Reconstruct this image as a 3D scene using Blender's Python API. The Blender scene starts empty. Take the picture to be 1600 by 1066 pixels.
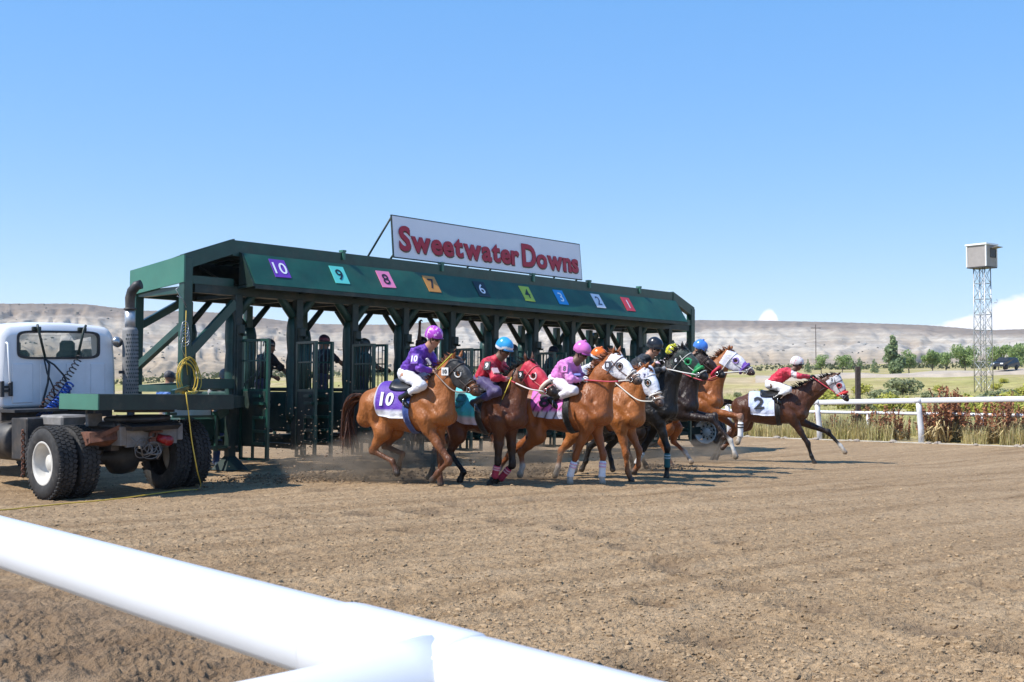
import bpy, bmesh, math, random
import numpy as np
from mathutils import Vector, Matrix
random.seed(7)
rng = np.random.default_rng(11)
scene = bpy.context.scene
COL = scene.collection
PI = math.pi
rad = math.radians

# ------------------------------------------------------------------ camera
cam_data = bpy.data.cameras.new('camera')
cam_data.sensor_width = 36.0
cam_data.lens = 40.5
cam_data.clip_start = 0.05
cam_data.clip_end = 20000
cam = bpy.data.objects.new('camera', cam_data)
COL.objects.link(cam)
cam.location = (0, 0, 1.25)
cam.rotation_euler = (PI / 2 + math.atan(67 / 1800), 0, 0)
cam_data.dof.use_dof = True
cam_data.dof.focus_distance = 17.0
cam_data.dof.aperture_fstop = 20.0
scene.camera = cam

# ------------------------------------------------------------------ sky, sun, exposure
SUN_ELEV = rad(52)
SUN_H = Vector((-0.93, -0.375)).normalized()
SUN_DIR = Vector((SUN_H.x * math.cos(SUN_ELEV), SUN_H.y * math.cos(SUN_ELEV), math.sin(SUN_ELEV)))
world = bpy.data.worlds.new('World')
scene.world = world
world.use_nodes = True
wn = world.node_tree
wn.nodes.clear()
w_out = wn.nodes.new('ShaderNodeOutputWorld')
w_bg = wn.nodes.new('ShaderNodeBackground')
w_sky = wn.nodes.new('ShaderNodeTexSky')
w_sky.sky_type = 'NISHITA'
w_sky.sun_disc = False
w_sky.sun_elevation = SUN_ELEV
w_sky.sun_rotation = math.atan2(SUN_H.x, SUN_H.y)
w_sky.altitude = 2800
w_sky.air_density = 1.0
w_sky.dust_density = 0.0
w_sky.ozone_density = 1.6
w_bg.inputs['Strength'].default_value = 0.15
# low cumulus along the horizon, broken up by noise all the way round
w_tc = wn.nodes.new('ShaderNodeTexCoord')
w_sep = wn.nodes.new('ShaderNodeSeparateXYZ')
wn.links.new(w_tc.outputs['Generated'], w_sep.inputs[0])


def wmath(op, a, b=None, clamp=False):
    n = wn.nodes.new('ShaderNodeMath')
    n.operation = op
    n.use_clamp = clamp
    for i, v in enumerate((a, b)):
        if v is None:
            continue
        if isinstance(v, (int, float)):
            n.inputs[i].default_value = v
        else:
            wn.links.new(v, n.inputs[i])
    return n.outputs[0]


w_az = wmath('ARCTAN2', w_sep.outputs['X'], w_sep.outputs['Y'])          # 0 ahead, + to the right
w_el = wmath('ARCSINE', w_sep.outputs['Z'])
w_cmb = wn.nodes.new('ShaderNodeCombineXYZ')
wn.links.new(w_az, w_cmb.inputs[0])
wn.links.new(wmath('MULTIPLY', w_el, 1.7), w_cmb.inputs[1])


def wnoise(scale, detail, rough):
    n = wn.nodes.new('ShaderNodeTexNoise')
    n.inputs['Scale'].default_value = scale
    n.inputs['Detail'].default_value = detail
    n.inputs['Roughness'].default_value = rough
    wn.links.new(w_cmb.outputs[0], n.inputs['Vector'])
    return n.outputs['Fac']


def wbank(az0, width, top):
    """a cloud bank: its top height (radians) over azimuth, falling off to both sides"""
    d = wmath('DIVIDE', wmath('SUBTRACT', w_az, az0), width)
    g = wmath('SUBTRACT', 1.0, wmath('MULTIPLY', d, d))
    return wmath('MULTIPLY', g, top)


bank = wmath('MAXIMUM', wbank(0.55, 0.30, 0.088), wbank(0.219, 0.018, 0.068))
bank = wmath('MAXIMUM', bank, wbank(1.45, 0.45, 0.10))
bank = wmath('MAXIMUM', bank, wbank(-1.3, 0.35, 0.09))
bank = wmath('MAXIMUM', bank, wbank(2.7, 0.4, 0.10))
edge = wmath('MULTIPLY', wmath('SUBTRACT', wnoise(26, 5, 0.55), 0.5), 0.028)
cl = wmath('SUBTRACT', wmath('ADD', bank, edge), w_el)
cl = wmath('MULTIPLY', cl, 230.0, clamp=True)
cl = wmath('MULTIPLY', cl, wmath('GREATER_THAN', w_el, -0.01))
cl = wmath('MULTIPLY', cl, 0.92)
body = wnoise(11, 4, 0.6)
w_mix = wn.nodes.new('ShaderNodeMix')
w_mix.data_type = 'RGBA'
wn.links.new(cl, w_mix.inputs['Factor'])
w_ccol = wn.nodes.new('ShaderNodeMix')
w_ccol.data_type = 'RGBA'
wn.links.new(body, w_ccol.inputs['Factor'])
w_ccol.inputs['A'].default_value = (5.9, 5.9, 6.1, 1)
w_ccol.inputs['B'].default_value = (7.0, 6.8, 6.7, 1)
w_hsv = wn.nodes.new('ShaderNodeHueSaturation')
w_hsv.inputs['Saturation'].default_value = 3.0
w_hsv.inputs['Value'].default_value = 3.2
w_gam = wn.nodes.new('ShaderNodeGamma')
w_gam.inputs['Gamma'].default_value = 0.28
w_hsv.inputs['Hue'].default_value = 0.511
wn.links.new(w_sky.outputs[0], w_gam.inputs['Color'])
wn.links.new(w_gam.outputs[0], w_hsv.inputs['Color'])
wn.links.new(w_hsv.outputs[0], w_mix.inputs['A'])
wn.links.new(w_ccol.outputs['Result'], w_mix.inputs['B'])
wn.links.new(w_mix.outputs['Result'], w_bg.inputs['Color'])
wn.links.new(w_bg.outputs[0], w_out.inputs[0])

sun_data = bpy.data.lights.new('sun', 'SUN')
sun_data.energy = 4.9
sun_data.angle = rad(0.53)
sun_data.color = (1.0, 0.955, 0.89)
sun = bpy.data.objects.new('sun', sun_data)
COL.objects.link(sun)
sun.rotation_euler = SUN_DIR.to_track_quat('Z', 'Y').to_euler()
sun.location = SUN_DIR * 60

vs = scene.view_settings
vs.view_transform = 'Standard'
vs.look = 'None'
vs.exposure = 0.5
vs.gamma = 1.0
vs.use_curve_mapping = False
scene.cycles.max_bounces = 8
scene.cycles.transparent_max_bounces = 24
scene.cycles.use_denoising = True
scene.cycles.volume_step_rate = 2.0

# ------------------------------------------------------------------ place frame
G2 = np.array([0.676, 0.737]); G2 = G2 / np.linalg.norm(G2)      # across the track, along the gate
B2 = np.array([-G2[1], G2[0]])                                     # backwards along the track


def smooth(a, b, x):
    t = np.clip((x - a) / (b - a), 0, 1)
    return t * t * (3 - 2 * t)


def track_z(x, y):
    g = np.asarray(x) * G2[0] + np.asarray(y) * G2[1]
    dip = 0.19 * np.exp(-((np.asarray(x) + 6.9) ** 2 + (np.asarray(y) - 15.6) ** 2) / 11.0)
    return -0.022 * np.clip(g, -8, 25) - dip


# ------------------------------------------------------------------ object helpers
def tag(o, label=None, cat=None, group=None, kind=None):
    if label: o['label'] = label
    if cat: o['category'] = cat
    if group: o['group'] = group
    if kind: o['kind'] = kind
    return o


def empty(name, loc=(0, 0, 0), rot=None, label=None, cat=None, group=None, mat=None):
    o = bpy.data.objects.new(name, None)
    COL.objects.link(o)
    o.empty_display_size = 0.2
    if mat is not None:
        o.matrix_world = mat
    else:
        o.location = loc
        if rot is not None:
            o.rotation_euler = rot
    return tag(o, label, cat, group)


def link_mesh(name, me, parent=None, loc=None):
    o = bpy.data.objects.new(name, me)
    COL.objects.link(o)
    if parent is not None:
        o.parent = parent
    if loc is not None:
        o.location = loc
    return o


def copy_tree(o, parent=None):
    c = o.copy()
    COL.objects.link(c)
    if parent is not None:
        c.parent = parent
        c.matrix_parent_inverse = o.matrix_parent_inverse
    for ch in list(o.children):
        copy_tree(ch, c)
    return c


class MB:
    """collects simple shapes into one mesh"""
    def __init__(self):
        self.v = []; self.f = []; self.mi = []; self.sm = []; self.m = 0; self.s = False

    def add(self, vs, fs, smooth=None):
        b = len(self.v)
        self.v.extend([tuple(map(float, p)) for p in vs])
        for f in fs:
            self.f.append(tuple(i + b for i in f))
            self.mi.append(self.m)
            self.sm.append(self.s if smooth is None else smooth)
        return self

    def box(self, c, s, rot=None, bev=0.0):
        hx, hy, hz = s[0] / 2, s[1] / 2, s[2] / 2
        if bev > 0:
            b = min(bev, hx * .9, hy * .9, hz * .9)
            pts = []
            for sz in (-1, 1):
                for sy in (-1, 1):
                    for sx in (-1, 1):
                        pts.append((sx * (hx - b), sy * (hy - b), sz * hz))
                        pts.append((sx * (hx - b), sy * hy, sz * (hz - b)))
                        pts.append((sx * hx, sy * (hy - b), sz * (hz - b)))

            def idx(sx, sy, sz, k):
                return (((sz > 0) * 2 + (sy > 0)) * 2 + (sx > 0)) * 3 + k
            fs = []
            for sz in (-1, 1):
                q = [idx(-1, -1, sz, 0), idx(1, -1, sz, 0), idx(1, 1, sz, 0), idx(-1, 1, sz, 0)]
                fs.append(q if sz > 0 else q[::-1])
                q = [idx(-1, sz, -1, 1), idx(1, sz, -1, 1), idx(1, sz, 1, 1), idx(-1, sz, 1, 1)]
                fs.append(q if sz < 0 else q[::-1])
                q = [idx(sz, -1, -1, 2), idx(sz, 1, -1, 2), idx(sz, 1, 1, 2), idx(sz, -1, 1, 2)]
                fs.append(q if sz > 0 else q[::-1])
            for a in (-1, 1):
                for b2 in (-1, 1):
                    q = [idx(-1, a, b2, 0), idx(1, a, b2, 0), idx(1, a, b2, 1), idx(-1, a, b2, 1)]
                    fs.append(q if a * b2 < 0 else q[::-1])
                    q = [idx(a, -1, b2, 0), idx(a, 1, b2, 0), idx(a, 1, b2, 2), idx(a, -1, b2, 2)]
                    fs.append(q if a * b2 > 0 else q[::-1])
                    q = [idx(a, b2, -1, 1), idx(a, b2, 1, 1), idx(a, b2, 1, 2), idx(a, b2, -1, 2)]
                    fs.append(q if a * b2 < 0 else q[::-1])
            for sx in (-1, 1):
                for sy in (-1, 1):
                    for sz in (-1, 1):
                        q = [idx(sx, sy, sz, 0), idx(sx, sy, sz, 1), idx(sx, sy, sz, 2)]
                        fs.append(q if sx * sy * sz < 0 else q[::-1])
        else:
            pts = [(sx * hx, sy * hy, sz * hz) for sz in (-1, 1) for sy in (-1, 1) for sx in (-1, 1)]
            fs = [(0, 2, 3, 1), (4, 5, 7, 6), (0, 1, 5, 4), (2, 6, 7, 3), (0, 4, 6, 2), (1, 3, 7, 5)]
        M = rot if rot is not None else Matrix.Identity(3)
        c = Vector(c)
        return self.add([M @ Vector(p) + c for p in pts], fs)

    def bar(self, a, b, w, h=None, up=(0, 0, 1), bev=0.0):
        """square bar from a to b, w across, h along 'up'"""
        a = Vector(a); b = Vector(b)
        d = b - a
        L = d.length
        x = d / L
        u = Vector(up)
        if abs(u.dot(x)) > 0.97:
            u = Vector((0, 1, 0)) if abs(x.y) < 0.9 else Vector((1, 0, 0))
        y = u.cross(x).normalized()
        z = x.cross(y)
        M = Matrix((x, y, z)).transposed()
        return self.box((a + b) / 2, (L, w, h if h else w), M, bev)

    def tube(self, pts, r, n=8, caps=True, smooth=True):
        pts = [Vector(p) for p in pts]
        rs = r if hasattr(r, '__len__') else [r] * len(pts)
        vs = []; fs = []
        prev = None
        for i, p in enumerate(pts):
            if i == 0: t = pts[1] - pts[0]
            elif i == len(pts) - 1: t = pts[-1] - pts[-2]
            else: t = pts[i + 1] - pts[i - 1]
            t = t.normalized() if t.length > 1e-9 else Vector((0, 0, 1))
            if prev is None:
                u = Vector((0, 0, 1)) if abs(t.z) < 0.9 else Vector((1, 0, 0))
                x = u.cross(t).normalized()
            else:
                x = (prev - t * prev.dot(t))
                x = x.normalized() if x.length > 1e-6 else Vector((1, 0, 0))
            prev = x
            y = t.cross(x)
            for k in range(n):
                a = 2 * PI * k / n
                vs.append(p + (x * math.cos(a) + y * math.sin(a)) * rs[i])
        for i in range(len(pts) - 1):
            for k in range(n):
                k2 = (k + 1) % n
                fs.append((i * n + k, i * n + k2, (i + 1) * n + k2, (i + 1) * n + k))
        self.add(vs, fs, smooth)
        if caps:
            b = len(self.v) - len(vs)
            self.f.append(tuple(b + k for k in reversed(range(n)))); self.mi.append(self.m); self.sm.append(False)
            e = b + (len(pts) - 1) * n
            self.f.append(tuple(e + k for k in range(n))); self.mi.append(self.m); self.sm.append(False)
        return self

    def lathe(self, prof, n=24, M=None, closed=False):
        """prof: (radius, along) pairs, turned about local z; M places it"""
        M = M if M is not None else Matrix.Identity(4)
        vs = []; fs = []
        for (r, z) in prof:
            for k in range(n):
                a = 2 * PI * k / n
                vs.append(M @ Vector((r * math.cos(a), r * math.sin(a), z)))
        m = len(prof)
        for i in range(m if closed else m - 1):
            j = (i + 1) % m
            for k in range(n):
                k2 = (k + 1) % n
                fs.append((i * n + k, i * n + k2, j * n + k2, j * n + k))
        return self.add(vs, fs, True)

    def prism(self, poly, y0, y1, M=None):
        """poly: (x,z) outline counter-clockwise seen from -y; extruded y0..y1"""
        M = M if M is not None else Matrix.Identity(4)
        n = len(poly)
        vs = [M @ Vector((x, y0, z)) for x, z in poly] + [M @ Vector((x, y1, z)) for x, z in poly]
        fs = [tuple(range(n)), tuple(range(2 * n - 1, n - 1, -1))]
        fs += [(i, i + n, (i + 1) % n + n, (i + 1) % n) for i in range(n)]
        return self.add(vs, fs)

    def mesh(self, name, mats):
        me = bpy.data.meshes.new(name)
        me.from_pydata(self.v, [], self.f)
        for m in (mats if isinstance(mats, (list, tuple)) else [mats]):
            me.materials.append(m)
        me.polygons.foreach_set('material_index', self.mi)
        me.polygons.foreach_set('use_smooth', self.sm)
        bm = bmesh.new(); bm.from_mesh(me)
        bmesh.ops.recalc_face_normals(bm, faces=bm.faces)
        bm.to_mesh(me); bm.free()
        me.update()
        return me

    def build(self, name, mats, parent=None, loc=None):
        return link_mesh(name, self.mesh(name, mats), parent, loc)


def np_mesh(name, V, F, mats, smooth=True, col=None):
    """mesh from numpy arrays; F is (n,3) or (n,4)"""
    me = bpy.data.meshes.new(name)
    V = np.asarray(V, dtype=np.float32); F = np.asarray(F, dtype=np.int32)
    k = F.shape[1]
    me.vertices.add(len(V)); me.vertices.foreach_set('co', V.ravel())
    me.loops.add(F.size); me.loops.foreach_set('vertex_index', F.ravel())
    me.polygons.add(len(F))
    me.polygons.foreach_set('loop_start', np.arange(0, F.size, k, dtype=np.int32))
    me.polygons.foreach_set('loop_total', np.full(len(F), k, dtype=np.int32))
    me.polygons.foreach_set('use_smooth', np.full(len(F), smooth, dtype=bool))
    for m in (mats if isinstance(mats, (list, tuple)) else [mats]):
        me.materials.append(m)
    if col is not None:
        a = me.color_attributes.new('tint', 'FLOAT_COLOR', 'POINT')
        c = np.ones((len(V), 4), dtype=np.float32); c[:, :3] = col
        a.data.foreach_set('color', c.ravel())
    me.update(calc_edges=True)
    me.validate()
    return me


# ------------------------------------------------------------------ numpy noise
_perm = rng.permutation(256)
_perm = np.concatenate([_perm, _perm, _perm])
_grad = np.stack([np.cos(np.arange(256) * 2.399), np.sin(np.arange(256) * 2.399)], 1)


def pnoise(x, y):
    x = np.asarray(x, float); y = np.asarray(y, float)
    xi = np.floor(x).astype(int); yi = np.floor(y).astype(int)
    xf = x - xi; yf = y - yi
    u = xf * xf * xf * (xf * (xf * 6 - 15) + 10); v = yf * yf * yf * (yf * (yf * 6 - 15) + 10)
    xi &= 255; yi &= 255

    def g(a, b, dx, dy):
        q = _grad[_perm[_perm[a] + b] & 255]
        return q[..., 0] * dx + q[..., 1] * dy
    n00 = g(xi, yi, xf, yf); n10 = g(xi + 1, yi, xf - 1, yf)
    n01 = g(xi, yi + 1, xf, yf - 1); n11 = g(xi + 1, yi + 1, xf - 1, yf - 1)
    return ((n00 * (1 - u) + n10 * u) * (1 - v) + (n01 * (1 - u) + n11 * u) * v) * 1.5


def fbm(x, y, octv=4, gain=0.5, lac=2.03):
    s = 0; a = 1; f = 1
    for i in range(octv):
        s = s + a * pnoise(x * f + 17.3 * i, y * f - 9.1 * i)
        a *= gain; f *= lac
    return s


# ------------------------------------------------------------------ materials
class NT:
    def __init__(self, name):
        self.m = bpy.data.materials.new(name)
        self.m.use_nodes = True
        self.t = self.m.node_tree
        self.b = self.t.nodes['Principled BSDF']
        self.o = self.t.nodes['Material Output']

    def n(self, typ, **kw):
        n = self.t.nodes.new(typ)
        for k, v in kw.items():
            setattr(n, k, v)
        return n

    def lk(self, a, b):
        self.t.links.new(a, b)

    def coord(self, which='Object'):
        return self.n('ShaderNodeTexCoord').outputs[which]

    def noise(self, scale, detail=3, rough=0.55, vec=None, stretch=None, out='Fac'):
        n = self.n('ShaderNodeTexNoise')
        n.inputs['Scale'].default_value = scale
        n.inputs['Detail'].default_value = detail
        n.inputs['Roughness'].default_value = rough
        v = vec if vec is not None else self.coord()
        if stretch is not None:
            mp = self.n('ShaderNodeMapping')
            mp.inputs['Scale'].default_value = stretch
            self.lk(v, mp.inputs['Vector']); v = mp.outputs[0]
        self.lk(v, n.inputs['Vector'])
        return n.outputs[out]

    def ramp(self, fac, stops):
        r = self.n('ShaderNodeValToRGB')
        el = r.color_ramp.elements
        while len(el) < len(stops):
            el.new(0.5)
        for e, (p, c) in zip(el, stops):
            e.position = p
            e.color = tuple(c) + (1,) if len(c) == 3 else c
        self.lk(fac, r.inputs[0])
        return r.outputs[0]

    def mix(self, fac, a, b, mode='MIX'):
        m = self.n('ShaderNodeMix', data_type='RGBA', blend_type=mode)
        for s, v in ((m.inputs['Factor'], fac), (m.inputs['A'], a), (m.inputs['B'], b)):
            if isinstance(v, (int, float)): s.default_value = v
            elif isinstance(v, (tuple, list)): s.default_value = tuple(v)[:3] + (1,)
            else: self.lk(v, s)
        return m.outputs['Result']

    def math(self, op, a, b=None, clamp=False):
        m = self.n('ShaderNodeMath', operation=op, use_clamp=clamp)
        for i, v in enumerate((a, b)):
            if v is None: continue
            if isinstance(v, (int, float)): m.inputs[i].default_value = v
            else: self.lk(v, m.inputs[i])
        return m.outputs[0]

    def bump(self, h, strength=0.3, dist=0.01):
        b = self.n('ShaderNodeBump')
        b.inputs['Strength'].default_value = strength
        b.inputs['Distance'].default_value = dist
        self.lk(h, b.inputs['Height'])
        self.lk(b.outputs[0], self.b.inputs['Normal'])

    def set(self, color=None, rough=None, metal=None, spec=None, **kw):
        for key, v in (('Base Color', color), ('Roughness', rough), ('Metallic', metal), ('Specular IOR Level', spec)):
            if v is None: continue
            s = self.b.inputs[key]
            if isinstance(v, (int, float)): s.default_value = v
            elif isinstance(v, (tuple, list)): s.default_value = tuple(v)[:3] + (1,)
            else: self.lk(v, s)
        for k, v in kw.items():
            self.b.inputs[k.replace('_', ' ')].default_value = v
        return self.m


def plain(name, c, rough=0.5, metal=0.0, var=0.12, scale=6.0, bump=0.0, spec=0.5, dirt=0.0):
    t = NT(name)
    n = t.noise(scale, 4, 0.6)
    lo = tuple(x * (1 - var) for x in c); hi = tuple(min(1, x * (1 + var)) for x in c)
    col = t.ramp(n, [(0.3, lo), (0.7, hi)])
    if dirt:
        d = t.noise(2.3, 6, 0.7)
        col = t.mix(t.math('MULTIPLY', t.ramp(d, [(0.5, (0, 0, 0)), (0.72, (1, 1, 1))]), dirt), col, (0.23, 0.17, 0.115))
    t.set(col, rough, metal, spec)
    if bump:
        t.bump(t.noise(scale * 6, 3), bump, 0.01)
    return t.m


def tinted(name, rough=0.5, spec=0.5, sheen=0.0, scale=9.0, var=0.2, bump=0.0, bscale=20.0, bdist=0.01):
    """colour from the mesh's own 'tint' attribute (coat, cloth, leaf colours)"""
    t = NT(name)
    a = t.n('ShaderNodeAttribute', attribute_name='tint')
    n = t.noise(scale, 4, 0.6)
    f = t.ramp(n, [(0.25, (1 - var,) * 3), (0.75, (1 + var * 0.6,) * 3)])
    col = t.mix(1.0, a.outputs['Color'], f, 'MULTIPLY')
    t.set(col, rough, 0.0, spec)
    if sheen:
        t.b.inputs['Sheen Weight'].default_value = sheen
    if bump:
        t.bump(t.noise(bscale, 4), bump, bdist)
    return t.m


M = {}
M['green'] = plain('green_paint', (0.0105, 0.055, 0.041), 0.32, var=0.25, scale=3, dirt=0.10)
M['green_lit'] = plain('sunlit_green_paint', (0.045, 0.165, 0.115), 0.38, var=0.12, scale=2, dirt=0.05)  # gate green lightened: sunlight put into the end faces' colour; clamps use it too
M['awning'] = plain('green_awning_vinyl', (0.011, 0.078, 0.050), 0.5, var=0.22, scale=2.4, bump=0.05, dirt=0.08)
M['pad'] = plain('dark_green_padding', (0.013, 0.052, 0.042), 0.48, var=0.25, scale=9, bump=0.25)
M['gdark'] = plain('near_black_green_steel', (0.0075, 0.023, 0.0185), 0.5, var=0.3, scale=5, dirt=0.2)
M['steel'] = plain('bare_steel', (0.42, 0.42, 0.42), 0.34, 0.9, var=0.2, scale=12)
M['galv'] = plain('galvanised_steel', (0.42, 0.43, 0.44), 0.42, 0.65, var=0.2, scale=8)
M['white'] = plain('white_paint', (0.78, 0.79, 0.80), 0.4, var=0.03, scale=5)
M['rail_white'] = plain('white_rail_plastic', (0.62, 0.63, 0.65), 0.35, var=0.02, scale=3)
M['truck_white'] = plain('truck_white_paint', (0.70, 0.71, 0.73), 0.3, var=0.05, scale=2.5, dirt=0.12)
M['sign_white'] = plain('sign_white_board', (0.80, 0.81, 0.84), 0.45, var=0.03, scale=2)
M['sign_red'] = plain('sign_red_letter', (0.42, 0.012, 0.03), 0.4, var=0.06)
M['black'] = plain('black_plastic', (0.014, 0.014, 0.016), 0.45, var=0.2)
M['chassis'] = plain('chassis_paint', (0.028, 0.027, 0.028), 0.55, var=0.4, scale=8, bump=0.1, dirt=0.35)
M['dirty_grey'] = plain('dusty_grey_paint', (0.20, 0.19, 0.18), 0.7, var=0.3, scale=7, dirt=0.5)
M['rust'] = plain('rusty_steel', (0.13, 0.052, 0.03), 0.8, var=0.5, scale=14, bump=0.2)
M['red_lens'] = plain('red_lens', (0.26, 0.010, 0.012), 0.3, var=0.1)
M['amber'] = plain('amber_lens', (0.6, 0.2, 0.02), 0.25)
M['rim'] = plain('white_wheel_rim', (0.60, 0.58, 0.53), 0.4, var=0.12, scale=7, dirt=0.25)
M['rope_blue'] = plain('blue_hose', (0.02, 0.09, 0.42), 0.35)
M['cord'] = plain('yellow_cord_jacket', (0.66, 0.45, 0.06), 0.45, var=0.1)
M['wood'] = plain('weathered_post', (0.055, 0.038, 0.03), 0.85, var=0.35, scale=14, bump=0.3)
M['leather'] = plain('black_leather', (0.012, 0.011, 0.011), 0.32, var=0.2, scale=20)
M['brown_leather'] = plain('brown_leather', (0.06, 0.03, 0.018), 0.4, var=0.2, scale=20)
M['strap_white'] = plain('white_strap', (0.6, 0.58, 0.54), 0.5, var=0.1)
M['metal_bit'] = plain('bit_metal', (0.5, 0.5, 0.5), 0.25, 0.9)
def coat_mat():
    t = NT('horse_coat')
    a = t.n('ShaderNodeAttribute', attribute_name='tint')
    co = t.coord()
    n = t.noise(3.2, 5, .62, co); n2 = t.noise(1.0, 5, .7, co, (60, 60, 9))
    f = t.ramp(n, [(.25, (.66, .62, .58)), (.75, (1.22, 1.24, 1.26))])
    col = t.mix(.85, a.outputs['Color'], f, 'MULTIPLY')
    col = t.mix(.5, col, t.ramp(n2, [(.3, (.78,) * 3), (.7, (1.12,) * 3)]), 'MULTIPLY')
    t.set(col, t.ramp(n, [(.3, (.36,) * 3), (.7, (.55,) * 3)]), 0, .34)
    t.b.inputs['Sheen Weight'].default_value = .02
    mus = t.noise(7.5, 3, .5, co, (1, 1, .55)); vein = t.noise(26, 4, .6, co)
    t.bump(t.math('ADD', t.math('MULTIPLY', mus, 1.0), t.math('MULTIPLY', vein, .14)), .8, .06)
    return t.m


M['coat'] = coat_mat()
M['hair'] = tinted('horse_hair', 0.5, 0.35, scale=30, var=0.35)
M['cloth'] = tinted('jockey_cloth', 0.55, 0.35, sheen=0.15, scale=14, var=0.10, bump=0.55, bscale=15, bdist=0.03)
M['skin'] = tinted('skin', 0.5, 0.4, scale=20, var=0.10)
M['helmet'] = tinted('helmet_shell', 0.28, 0.5, scale=5, var=0.05)
M['eye'] = plain('eye', (0.012, 0.008, 0.006), 0.08, var=0.05)
def leaf_mat():
    t = NT('leaf')
    a = t.n('ShaderNodeAttribute', attribute_name='tint')
    f = t.ramp(t.noise(3, 4, .6), [(.25, (.7,) * 3), (.75, (1.25,) * 3)])
    col = t.mix(1.0, a.outputs['Color'], f, 'MULTIPLY')
    t.set(col, .55, 0, .3)
    tr = t.n('ShaderNodeBsdfTranslucent'); t.lk(col, tr.inputs['Color'])
    ms = t.n('ShaderNodeMixShader'); ms.inputs[0].default_value = .38
    t.lk(t.b.outputs[0], ms.inputs[1]); t.lk(tr.outputs[0], ms.inputs[2]); t.lk(ms.outputs[0], t.o.inputs['Surface'])
    return t.m


M['leaf'] = leaf_mat()
M['stone'] = plain('stone', (0.34, 0.29, 0.24), 0.9, var=0.25, scale=12, bump=0.3)


def glass_mat():
    t = NT('tinted_glass')
    t.set((0.16, 0.34, 0.30), 0.03, 0.0, 0.5)
    t.b.inputs['Transmission Weight'].default_value = 0.0
    t.b.inputs['Alpha'].default_value = 0.30
    t.b.inputs['Base Color'].default_value = (0.10, 0.22, 0.19, 1)
    return t.m


M['glass'] = glass_mat()


def tyre_mat():
    t = NT('tyre_rubber')
    n = t.noise(10, 5, 0.65)
    col = t.ramp(n, [(0.3, (0.022, 0.022, 0.023)), (0.62, (0.05, 0.048, 0.046)), (0.8, (0.15, 0.125, 0.10))])
    t.set(col, 0.78, 0, 0.3)
    return t.m


M['tyre'] = tyre_mat()
FLATS = {}


def flat(c, rough=0.5):
    k = tuple(round(x, 4) for x in c) + (rough,)
    if k not in FLATS:
        FLATS[k] = plain('paint_%d' % len(FLATS), c, rough, var=0.05)
    return FLATS[k]


def text_mesh(s, size=1.0, bold=0.0, extrude=0.0, width=None):
    """mesh of a line of text centred on the origin in the xy plane"""
    cu = bpy.data.curves.new('lettering', 'FONT')
    cu.body = s
    cu.size = size
    cu.offset = bold
    cu.extrude = extrude
    cu.align_x = 'CENTER'
    cu.align_y = 'CENTER'
    cu.resolution_u = 4
    cu.space_character = 1.0 + bold * 3
    ob = bpy.data.objects.new('lettering', cu)
    COL.objects.link(ob)
    dg = bpy.context.evaluated_depsgraph_get()
    me = bpy.data.meshes.new_from_object(ob.evaluated_get(dg))
    bpy.data.objects.remove(ob)
    bpy.data.curves.remove(cu)
    n = len(me.vertices)
    V = np.zeros(n * 3); me.vertices.foreach_get('co', V); V = V.reshape(-1, 3)
    F = [tuple(p.vertices) for p in me.polygons]
    bpy.data.meshes.remove(me)
    c = (V.min(0) + V.max(0)) / 2
    V = V - [c[0], c[1], 0]
    if width:
        V[:, :2] *= width / (V[:, 0].max() - V[:, 0].min())
    return V, F

# ------------------------------------------------------------------ track: harrowed dirt
DENTS = [(-0.02, 12.1, .34), (0.62, 11.4, .36), (0.85, 10.9, .33), (1.02, 9.95, .30), (1.18, 9.15, .34), (1.25, 8.72, .36),
         (1.58, 7.95, .34), (1.86, 7.2, .36), (2.38, 6.55, .40), (2.62, 6.0, .3), (1.05, 6.2, .34), (0.62, 5.45, .4),
         (-1.6, 12.9, .4), (-0.9, 13.1, .5), (-2.3, 12.2, .4), (-1.0, 11.1, .3), (-0.6, 14.2, .5), (0.4, 14.9, .5),
         (-3.7, 15.6, .4), (-2.6, 16.4, .5), (2.6, 16.0, .4), (4.1, 19.0, .4), (0.9, 7.3, .25), (3.4, 8.2, .3), (2.0, 10.4, .26)]


def track_height(X, Y, full=True):
    t = X * -B2[0] + Y * -B2[1]                  # along the track
    g = X * G2[0] + Y * G2[1]
    z = track_z(X, Y)
    d = np.hypot(X, Y)
    near = smooth(30, 9, d)
    rough = 1 + 1.7 * smooth(3.6, 2.6, g) * smooth(1.6, 2.2, g)
    z = z + 0.006 * pnoise(t * .5, g * 9) * (1 + pnoise(t * .2, g * .7)) + 0.018 * pnoise(t * .35, g * 1.1) + 0.010 * pnoise(t * .9, g * 3.1)
    if full:
        c = fbm(t * 5.2, g * 7.0, 3, .62)
        z = z + rough * 0.0125 * c * (0.55 + .45 * near)
        f = np.abs(pnoise(t * 15, g * 18))
        f2 = np.abs(pnoise(t * 27 + 7, g * 30))
        patchy = smooth(-.55, .45, pnoise(t * 1.6, g * 2.2))
        z = z + near * patchy * (0.021 * (0.36 - f) + .010 * (.34 - f2)) * (1 + .6 * (rough - 1))
        z = z + near * 0.0045 * pnoise(t * 44, g * 47)
        z = z + near * 0.0028 * pnoise(t * 95, g * 97)
    damp = np.zeros_like(z)
    for (dx, dy, r) in DENTS:
        e = ((X - dx) * 0.85 + (Y - dy) * 0.3) ** 2 / (r * .62) ** 2 + ((Y - dy) - (X - dx) * .3) ** 2 / (r * .85) ** 2
        w = np.exp(-e * 1.6)
        z = z - 0.06 * np.exp(-e * 2.6) + 0.02 * np.exp(-(e - 1.2) ** 2 * 2)
        damp = np.maximum(damp, w)
    return z, damp, g, t


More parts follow.
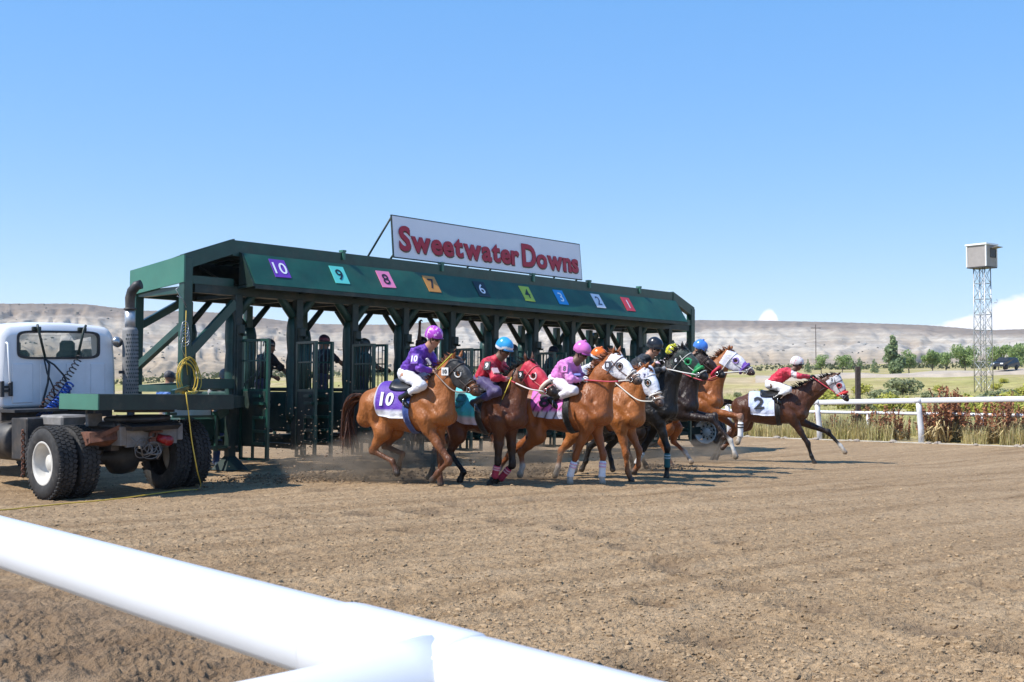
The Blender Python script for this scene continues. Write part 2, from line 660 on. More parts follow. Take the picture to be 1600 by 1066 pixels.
def build_track():
    a_in = np.linspace(-rad(27.5), rad(27.5), 900)
    a_l = -rad(27.5) - np.geomspace(.002, rad(62), 60)[::-1]
    a_r = rad(27.5) + np.geomspace(.002, rad(62), 60)
    az = np.concatenate([a_l, a_in, a_r])
    inv = np.linspace(1 / 3.9, 1 / 44.0, 640)
    r_ = np.concatenate([np.linspace(.5, 3.8, 30), 1 / inv, np.array([50, 60, 75, 100, 150, 260])])
    A, R_ = np.meshgrid(az, r_)
    X = np.sin(A) * R_; Y = np.cos(A) * R_
    Z, damp, g, t = track_height(X, Y)
    V = np.stack([X, Y, Z], -1).reshape(-1, 3)
    nr, nc = X.shape
    i = np.arange(nr - 1)[:, None] * nc + np.arange(nc - 1)[None]
    F = np.stack([i, i + 1, i + nc + 1, i + nc], -1).reshape(-1, 4)
    gc = g.reshape(-1)[F].min(1)
    F = F[gc < 35.4]
    sel = np.zeros(len(V), bool); sel[F.ravel()] = True
    remap = np.cumsum(sel) - 1
    col = np.stack([damp.ravel(), smooth(3.9, 3.0, g.ravel() + .25 * pnoise(t.ravel() * 1.2, g.ravel())),
                    smooth(2.55, 2.1, g.ravel() + .3 * pnoise(t.ravel() * 1.6, g.ravel() * 2))], -1)
    nt = NT('track_dirt')
    at = nt.n('ShaderNodeAttribute', attribute_name='tint')
    sp = nt.n('ShaderNodeSeparateColor'); nt.lk(at.outputs['Color'], sp.inputs[0])
    co = nt.coord()
    mp = nt.n('ShaderNodeMapping'); mp.inputs['Rotation'].default_value = (0, 0, math.atan2(B2[1], B2[0]))
    nt.lk(co, mp.inputs[0])
    st = nt.noise(1.0, 5, .62, mp.outputs[0], (.16, 2.6, 1))
    grain = nt.noise(24, 5, .7, co)
    fine = nt.noise(110, 3, .6, co)
    c = nt.ramp(st, [(.30, (.262, .175, .098)), (.48, (.352, .244, .142)), (.70, (.430, .308, .187))])
    c = nt.mix(.75, c, nt.ramp(grain, [(.32, (.34, .31, .28)), (.45, (.95, .94, .93)), (.70, (1.30, 1.29, 1.28))]), 'MULTIPLY')
    mid = nt.noise(8.5, 5, .72, mp.outputs[0], (.75, 1.25, 1))
    c = nt.mix(.8, c, nt.ramp(mid, [(.33, (.50, .47, .44)), (.44, (.96, .95, .94)), (.7, (1.12, 1.12, 1.12))]), 'MULTIPLY')
    c = nt.mix(.5, c, nt.ramp(fine, [(.34, (.5, .48, .46)), (.58, (1.15, 1.15, 1.15))]), 'MULTIPLY')
    c = nt.mix(nt.math('MULTIPLY', sp.outputs[0], nt.math('MULTIPLY', nt.ramp(grain, [(.25, (1, 1, 1)), (.7, (.6, .6, .6))]), 1.0)), c, (.135, .094, .062))
    c = nt.mix(nt.math('MULTIPLY', sp.outputs[1], .62), c, (.16, .108, .07))
    c = nt.mix(nt.math('MULTIPLY', sp.outputs[2], .8), c, (.40, .32, .235))
    nt.set(c, .95, 0, .12)
    h = nt.math('ADD', nt.math('ADD', nt.math('MULTIPLY', grain, .55), nt.math('MULTIPLY', fine, .3)), nt.math('MULTIPLY', mid, 1.3))
    nt.bump(h, .95, .045)
    me = np_mesh('track', V[sel], remap[F], nt.m, True, col[sel])
    o = link_mesh('track', me)
    tag(o, kind='structure')
    return o


build_track()


def lump(n_sub=1, sx=1, sy=1, sz=1, jit=.25, seed=0):
    r = random.Random(seed)
    bm = bmesh.new()
    bmesh.ops.create_icosphere(bm, subdivisions=n_sub, radius=1)
    V = np.array([v.co[:] for v in bm.verts]); F = np.array([[v.index for v in f.verts] for f in bm.faces])
    bm.free()
    V = V * (1 + np.array([[r.uniform(-jit, jit)] for _ in V])) * [sx, sy, sz]
    return V, F


def scatter(name, base, pos, size, yaw, mat, col=None, squash=None, smooth_=False):
    """many copies of small shapes baked into one mesh; base: list of (V,F)"""
    Vs = []; Fs = []; Cs = []; off = 0
    for bi, (bV, bF) in enumerate(base):
        idx = np.arange(bi, len(pos), len(base))
        p = pos[idx]; s = size[idx]; a = yaw[idx]
        c, sn = np.cos(a), np.sin(a)
        v = np.empty((len(idx), len(bV), 3))
        v[..., 0] = bV[None, :, 0] * c[:, None] - bV[None, :, 1] * sn[:, None]
        v[..., 1] = bV[None, :, 0] * sn[:, None] + bV[None, :, 1] * c[:, None]
        v[..., 2] = bV[None, :, 2] * (1 if squash is None else squash[idx][:, None])
        v = v * s[:, None, None] + p[:, None, :]
        f = bF[None] + (np.arange(len(idx)) * len(bV))[:, None, None] + off
        Vs.append(v.reshape(-1, 3)); Fs.append(f.reshape(-1, bF.shape[1]))
        off += v.shape[0] * v.shape[1]
        if col is not None:
            Cs.append(np.repeat(col[idx], len(bV), 0))
    me = np_mesh(name, np.concatenate(Vs), np.concatenate(Fs), mat, smooth_, np.concatenate(Cs) if col is not None else None)
    return link_mesh(name, me)


def dirt_clod_mat():
    t = NT('clod_dirt')
    a = t.n('ShaderNodeAttribute', attribute_name='tint')
    n = t.noise(60, 4, .65)
    t.set(t.mix(.6, a.outputs['Color'], t.ramp(n, [(.3, (.6,) * 3), (.7, (1.2,) * 3)]), 'MULTIPLY'), .95, 0, .1)
    return t.m


M['clod'] = dirt_clod_mat()


def build_clods():
    n = 34000
    az = rng.uniform(-rad(27), rad(27), n)
    inv = rng.uniform(1 / 26.0, 1 / 3.6, n)
    d = 1 / inv
    X = np.sin(az) * d; Y = np.cos(az) * d
    Z, damp, g, t = track_height(X, Y)
    keep = (g < 33.5) & (g > 3.7) & (rng.uniform(0, 1, n) < .45 + .55 * smooth(-.3, .5, pnoise(t * .8, g * 2.2)) + smooth(3.8, 3.0, g))
    X, Y, Z, g, damp = X[keep], Y[keep], Z[keep], g[keep], damp[keep]
    n = len(X)
    size = np.exp(rng.normal(math.log(.0085), .42, n)) * (1 + .6 * smooth(3.8, 3.0, g))
    size = np.clip(size, .003, .026)
    k = rng.uniform(.72, 1.12, n)[:, None] * (1 - .5 * np.clip(damp, 0, 1))[:, None]
    col = np.array([[.375, .264, .157]]) * k
    base = [lump(1, 1, .85, .7, .3, s) for s in range(6)]
    o = scatter('dirt_clods', base, np.stack([X, Y, Z + size * .12], 1), size, rng.uniform(0, 6.28, n), M['clod'], col)
    tag(o, kind='stuff')


build_clods()

# ------------------------------------------------------------------ infield
RAIL_G = 34.1


def ground_xy(t, g):
    return t * -B2[0] + g * G2[0], t * -B2[1] + g * G2[1]


def infield_z(X, Y):
    g = X * G2[0] + Y * G2[1]
    z = -.55 + .03 * smooth(34.0, 34.6, g) + 2.75 * smooth(45, 155, g) * np.clip((g - 45) / 110, 0, 1) ** .6
    z = z + .5 * smooth(105, 122, g) + 0.022 * np.clip(g - 155, 0, 400)
    z = z + (0.05 * pnoise(X * .5, Y * .5) + .16 * pnoise(X * .09, Y * .09) * smooth(38, 60, g)) * smooth(34.1, 35.5, g)
    return z


def build_infield():
    g = np.concatenate([np.linspace(34.0, 48, 60), np.geomspace(48.4, 520, 110)])
    t = np.concatenate([-np.geomspace(30, 600, 40)[::-1], np.linspace(-29, 60, 150), np.geomspace(61, 600, 40)])
    T, Gm = np.meshgrid(t, g)
    X, Y = ground_xy(T, Gm)
    Z = infield_z(X, Y)
    V = np.stack([X, Y, Z], -1).reshape(-1, 3)
    nr, nc = X.shape
    i = np.arange(nr - 1)[:, None] * nc + np.arange(nc - 1)[None]
    F = np.stack([i, i + 1, i + nc + 1, i + nc], -1).reshape(-1, 4)
    nt = NT('infield_ground')
    co = nt.coord()
    big = nt.noise(.055, 5, .6, co)
    mid = nt.noise(.5, 5, .65, co)
    fine = nt.noise(7, 4, .7, co)
    c = nt.ramp(big, [(.36, (.46, .375, .255)), (.46, (.42, .355, .20)), (.54, (.37, .335, .15)), (.64, (.34, .325, .135))])
    c = nt.mix(.8, c, nt.ramp(mid, [(.3, (.60, .55, .46)), (.7, (1.25, 1.22, 1.1))]), 'MULTIPLY')
    c = nt.mix(.6, c, nt.ramp(fine, [(.3, (.6, .58, .5)), (.7, (1.2, 1.2, 1.15))]), 'MULTIPLY')
    nt.set(c, .95, 0, .1)
    nt.bump(fine, .6, .06)
    tag(link_mesh('infield', np_mesh('infield', V, F, nt.m)), kind='structure')


build_infield()


# ------------------------------------------------------------------ hills
SKY_X = [-1500, -700, -300, 0, 100, 135, 175, 220, 290, 360, 405, 450, 500, 560, 610, 660, 720, 860, 1000, 1100, 1200, 1300, 1400, 1450, 1500, 1540, 1600, 1800, 2200, 3200]
SKY_Y = [520, 486, 476, 474, 474, 475, 480, 485, 486, 489, 496, 502, 506, 507, 507, 504, 500, 498, 499, 500, 501, 503, 506, 508, 512, 516, 514, 509, 515, 540]


def hill_parts(A, R_):
    px = 800 + 1800 * np.tan(np.clip(A, -1.1, 1.1))
    sy = np.interp(px, SKY_X, SKY_Y)
    el = (600 - sy) / 1800 * np.cos(A)
    ridge = 1500 + 260 * np.sin(A * 5 + 1)
    zr = 1.25 + el * ridge
    gul = 1 - np.abs(fbm(A * 15 + 2 + .6 * pnoise(A * 12, R_ / 300), R_ / 900, 4, .55))
    gul2 = 1 - np.abs(pnoise(A * 62 + .7 * pnoise(A * 35, R_ / 150), R_ / 500 + 4))
    base = 420 + 120 * pnoise(A * 5, A * 0 + 3)
    toe = base + (gul - .6) * 330
    u = (R_ - toe) / (ridge - toe)
    uc = np.clip(u, 0, 1)
    low = .30 * uc / .55
    prof = np.where(uc < .55, .36 * (uc / .55) ** 1.35, .36 + .64 * (1 - (1 - (uc - .55) / .45) ** 1.6))
    bell = np.clip(np.sin(np.pi * np.clip(uc, 0, 1)), 0, 1)
    terr = np.abs(pnoise(A * 9 + 40, A * 0 + 7))
    bench = .02 * np.sin(prof * 2 * np.pi * 6 + 6 * pnoise(A * 6, R_ / 700)) * bell
    h = prof + bench +   .20 * bell * (gul - .72) + .058 * bell * (gul2 - .7) + .012 * bell * fbm(A * 120, R_ / 60, 3)
    z0 = 3.0 + .012 * np.clip(R_ - 300, 0, 900)
    z = np.where(R_ <= ridge, z0 + (zr - z0) * h, zr - .02 * (R_ - ridge))
    cap = 1.25 + el * R_
    z = np.where(R_ <= ridge, np.minimum(z, 1.25 + (cap - 1.25) * .995), z)
    return z, np.clip(h, 0, 1.1), gul, gul2


def build_hills():
    A1 = np.concatenate([np.linspace(-1.25, -.5, 60)[:-1], np.linspace(-.5, .5, 620), np.linspace(.5, 1.25, 60)[1:]])
    R1 = np.concatenate([[297], np.linspace(300, 1760, 210), np.linspace(1790, 2600, 12)])
    A, R_ = np.meshgrid(A1, R1)
    Z, h, gul, gul2 = hill_parts(A, R_)
    Z[0] = -4
    X = np.sin(A) * R_; Y = np.cos(A) * R_
    V = np.stack([X, Y, Z], -1).reshape(-1, 3)
    nr, nc = X.shape
    i = np.arange(nr - 1)[:, None] * nc + np.arange(nc - 1)[None]
    F = np.stack([i, i + 1, i + nc + 1, i + nc], -1).reshape(-1, 4)
    # rock bands: r = band height, g = gully ridge, b = patch
    patch = .5 + .5 * fbm(A * 7 + 3, R_ / 420, 4)
    band = h + .05 * fbm(A * 16, R_ / 300, 3)
    col = np.stack([band.ravel(), gul.ravel(), patch.ravel()], -1)
    nt = NT('hill_rock')
    at = nt.n('ShaderNodeAttribute', attribute_name='tint')
    sp = nt.n('ShaderNodeSeparateColor'); nt.lk(at.outputs['Color'], sp.inputs[0])
    co = nt.coord()
    n1 = nt.noise(.012, 6, .62, co)
    n2 = nt.noise(.07, 4, .65, co)
    scrub = nt.noise(.16, 3, .6, co)
    b = nt.math('ADD', sp.outputs[0], nt.math('MULTIPLY', nt.math('SUBTRACT', n1, .5), .22))
    c = nt.ramp(b, [(.0, (.34, .265, .175)), (.14, (.36, .285, .20)), (.24, (.40, .33, .25)), (.36, (.33, .265, .195)),
                    (.46, (.40, .345, .27)), (.56, (.29, .235, .18)), (.66, (.225, .175, .13)), (.80, (.20, .155, .115)),
                    (.93, (.185, .145, .105)), (1.0, (.24, .19, .135))])
    # pale bentonite faces where the ridges between gullies stand out
    pale = nt.math('MULTIPLY', nt.ramp(b, [(.12, (0, 0, 0)), (.28, (1, 1, 1)), (.52, (.9, .9, .9)), (.66, (0, 0, 0))]),
                   nt.ramp(nt.math('ADD', nt.math('MULTIPLY', sp.outputs[2], .7), nt.math('MULTIPLY', n2, .42)), [(.46, (0, 0, 0)), (.60, (1, 1, 1))]))
    st = nt.noise(1, 3, .5, co, (.0012, .0012, .16))
    palec = nt.ramp(st, [(.35, (.39, .34, .275)), (.5, (.50, .46, .39)), (.6, (.42, .37, .305)), (.7, (.51, .47, .40))])
    c = nt.mix(nt.math('MULTIPLY', pale, .72), c, palec)
    lay = nt.noise(1, 4, .6, co, (.0006, .0006, .33))
    c = nt.mix(.42, c, nt.ramp(lay, [(.36, (.70, .67, .64)), (.5, (1.0, 1.0, 1.0)), (.62, (1.22, 1.21, 1.19))]), 'MULTIPLY')
    c = nt.mix(.5, c, nt.ramp(n2, [(.3, (.72, .70, .66)), (.7, (1.18, 1.18, 1.18))]), 'MULTIPLY')
    sc = nt.math('MULTIPLY', nt.ramp(scrub, [(.56, (0, 0, 0)), (.66, (1, 1, 1))]), nt.ramp(n1, [(.35, (.2, .2, .2)), (.6, (.75, .75, .75))]))
    c = nt.mix(nt.math('MULTIPLY', sc, .6), c, (.16, .155, .12))
    c = nt.mix(.06, c, (.33, .315, .30))
    nt.set(c, .95, 0, .08)
    nt.bump(n2, .5, 3.0)
    tag(link_mesh('hills', np_mesh('hills', V, F, nt.m, True, col)), kind='structure')
    # scattered scrub on the slopes
    n = 950
    a = rng.uniform(-.5, .5, n); r = rng.uniform(330, 1150, n) ** 1.0
    keep = (fbm(a * 14, r / 200, 3) > -.25) & ((a < .02) | (rng.uniform(0, 1, n) < .35))
    a, r = a[keep], r[keep]; n = len(a)
    z = hill_parts(a, r)[0]
    s = rng.uniform(.45, 1.15, n) * (r / 700) ** .4
    col = np.array([[.19, .18, .14]]) * rng.uniform(.6, 1.5, n)[:, None]
    o = scatter('hillside_scrub', [lump(1, 1, 1, .7, .3, 50 + k) for k in range(4)],
                np.stack([np.sin(a) * r, np.cos(a) * r, z + .2 * s], 1), s, rng.uniform(0, 6, n), M['leaf'], col)
    tag(o, kind='stuff')


build_hills()

# a plain wide floor under everything out to the horizon
mbg = MB()
nseg = 48
ring = lambda r, z: [(r * math.cos(2 * PI * k / nseg), r * math.sin(2 * PI * k / nseg), z) for k in range(nseg)]
vv = ring(60, -3.2) + ring(900, -2.6) + ring(2690, -2.6)
ff = [tuple(range(nseg))]
for q in range(2):
    ff += [(q * nseg + k, q * nseg + (k + 1) % nseg, (q + 1) * nseg + (k + 1) % nseg, (q + 1) * nseg + k) for k in range(nseg)]
mbg.add(vv, ff)
tag(mbg.build('plain', plain('dry_plain', (.34, .28, .19), .95, var=.25, scale=.02)), kind='structure')

# ------------------------------------------------------------------ starting gate
GATE_O = Vector((-4.928, 20.51, -0.259))
gU = Vector((G2[0], G2[1], -0.010)).normalized()
gB = Vector((B2[0], B2[1], 0)).normalized()
gB = (gB - gU * gB.dot(gU)).normalized()
gW = gU.cross(gB)
GATE_M = Matrix((gU, gB, gW)).transposed().to_4x4()
GATE_M.translation = GATE_O
gate = empty('starting_gate', label='long dark green ten stall starting gate with its front doors open', cat='starting gate', mat=GATE_M)
SP = 1.337
XL, XR = -1.04, 14.42
YB = 1.6


def gp(name, mb, mats, parent=None):
    return mb.build(name, mats, parent if parent is not None else gate)


def bulge_pad(x, y, z0, z1, wx, wy, seed):
    """padded sleeve laced round a post: soft sided, slightly lumpy"""
    r = random.Random(seed)
    m = MB(); m.s = True
    nz = 12; pts = []; n = 10
    for i in range(nz + 1):
        z = z0 + (z1 - z0) * i / nz
        k = 1 + r.uniform(-.05, .05) - (.22 if i in (0, nz) else 0) - (.10 if i in (4, 8) else 0)
        for a in range(n):
            t = 2 * PI * a / n
            cx, cy = math.cos(t), math.sin(t)
            q = (abs(cx) ** 4 + abs(cy) ** 4) ** -.25
            pts.append((x + wx / 2 * k * cx * q, y + wy / 2 * k * cy * q, z))
    fs = [(i * n + a, i * n + (a + 1) % n, (i + 1) * n + (a + 1) % n, (i + 1) * n + a) for i in range(nz) for a in range(n)]
    fs += [tuple(range(n))[::-1], tuple(nz * n + a for a in range(n))]
    m.add(pts, fs)
    return m


for i in range(11):
    x = i * SP
    m = MB(); m.bar((x, 0, .30), (x, 0, 3.10), .15, .15, bev=.01)
    m.bar((x, -.10, 1.3), (x, -.10, 2.55), .11, .05, bev=.008)
    m.box((x, -.13, 2.48), (.12, .10, .16), bev=.01)
    m.box((x + .05, -.16, 2.38), (.04, .12, .04))
    gp('front_post', m, M['gdark'])
    gp('post_pad', bulge_pad(x, .10, .8, 2.75, .25, .24, i), M['pad'])
    m = MB(); m.bar((x, YB, .35), (x, YB, 3.05), .14, .14, bev=.01)
    gp('rear_post', m, M['green'])
    gp('post_pad', bulge_pad(x, YB - .05, .8, 2.62, .25, .22, 50 + i), M['pad'])
    for y, w, zt, mt in ((.05, .105, 3.2, 'pad'), (YB, .085, 3.06, 'gdark')):
        for s in (-1, 1):
            if (i == 0 and s < 0) or (i == 10 and s > 0):
                continue
            m = MB(); m.tube([(x + s * .07, y, zt - .42), (x + s * .34, y, zt - .12), (x + s * .47, y, zt + .02)], [w * .8, w * .72, w * .66], 8)
            gp('brace', m, M[mt])
# partitions between the stalls, padded on the horses' side
for i in range(11):
    x = i * SP
    m = MB(); m.box((x, 1.05, 1.0), (.09, 1.75, .75), bev=.03)
    p = gp('stall_partition', m, M['pad'])
    m = MB(); m.tube([(x, .1, 1.42), (x, 1.5, 1.42), (x, 1.93, 1.38)], .035, 8); gp('top_roll', m, M['gdark'], p)
    m = MB(); m.box((x - .10, 1.0, .55), (.2, 1.7, .05)); gp('running_board', m, M['gdark'], p)
    if i < 10:
        m = MB()      # padded tail gates at the back of each stall
        m.box((x + .36, 2.02, 1.05), (.56, .07, .55), bev=.02)
        m.box((x + .98, 2.02, 1.05), (.56, .07, .55), bev=.02)
        m.bar((x + .36, 2.02, .45), (x + .36, 2.02, .80), .05); m.bar((x + .98, 2.02, .45), (x + .98, 2.02, .80), .05)
        gp('tail_gate', m, M['pad'])
        m = MB()      # a slanting latch arm above the partition
        m.bar((x + SP - .62, .95, 1.42), (x + SP - .25, .75, 1.80), .05)
        m.bar((x + SP - .25, .75, 1.80), (x + SP, .6, 1.82), .05)
        gp('latch_arm', m, M['gdark'])


# front doors: two per post, swung out along the stall walls
def door(x, ang, hinge_side, first=False):
    e = MB()
    L = .66; zb, zt, zm = .17, 2.30, 1.40
    e.bar((0, 0, zb), (0, 0, zt), .05); e.bar((L, 0, zb), (L, 0, zt), .055)
    for z in (zb + .02, zm, zt - .02):
        e.bar((0, 0, z), (L, 0, z), .045)
    e.bar((.30, 0, zb), (.30, 0, .42), .04)
    bars = MB()
    for k in range(1, 7):
        bars.tube([(L * k / 7, 0, zm), (L * k / 7, 0, zt)], .011, 5)
    bars.bar((0.02, 0, 1.92), (L - .02, 0, 1.92), .025)
    pan = MB(); pan.box((L / 2, 0, (.40 + zm) / 2), (L - .07, .05, zm - .42), bev=.012)
    rib = MB()
    for z in (.47, .68, .92, 1.17):
        rib.box((L - .16, 0, z), (.26, .15, .05))
    rib.box((L - .2, 0, 1.3), (.2, .16, .05))
    rib.box((L - .30, 0, .70), (.035, .13, .5))
    Mx = Matrix.Translation((x, -.10, 0)) @ Matrix.Rotation(-PI / 2 + ang, 4, 'Z')
    fr = e.build('front_door', M['green'], gate); fr.matrix_local = Mx
    bars.build('door_bars', M['green'], fr)
    pan.build('door_panel', M['gdark'], fr)
    rib.build('door_ribs', M['green'], fr)


for i in range(11):
    x = i * SP
    if i < 10: door(x + .06, rad(8 + (i * 7) % 9), 1)
    if i > 0: door(x - .06, -rad(3 + (i * 5) % 8), -1)

# roof, fascia, awning
m = MB()
m.box(((XL + XR) / 2, .02, 3.16), (XR - XL - .3, .14, .16))
gp('front_header', m, M['gdark'])
m = MB(); m.box(((XL + XR) / 2, YB + .02, 3.15), (XR - XL - .3, .12, .16)); gp('rear_header', m, M['gdark'])
x0, x1 = -.14, 13.53
m = MB(); m.box(((x0 + x1) / 2, -.03, 3.925), (x1 - x0, .05, .28)); gp('fascia', m, M['green'])
m = MB()
m.box(((x0 + x1) / 2, YB / 2, 3.94), (x1 - x0, YB + .02, .03), Matrix.Rotation(-math.atan(.24 / YB), 3, 'X'))
gp('roof_sheet', m, M['green'])
m = MB(); m.box(((x0 + x1) / 2, YB + .05, 3.44), (x1 - x0, .04, .74)); gp('rear_panel', m, M['gdark'])
m = MB()
for i in range(34):
    xx = .15 + i * .4
    m.box((xx, YB / 2, 3.80), (.05, YB - .1, .06))
    if i % 3 == 0:
        m.box((xx, YB / 2, 3.11), (.07, YB - .2, .07)); m.bar((xx, .1, 3.15), (xx, 1.45, 3.7), .035)
m.box(((x0 + x1) / 2, .55, 3.22), (x1 - x0 - .2, .16, .2)); m.box(((x0 + x1) / 2, 1.1, 3.26), (x1 - x0 - .2, .2, .12))
m.tube([(0, .8, 3.34), (13.3, .8, 3.34)], .04, 8)
gp('roof_frame', m, M['gdark'])
# awning: eight sagging panels butted together, with a rolled lower hem
AW0, AW1 = 0.02, 13.50
AT, AB = (-.135, 3.84), (-.52, 3.27)


def aw_pt(x, s, out=0.0):
    """point on the awning: s 0 at the top edge, 1 at the bottom"""
    y = AT[0] + (AB[0] - AT[0]) * s; z = AT[1] + (AB[1] - AT[1]) * s
    ny, nz = -(AT[1] - AB[1]), -(AB[0] - AT[0])
    l = math.hypot(ny, nz); ny /= l; nz = abs(nz) / l
    sag = .012 * math.sin(x * 2.1) + .008 * math.sin(x * 5.3 + s * 3)
    return (x, y + ny * (out + sag * math.sin(PI * s)), z + nz * (out + sag * math.sin(PI * s)))


edges = [AW0, 1.45, 2.75, 4.1, 5.4, 6.75, 8.1, 9.45, 10.8, 12.15, AW1]
for a, b in zip(edges[:-1], edges[1:]):
    m = MB(); m.s = False
    nx, ns = 14, 7
    vs = []; fs = []
    for o in (0.0, -.02):
        for i in range(nx + 1):
            for j in range(ns + 1):
                vs.append(aw_pt(a + .0008 + (b - a - .0016) * i / nx, j / ns, o))
    n1 = (nx + 1) * (ns + 1)
    for i in range(nx):
        for j in range(ns):
            q = [i * (ns + 1) + j, i * (ns + 1) + j + 1, (i + 1) * (ns + 1) + j + 1, (i + 1) * (ns + 1) + j]
            fs.append(q[::-1]); fs.append([k + n1 for k in q])
    for i in range(nx):
        for j in (0, ns):
            k = i * (ns + 1) + j; k2 = k + ns + 1
            fs.append([k, k2, k2 + n1, k + n1])
    for j in range(ns):
        for i in (0, nx):
            k = i * (ns + 1) + j
            fs.append([k, k + 1, k + 1 + n1, k + n1])
    m.add(vs, fs)
    gp('awning_panel', m, M['awning'])
m = MB(); m.box(((AW0 + AW1) / 2, -.505, 3.225), (AW1 - AW0, .03, .075)); gp('awning_hem', m, M['gdark'])
for x in (0.0, AW1):
    m = MB()
    m.prism([(-.06, 3.86), (-.13, 3.84), (-.51, 3.27), (-.06, 3.27)], x - .012, x + .012, Matrix(((0, 1, 0, 0), (1, 0, 0, 0), (0, 0, 1, 0), (0, 0, 0, 1))))
    gp('awning_end', m, M['gdark'])
for i in range(11):
    m = MB(); m.bar((i * SP, -.02, 3.22), (i * SP, -.52, 3.25), .05); gp('awning_bracket', m, M['gdark'])

# number placards
PL = [('10', .69, (.16, .04, .42), (.85, .85, .88)), ('9', 2.07, (.13, .62, .54), (.012, .02, .03)), ('8', 3.23, (.80, .23, .42), (.015, .012, .02)),
      ('7', 4.48, (.55, .24, .045), (.012, .012, .02)), ('6', 5.95, (.010, .017, .022), (.80, .82, .86)), ('4', 7.42, (.44, .56, .045), (.02, .03, .02)),
      ('3', 8.60, (.02, .30, .68), (.75, .85, .9)), ('2', 9.99, (.72, .76, .83), (.03, .06, .12)), ('1', 11.2, (.62, .045, .06), (.8, .7, .72))]
for txt, x, bg, fg in PL:
    s0, s1 = .12, .72
    m = MB()
    w = .17
    pts = [aw_pt(x - w, s1, .012), aw_pt(x + w, s1, .012), aw_pt(x + w, s0, .012), aw_pt(x - w, s0, .012)]
    bk = [aw_pt(x - w, s1, .002), aw_pt(x + w, s1, .002), aw_pt(x + w, s0, .002), aw_pt(x - w, s0, .002)]
    m.add(pts + bk, [(0, 1, 2, 3), (4, 7, 6, 5), (0, 4, 5, 1), (1, 5, 6, 2), (2, 6, 7, 3), (3, 7, 4, 0)])
    pl = gp('number_placard', m, flat(bg, .4))
    V, F = text_mesh(txt, .36, .003)
    L = math.hypot(AT[0] - AB[0], AT[1] - AB[1])
    P4 = [Vector(p) for p in pts]
    nrm = (P4[1] - P4[0]).cross(P4[3] - P4[0]).normalized()
    vv = []
    for vx, vy, _ in V:
        a = .5 + vx / (2 * w); b = .5 + vy / ((s1 - s0) * L)
        q = (P4[0] * (1 - a) + P4[1] * a) * (1 - b) + (P4[3] * (1 - a) + P4[2] * a) * b
        vv.append(q + nrm * .006)
    m = MB(); m.add(vv, F)
    gp('painted_number', m, flat(fg, .5), pl)

# end frames
for X, sgn, xi in ((XL, 1, -.12), (XR, -1, 13.5)):
    for y in (0, YB):
        m = MB(); m.bar((X, y, 1.05 if sgn > 0 else .9), (X, y, 3.68 if y == 0 else 3.5), .17, .17, bev=.01)
        gp('end_post', m, M['green'])
        m = MB()
        zt = 3.72 if y == 0 else 3.50
        m.prism([(X, zt - .24), (xi, (3.82 if y == 0 else 3.55)), (xi, (4.085 if y == 0 else 3.80)), (X - sgn * .08, zt)] if sgn > 0 else [(X + .08, zt), (xi, (4.085 if y == 0 else 3.80)), (xi, (3.82 if y == 0 else 3.55)), (X, zt - .24)],
                y - .07, y + .07)
        gp('roof_slope_beam', m, M['green'])
    m = MB(); m.bar((X, 0, 3.30), (xi, 0, 3.30), .12, .14); m.bar((X, YB, 3.12), (xi, YB, 3.12), .10, .12)
    m.bar((X, .05, 3.12), (X, YB, 3.12), .10, .12)
    gp('end_beam', m, M['green'])
m = MB(); m.prism([(-.10, 3.24), (YB + .10, 3.10), (YB + .10, 3.55), (-.10, 3.71)], XL - .105, XL - .075, Matrix(((0, 1, 0, 0), (1, 0, 0, 0), (0, 0, 1, 0), (0, 0, 0, 1)))); gp('end_panel', m, M['green_lit'])
m = MB()
m.add([(XL - .07, -.07, 3.735), (-.12, -.07, 4.095), (-.12, YB + .07, 3.80), (XL - .07, YB + .07, 3.52)], [(0, 1, 2, 3)])
gp('end_roof', m, M['green'])
m = MB()
m.add([(XR + .07, .5, 3.60), (13.53, .5, 3.95), (13.53, YB + .07, 3.80), (XR + .07, YB + .07, 3.5)], [(0, 1, 2, 3)])
gp('end_roof', m, M['green'])
for a, b, w in (((XL + .05, -.02, 2.0), (-.06, -.02, 2.95), .15), ((XL, 1.52, 1.82), (XL, .08, 2.5), .12), ((XL + .05, YB, 2.55), (-.02, YB, 3.1), .13),
                ((13.45, -.02, 2.75), (14.38, -.02, 1.45), .17), ((XR, .08, 1.9), (XR, 1.5, 2.7), .12), ((12.2, YB, 2.95), (13.3, YB, 1.7), .14)):
    m = MB(); m.bar(a, b, .10, w); gp('diagonal_brace', m, M['green'])
m = MB(); m.bar((XL + .05, 0, 1.51), (-.06, 0, 1.51), .12, .17); gp('lower_rail', m, M['green'])
m = MB(); m.bar((XL, .08, 1.42), (XL, YB - .08, 1.42), .10, .12); gp('lower_rail', m, M['green'])
m = MB(); m.bar((XL + .05, YB, 1.44), (-.06, YB, 1.50), .10, .08); gp('lower_rail', m, M['green'])
m = MB(); m.bar((13.5, 0, 1.4), (XR - .06, 0, 1.4), .12, .15); gp('lower_rail', m, M['green'])
m = MB()          # chassis beams under the stalls
m.bar((-.1, 2.0, .40), (14.5, 2.0, .40), .14, .22)
for i in range(11):
    m.bar((i * SP, .1, .36), (i * SP, 1.9, .36), .08, .1)
gp('chassis_beam', m, M['gdark'])
# rear walkway behind the stalls
m = MB(); m.box((6.7, 2.5, .62), (13.6, .5, .05)); m.bar((-.1, 2.72, .62), (13.5, 2.72, .62), .06, .1)
gp('walkway', m, M['gdark'])

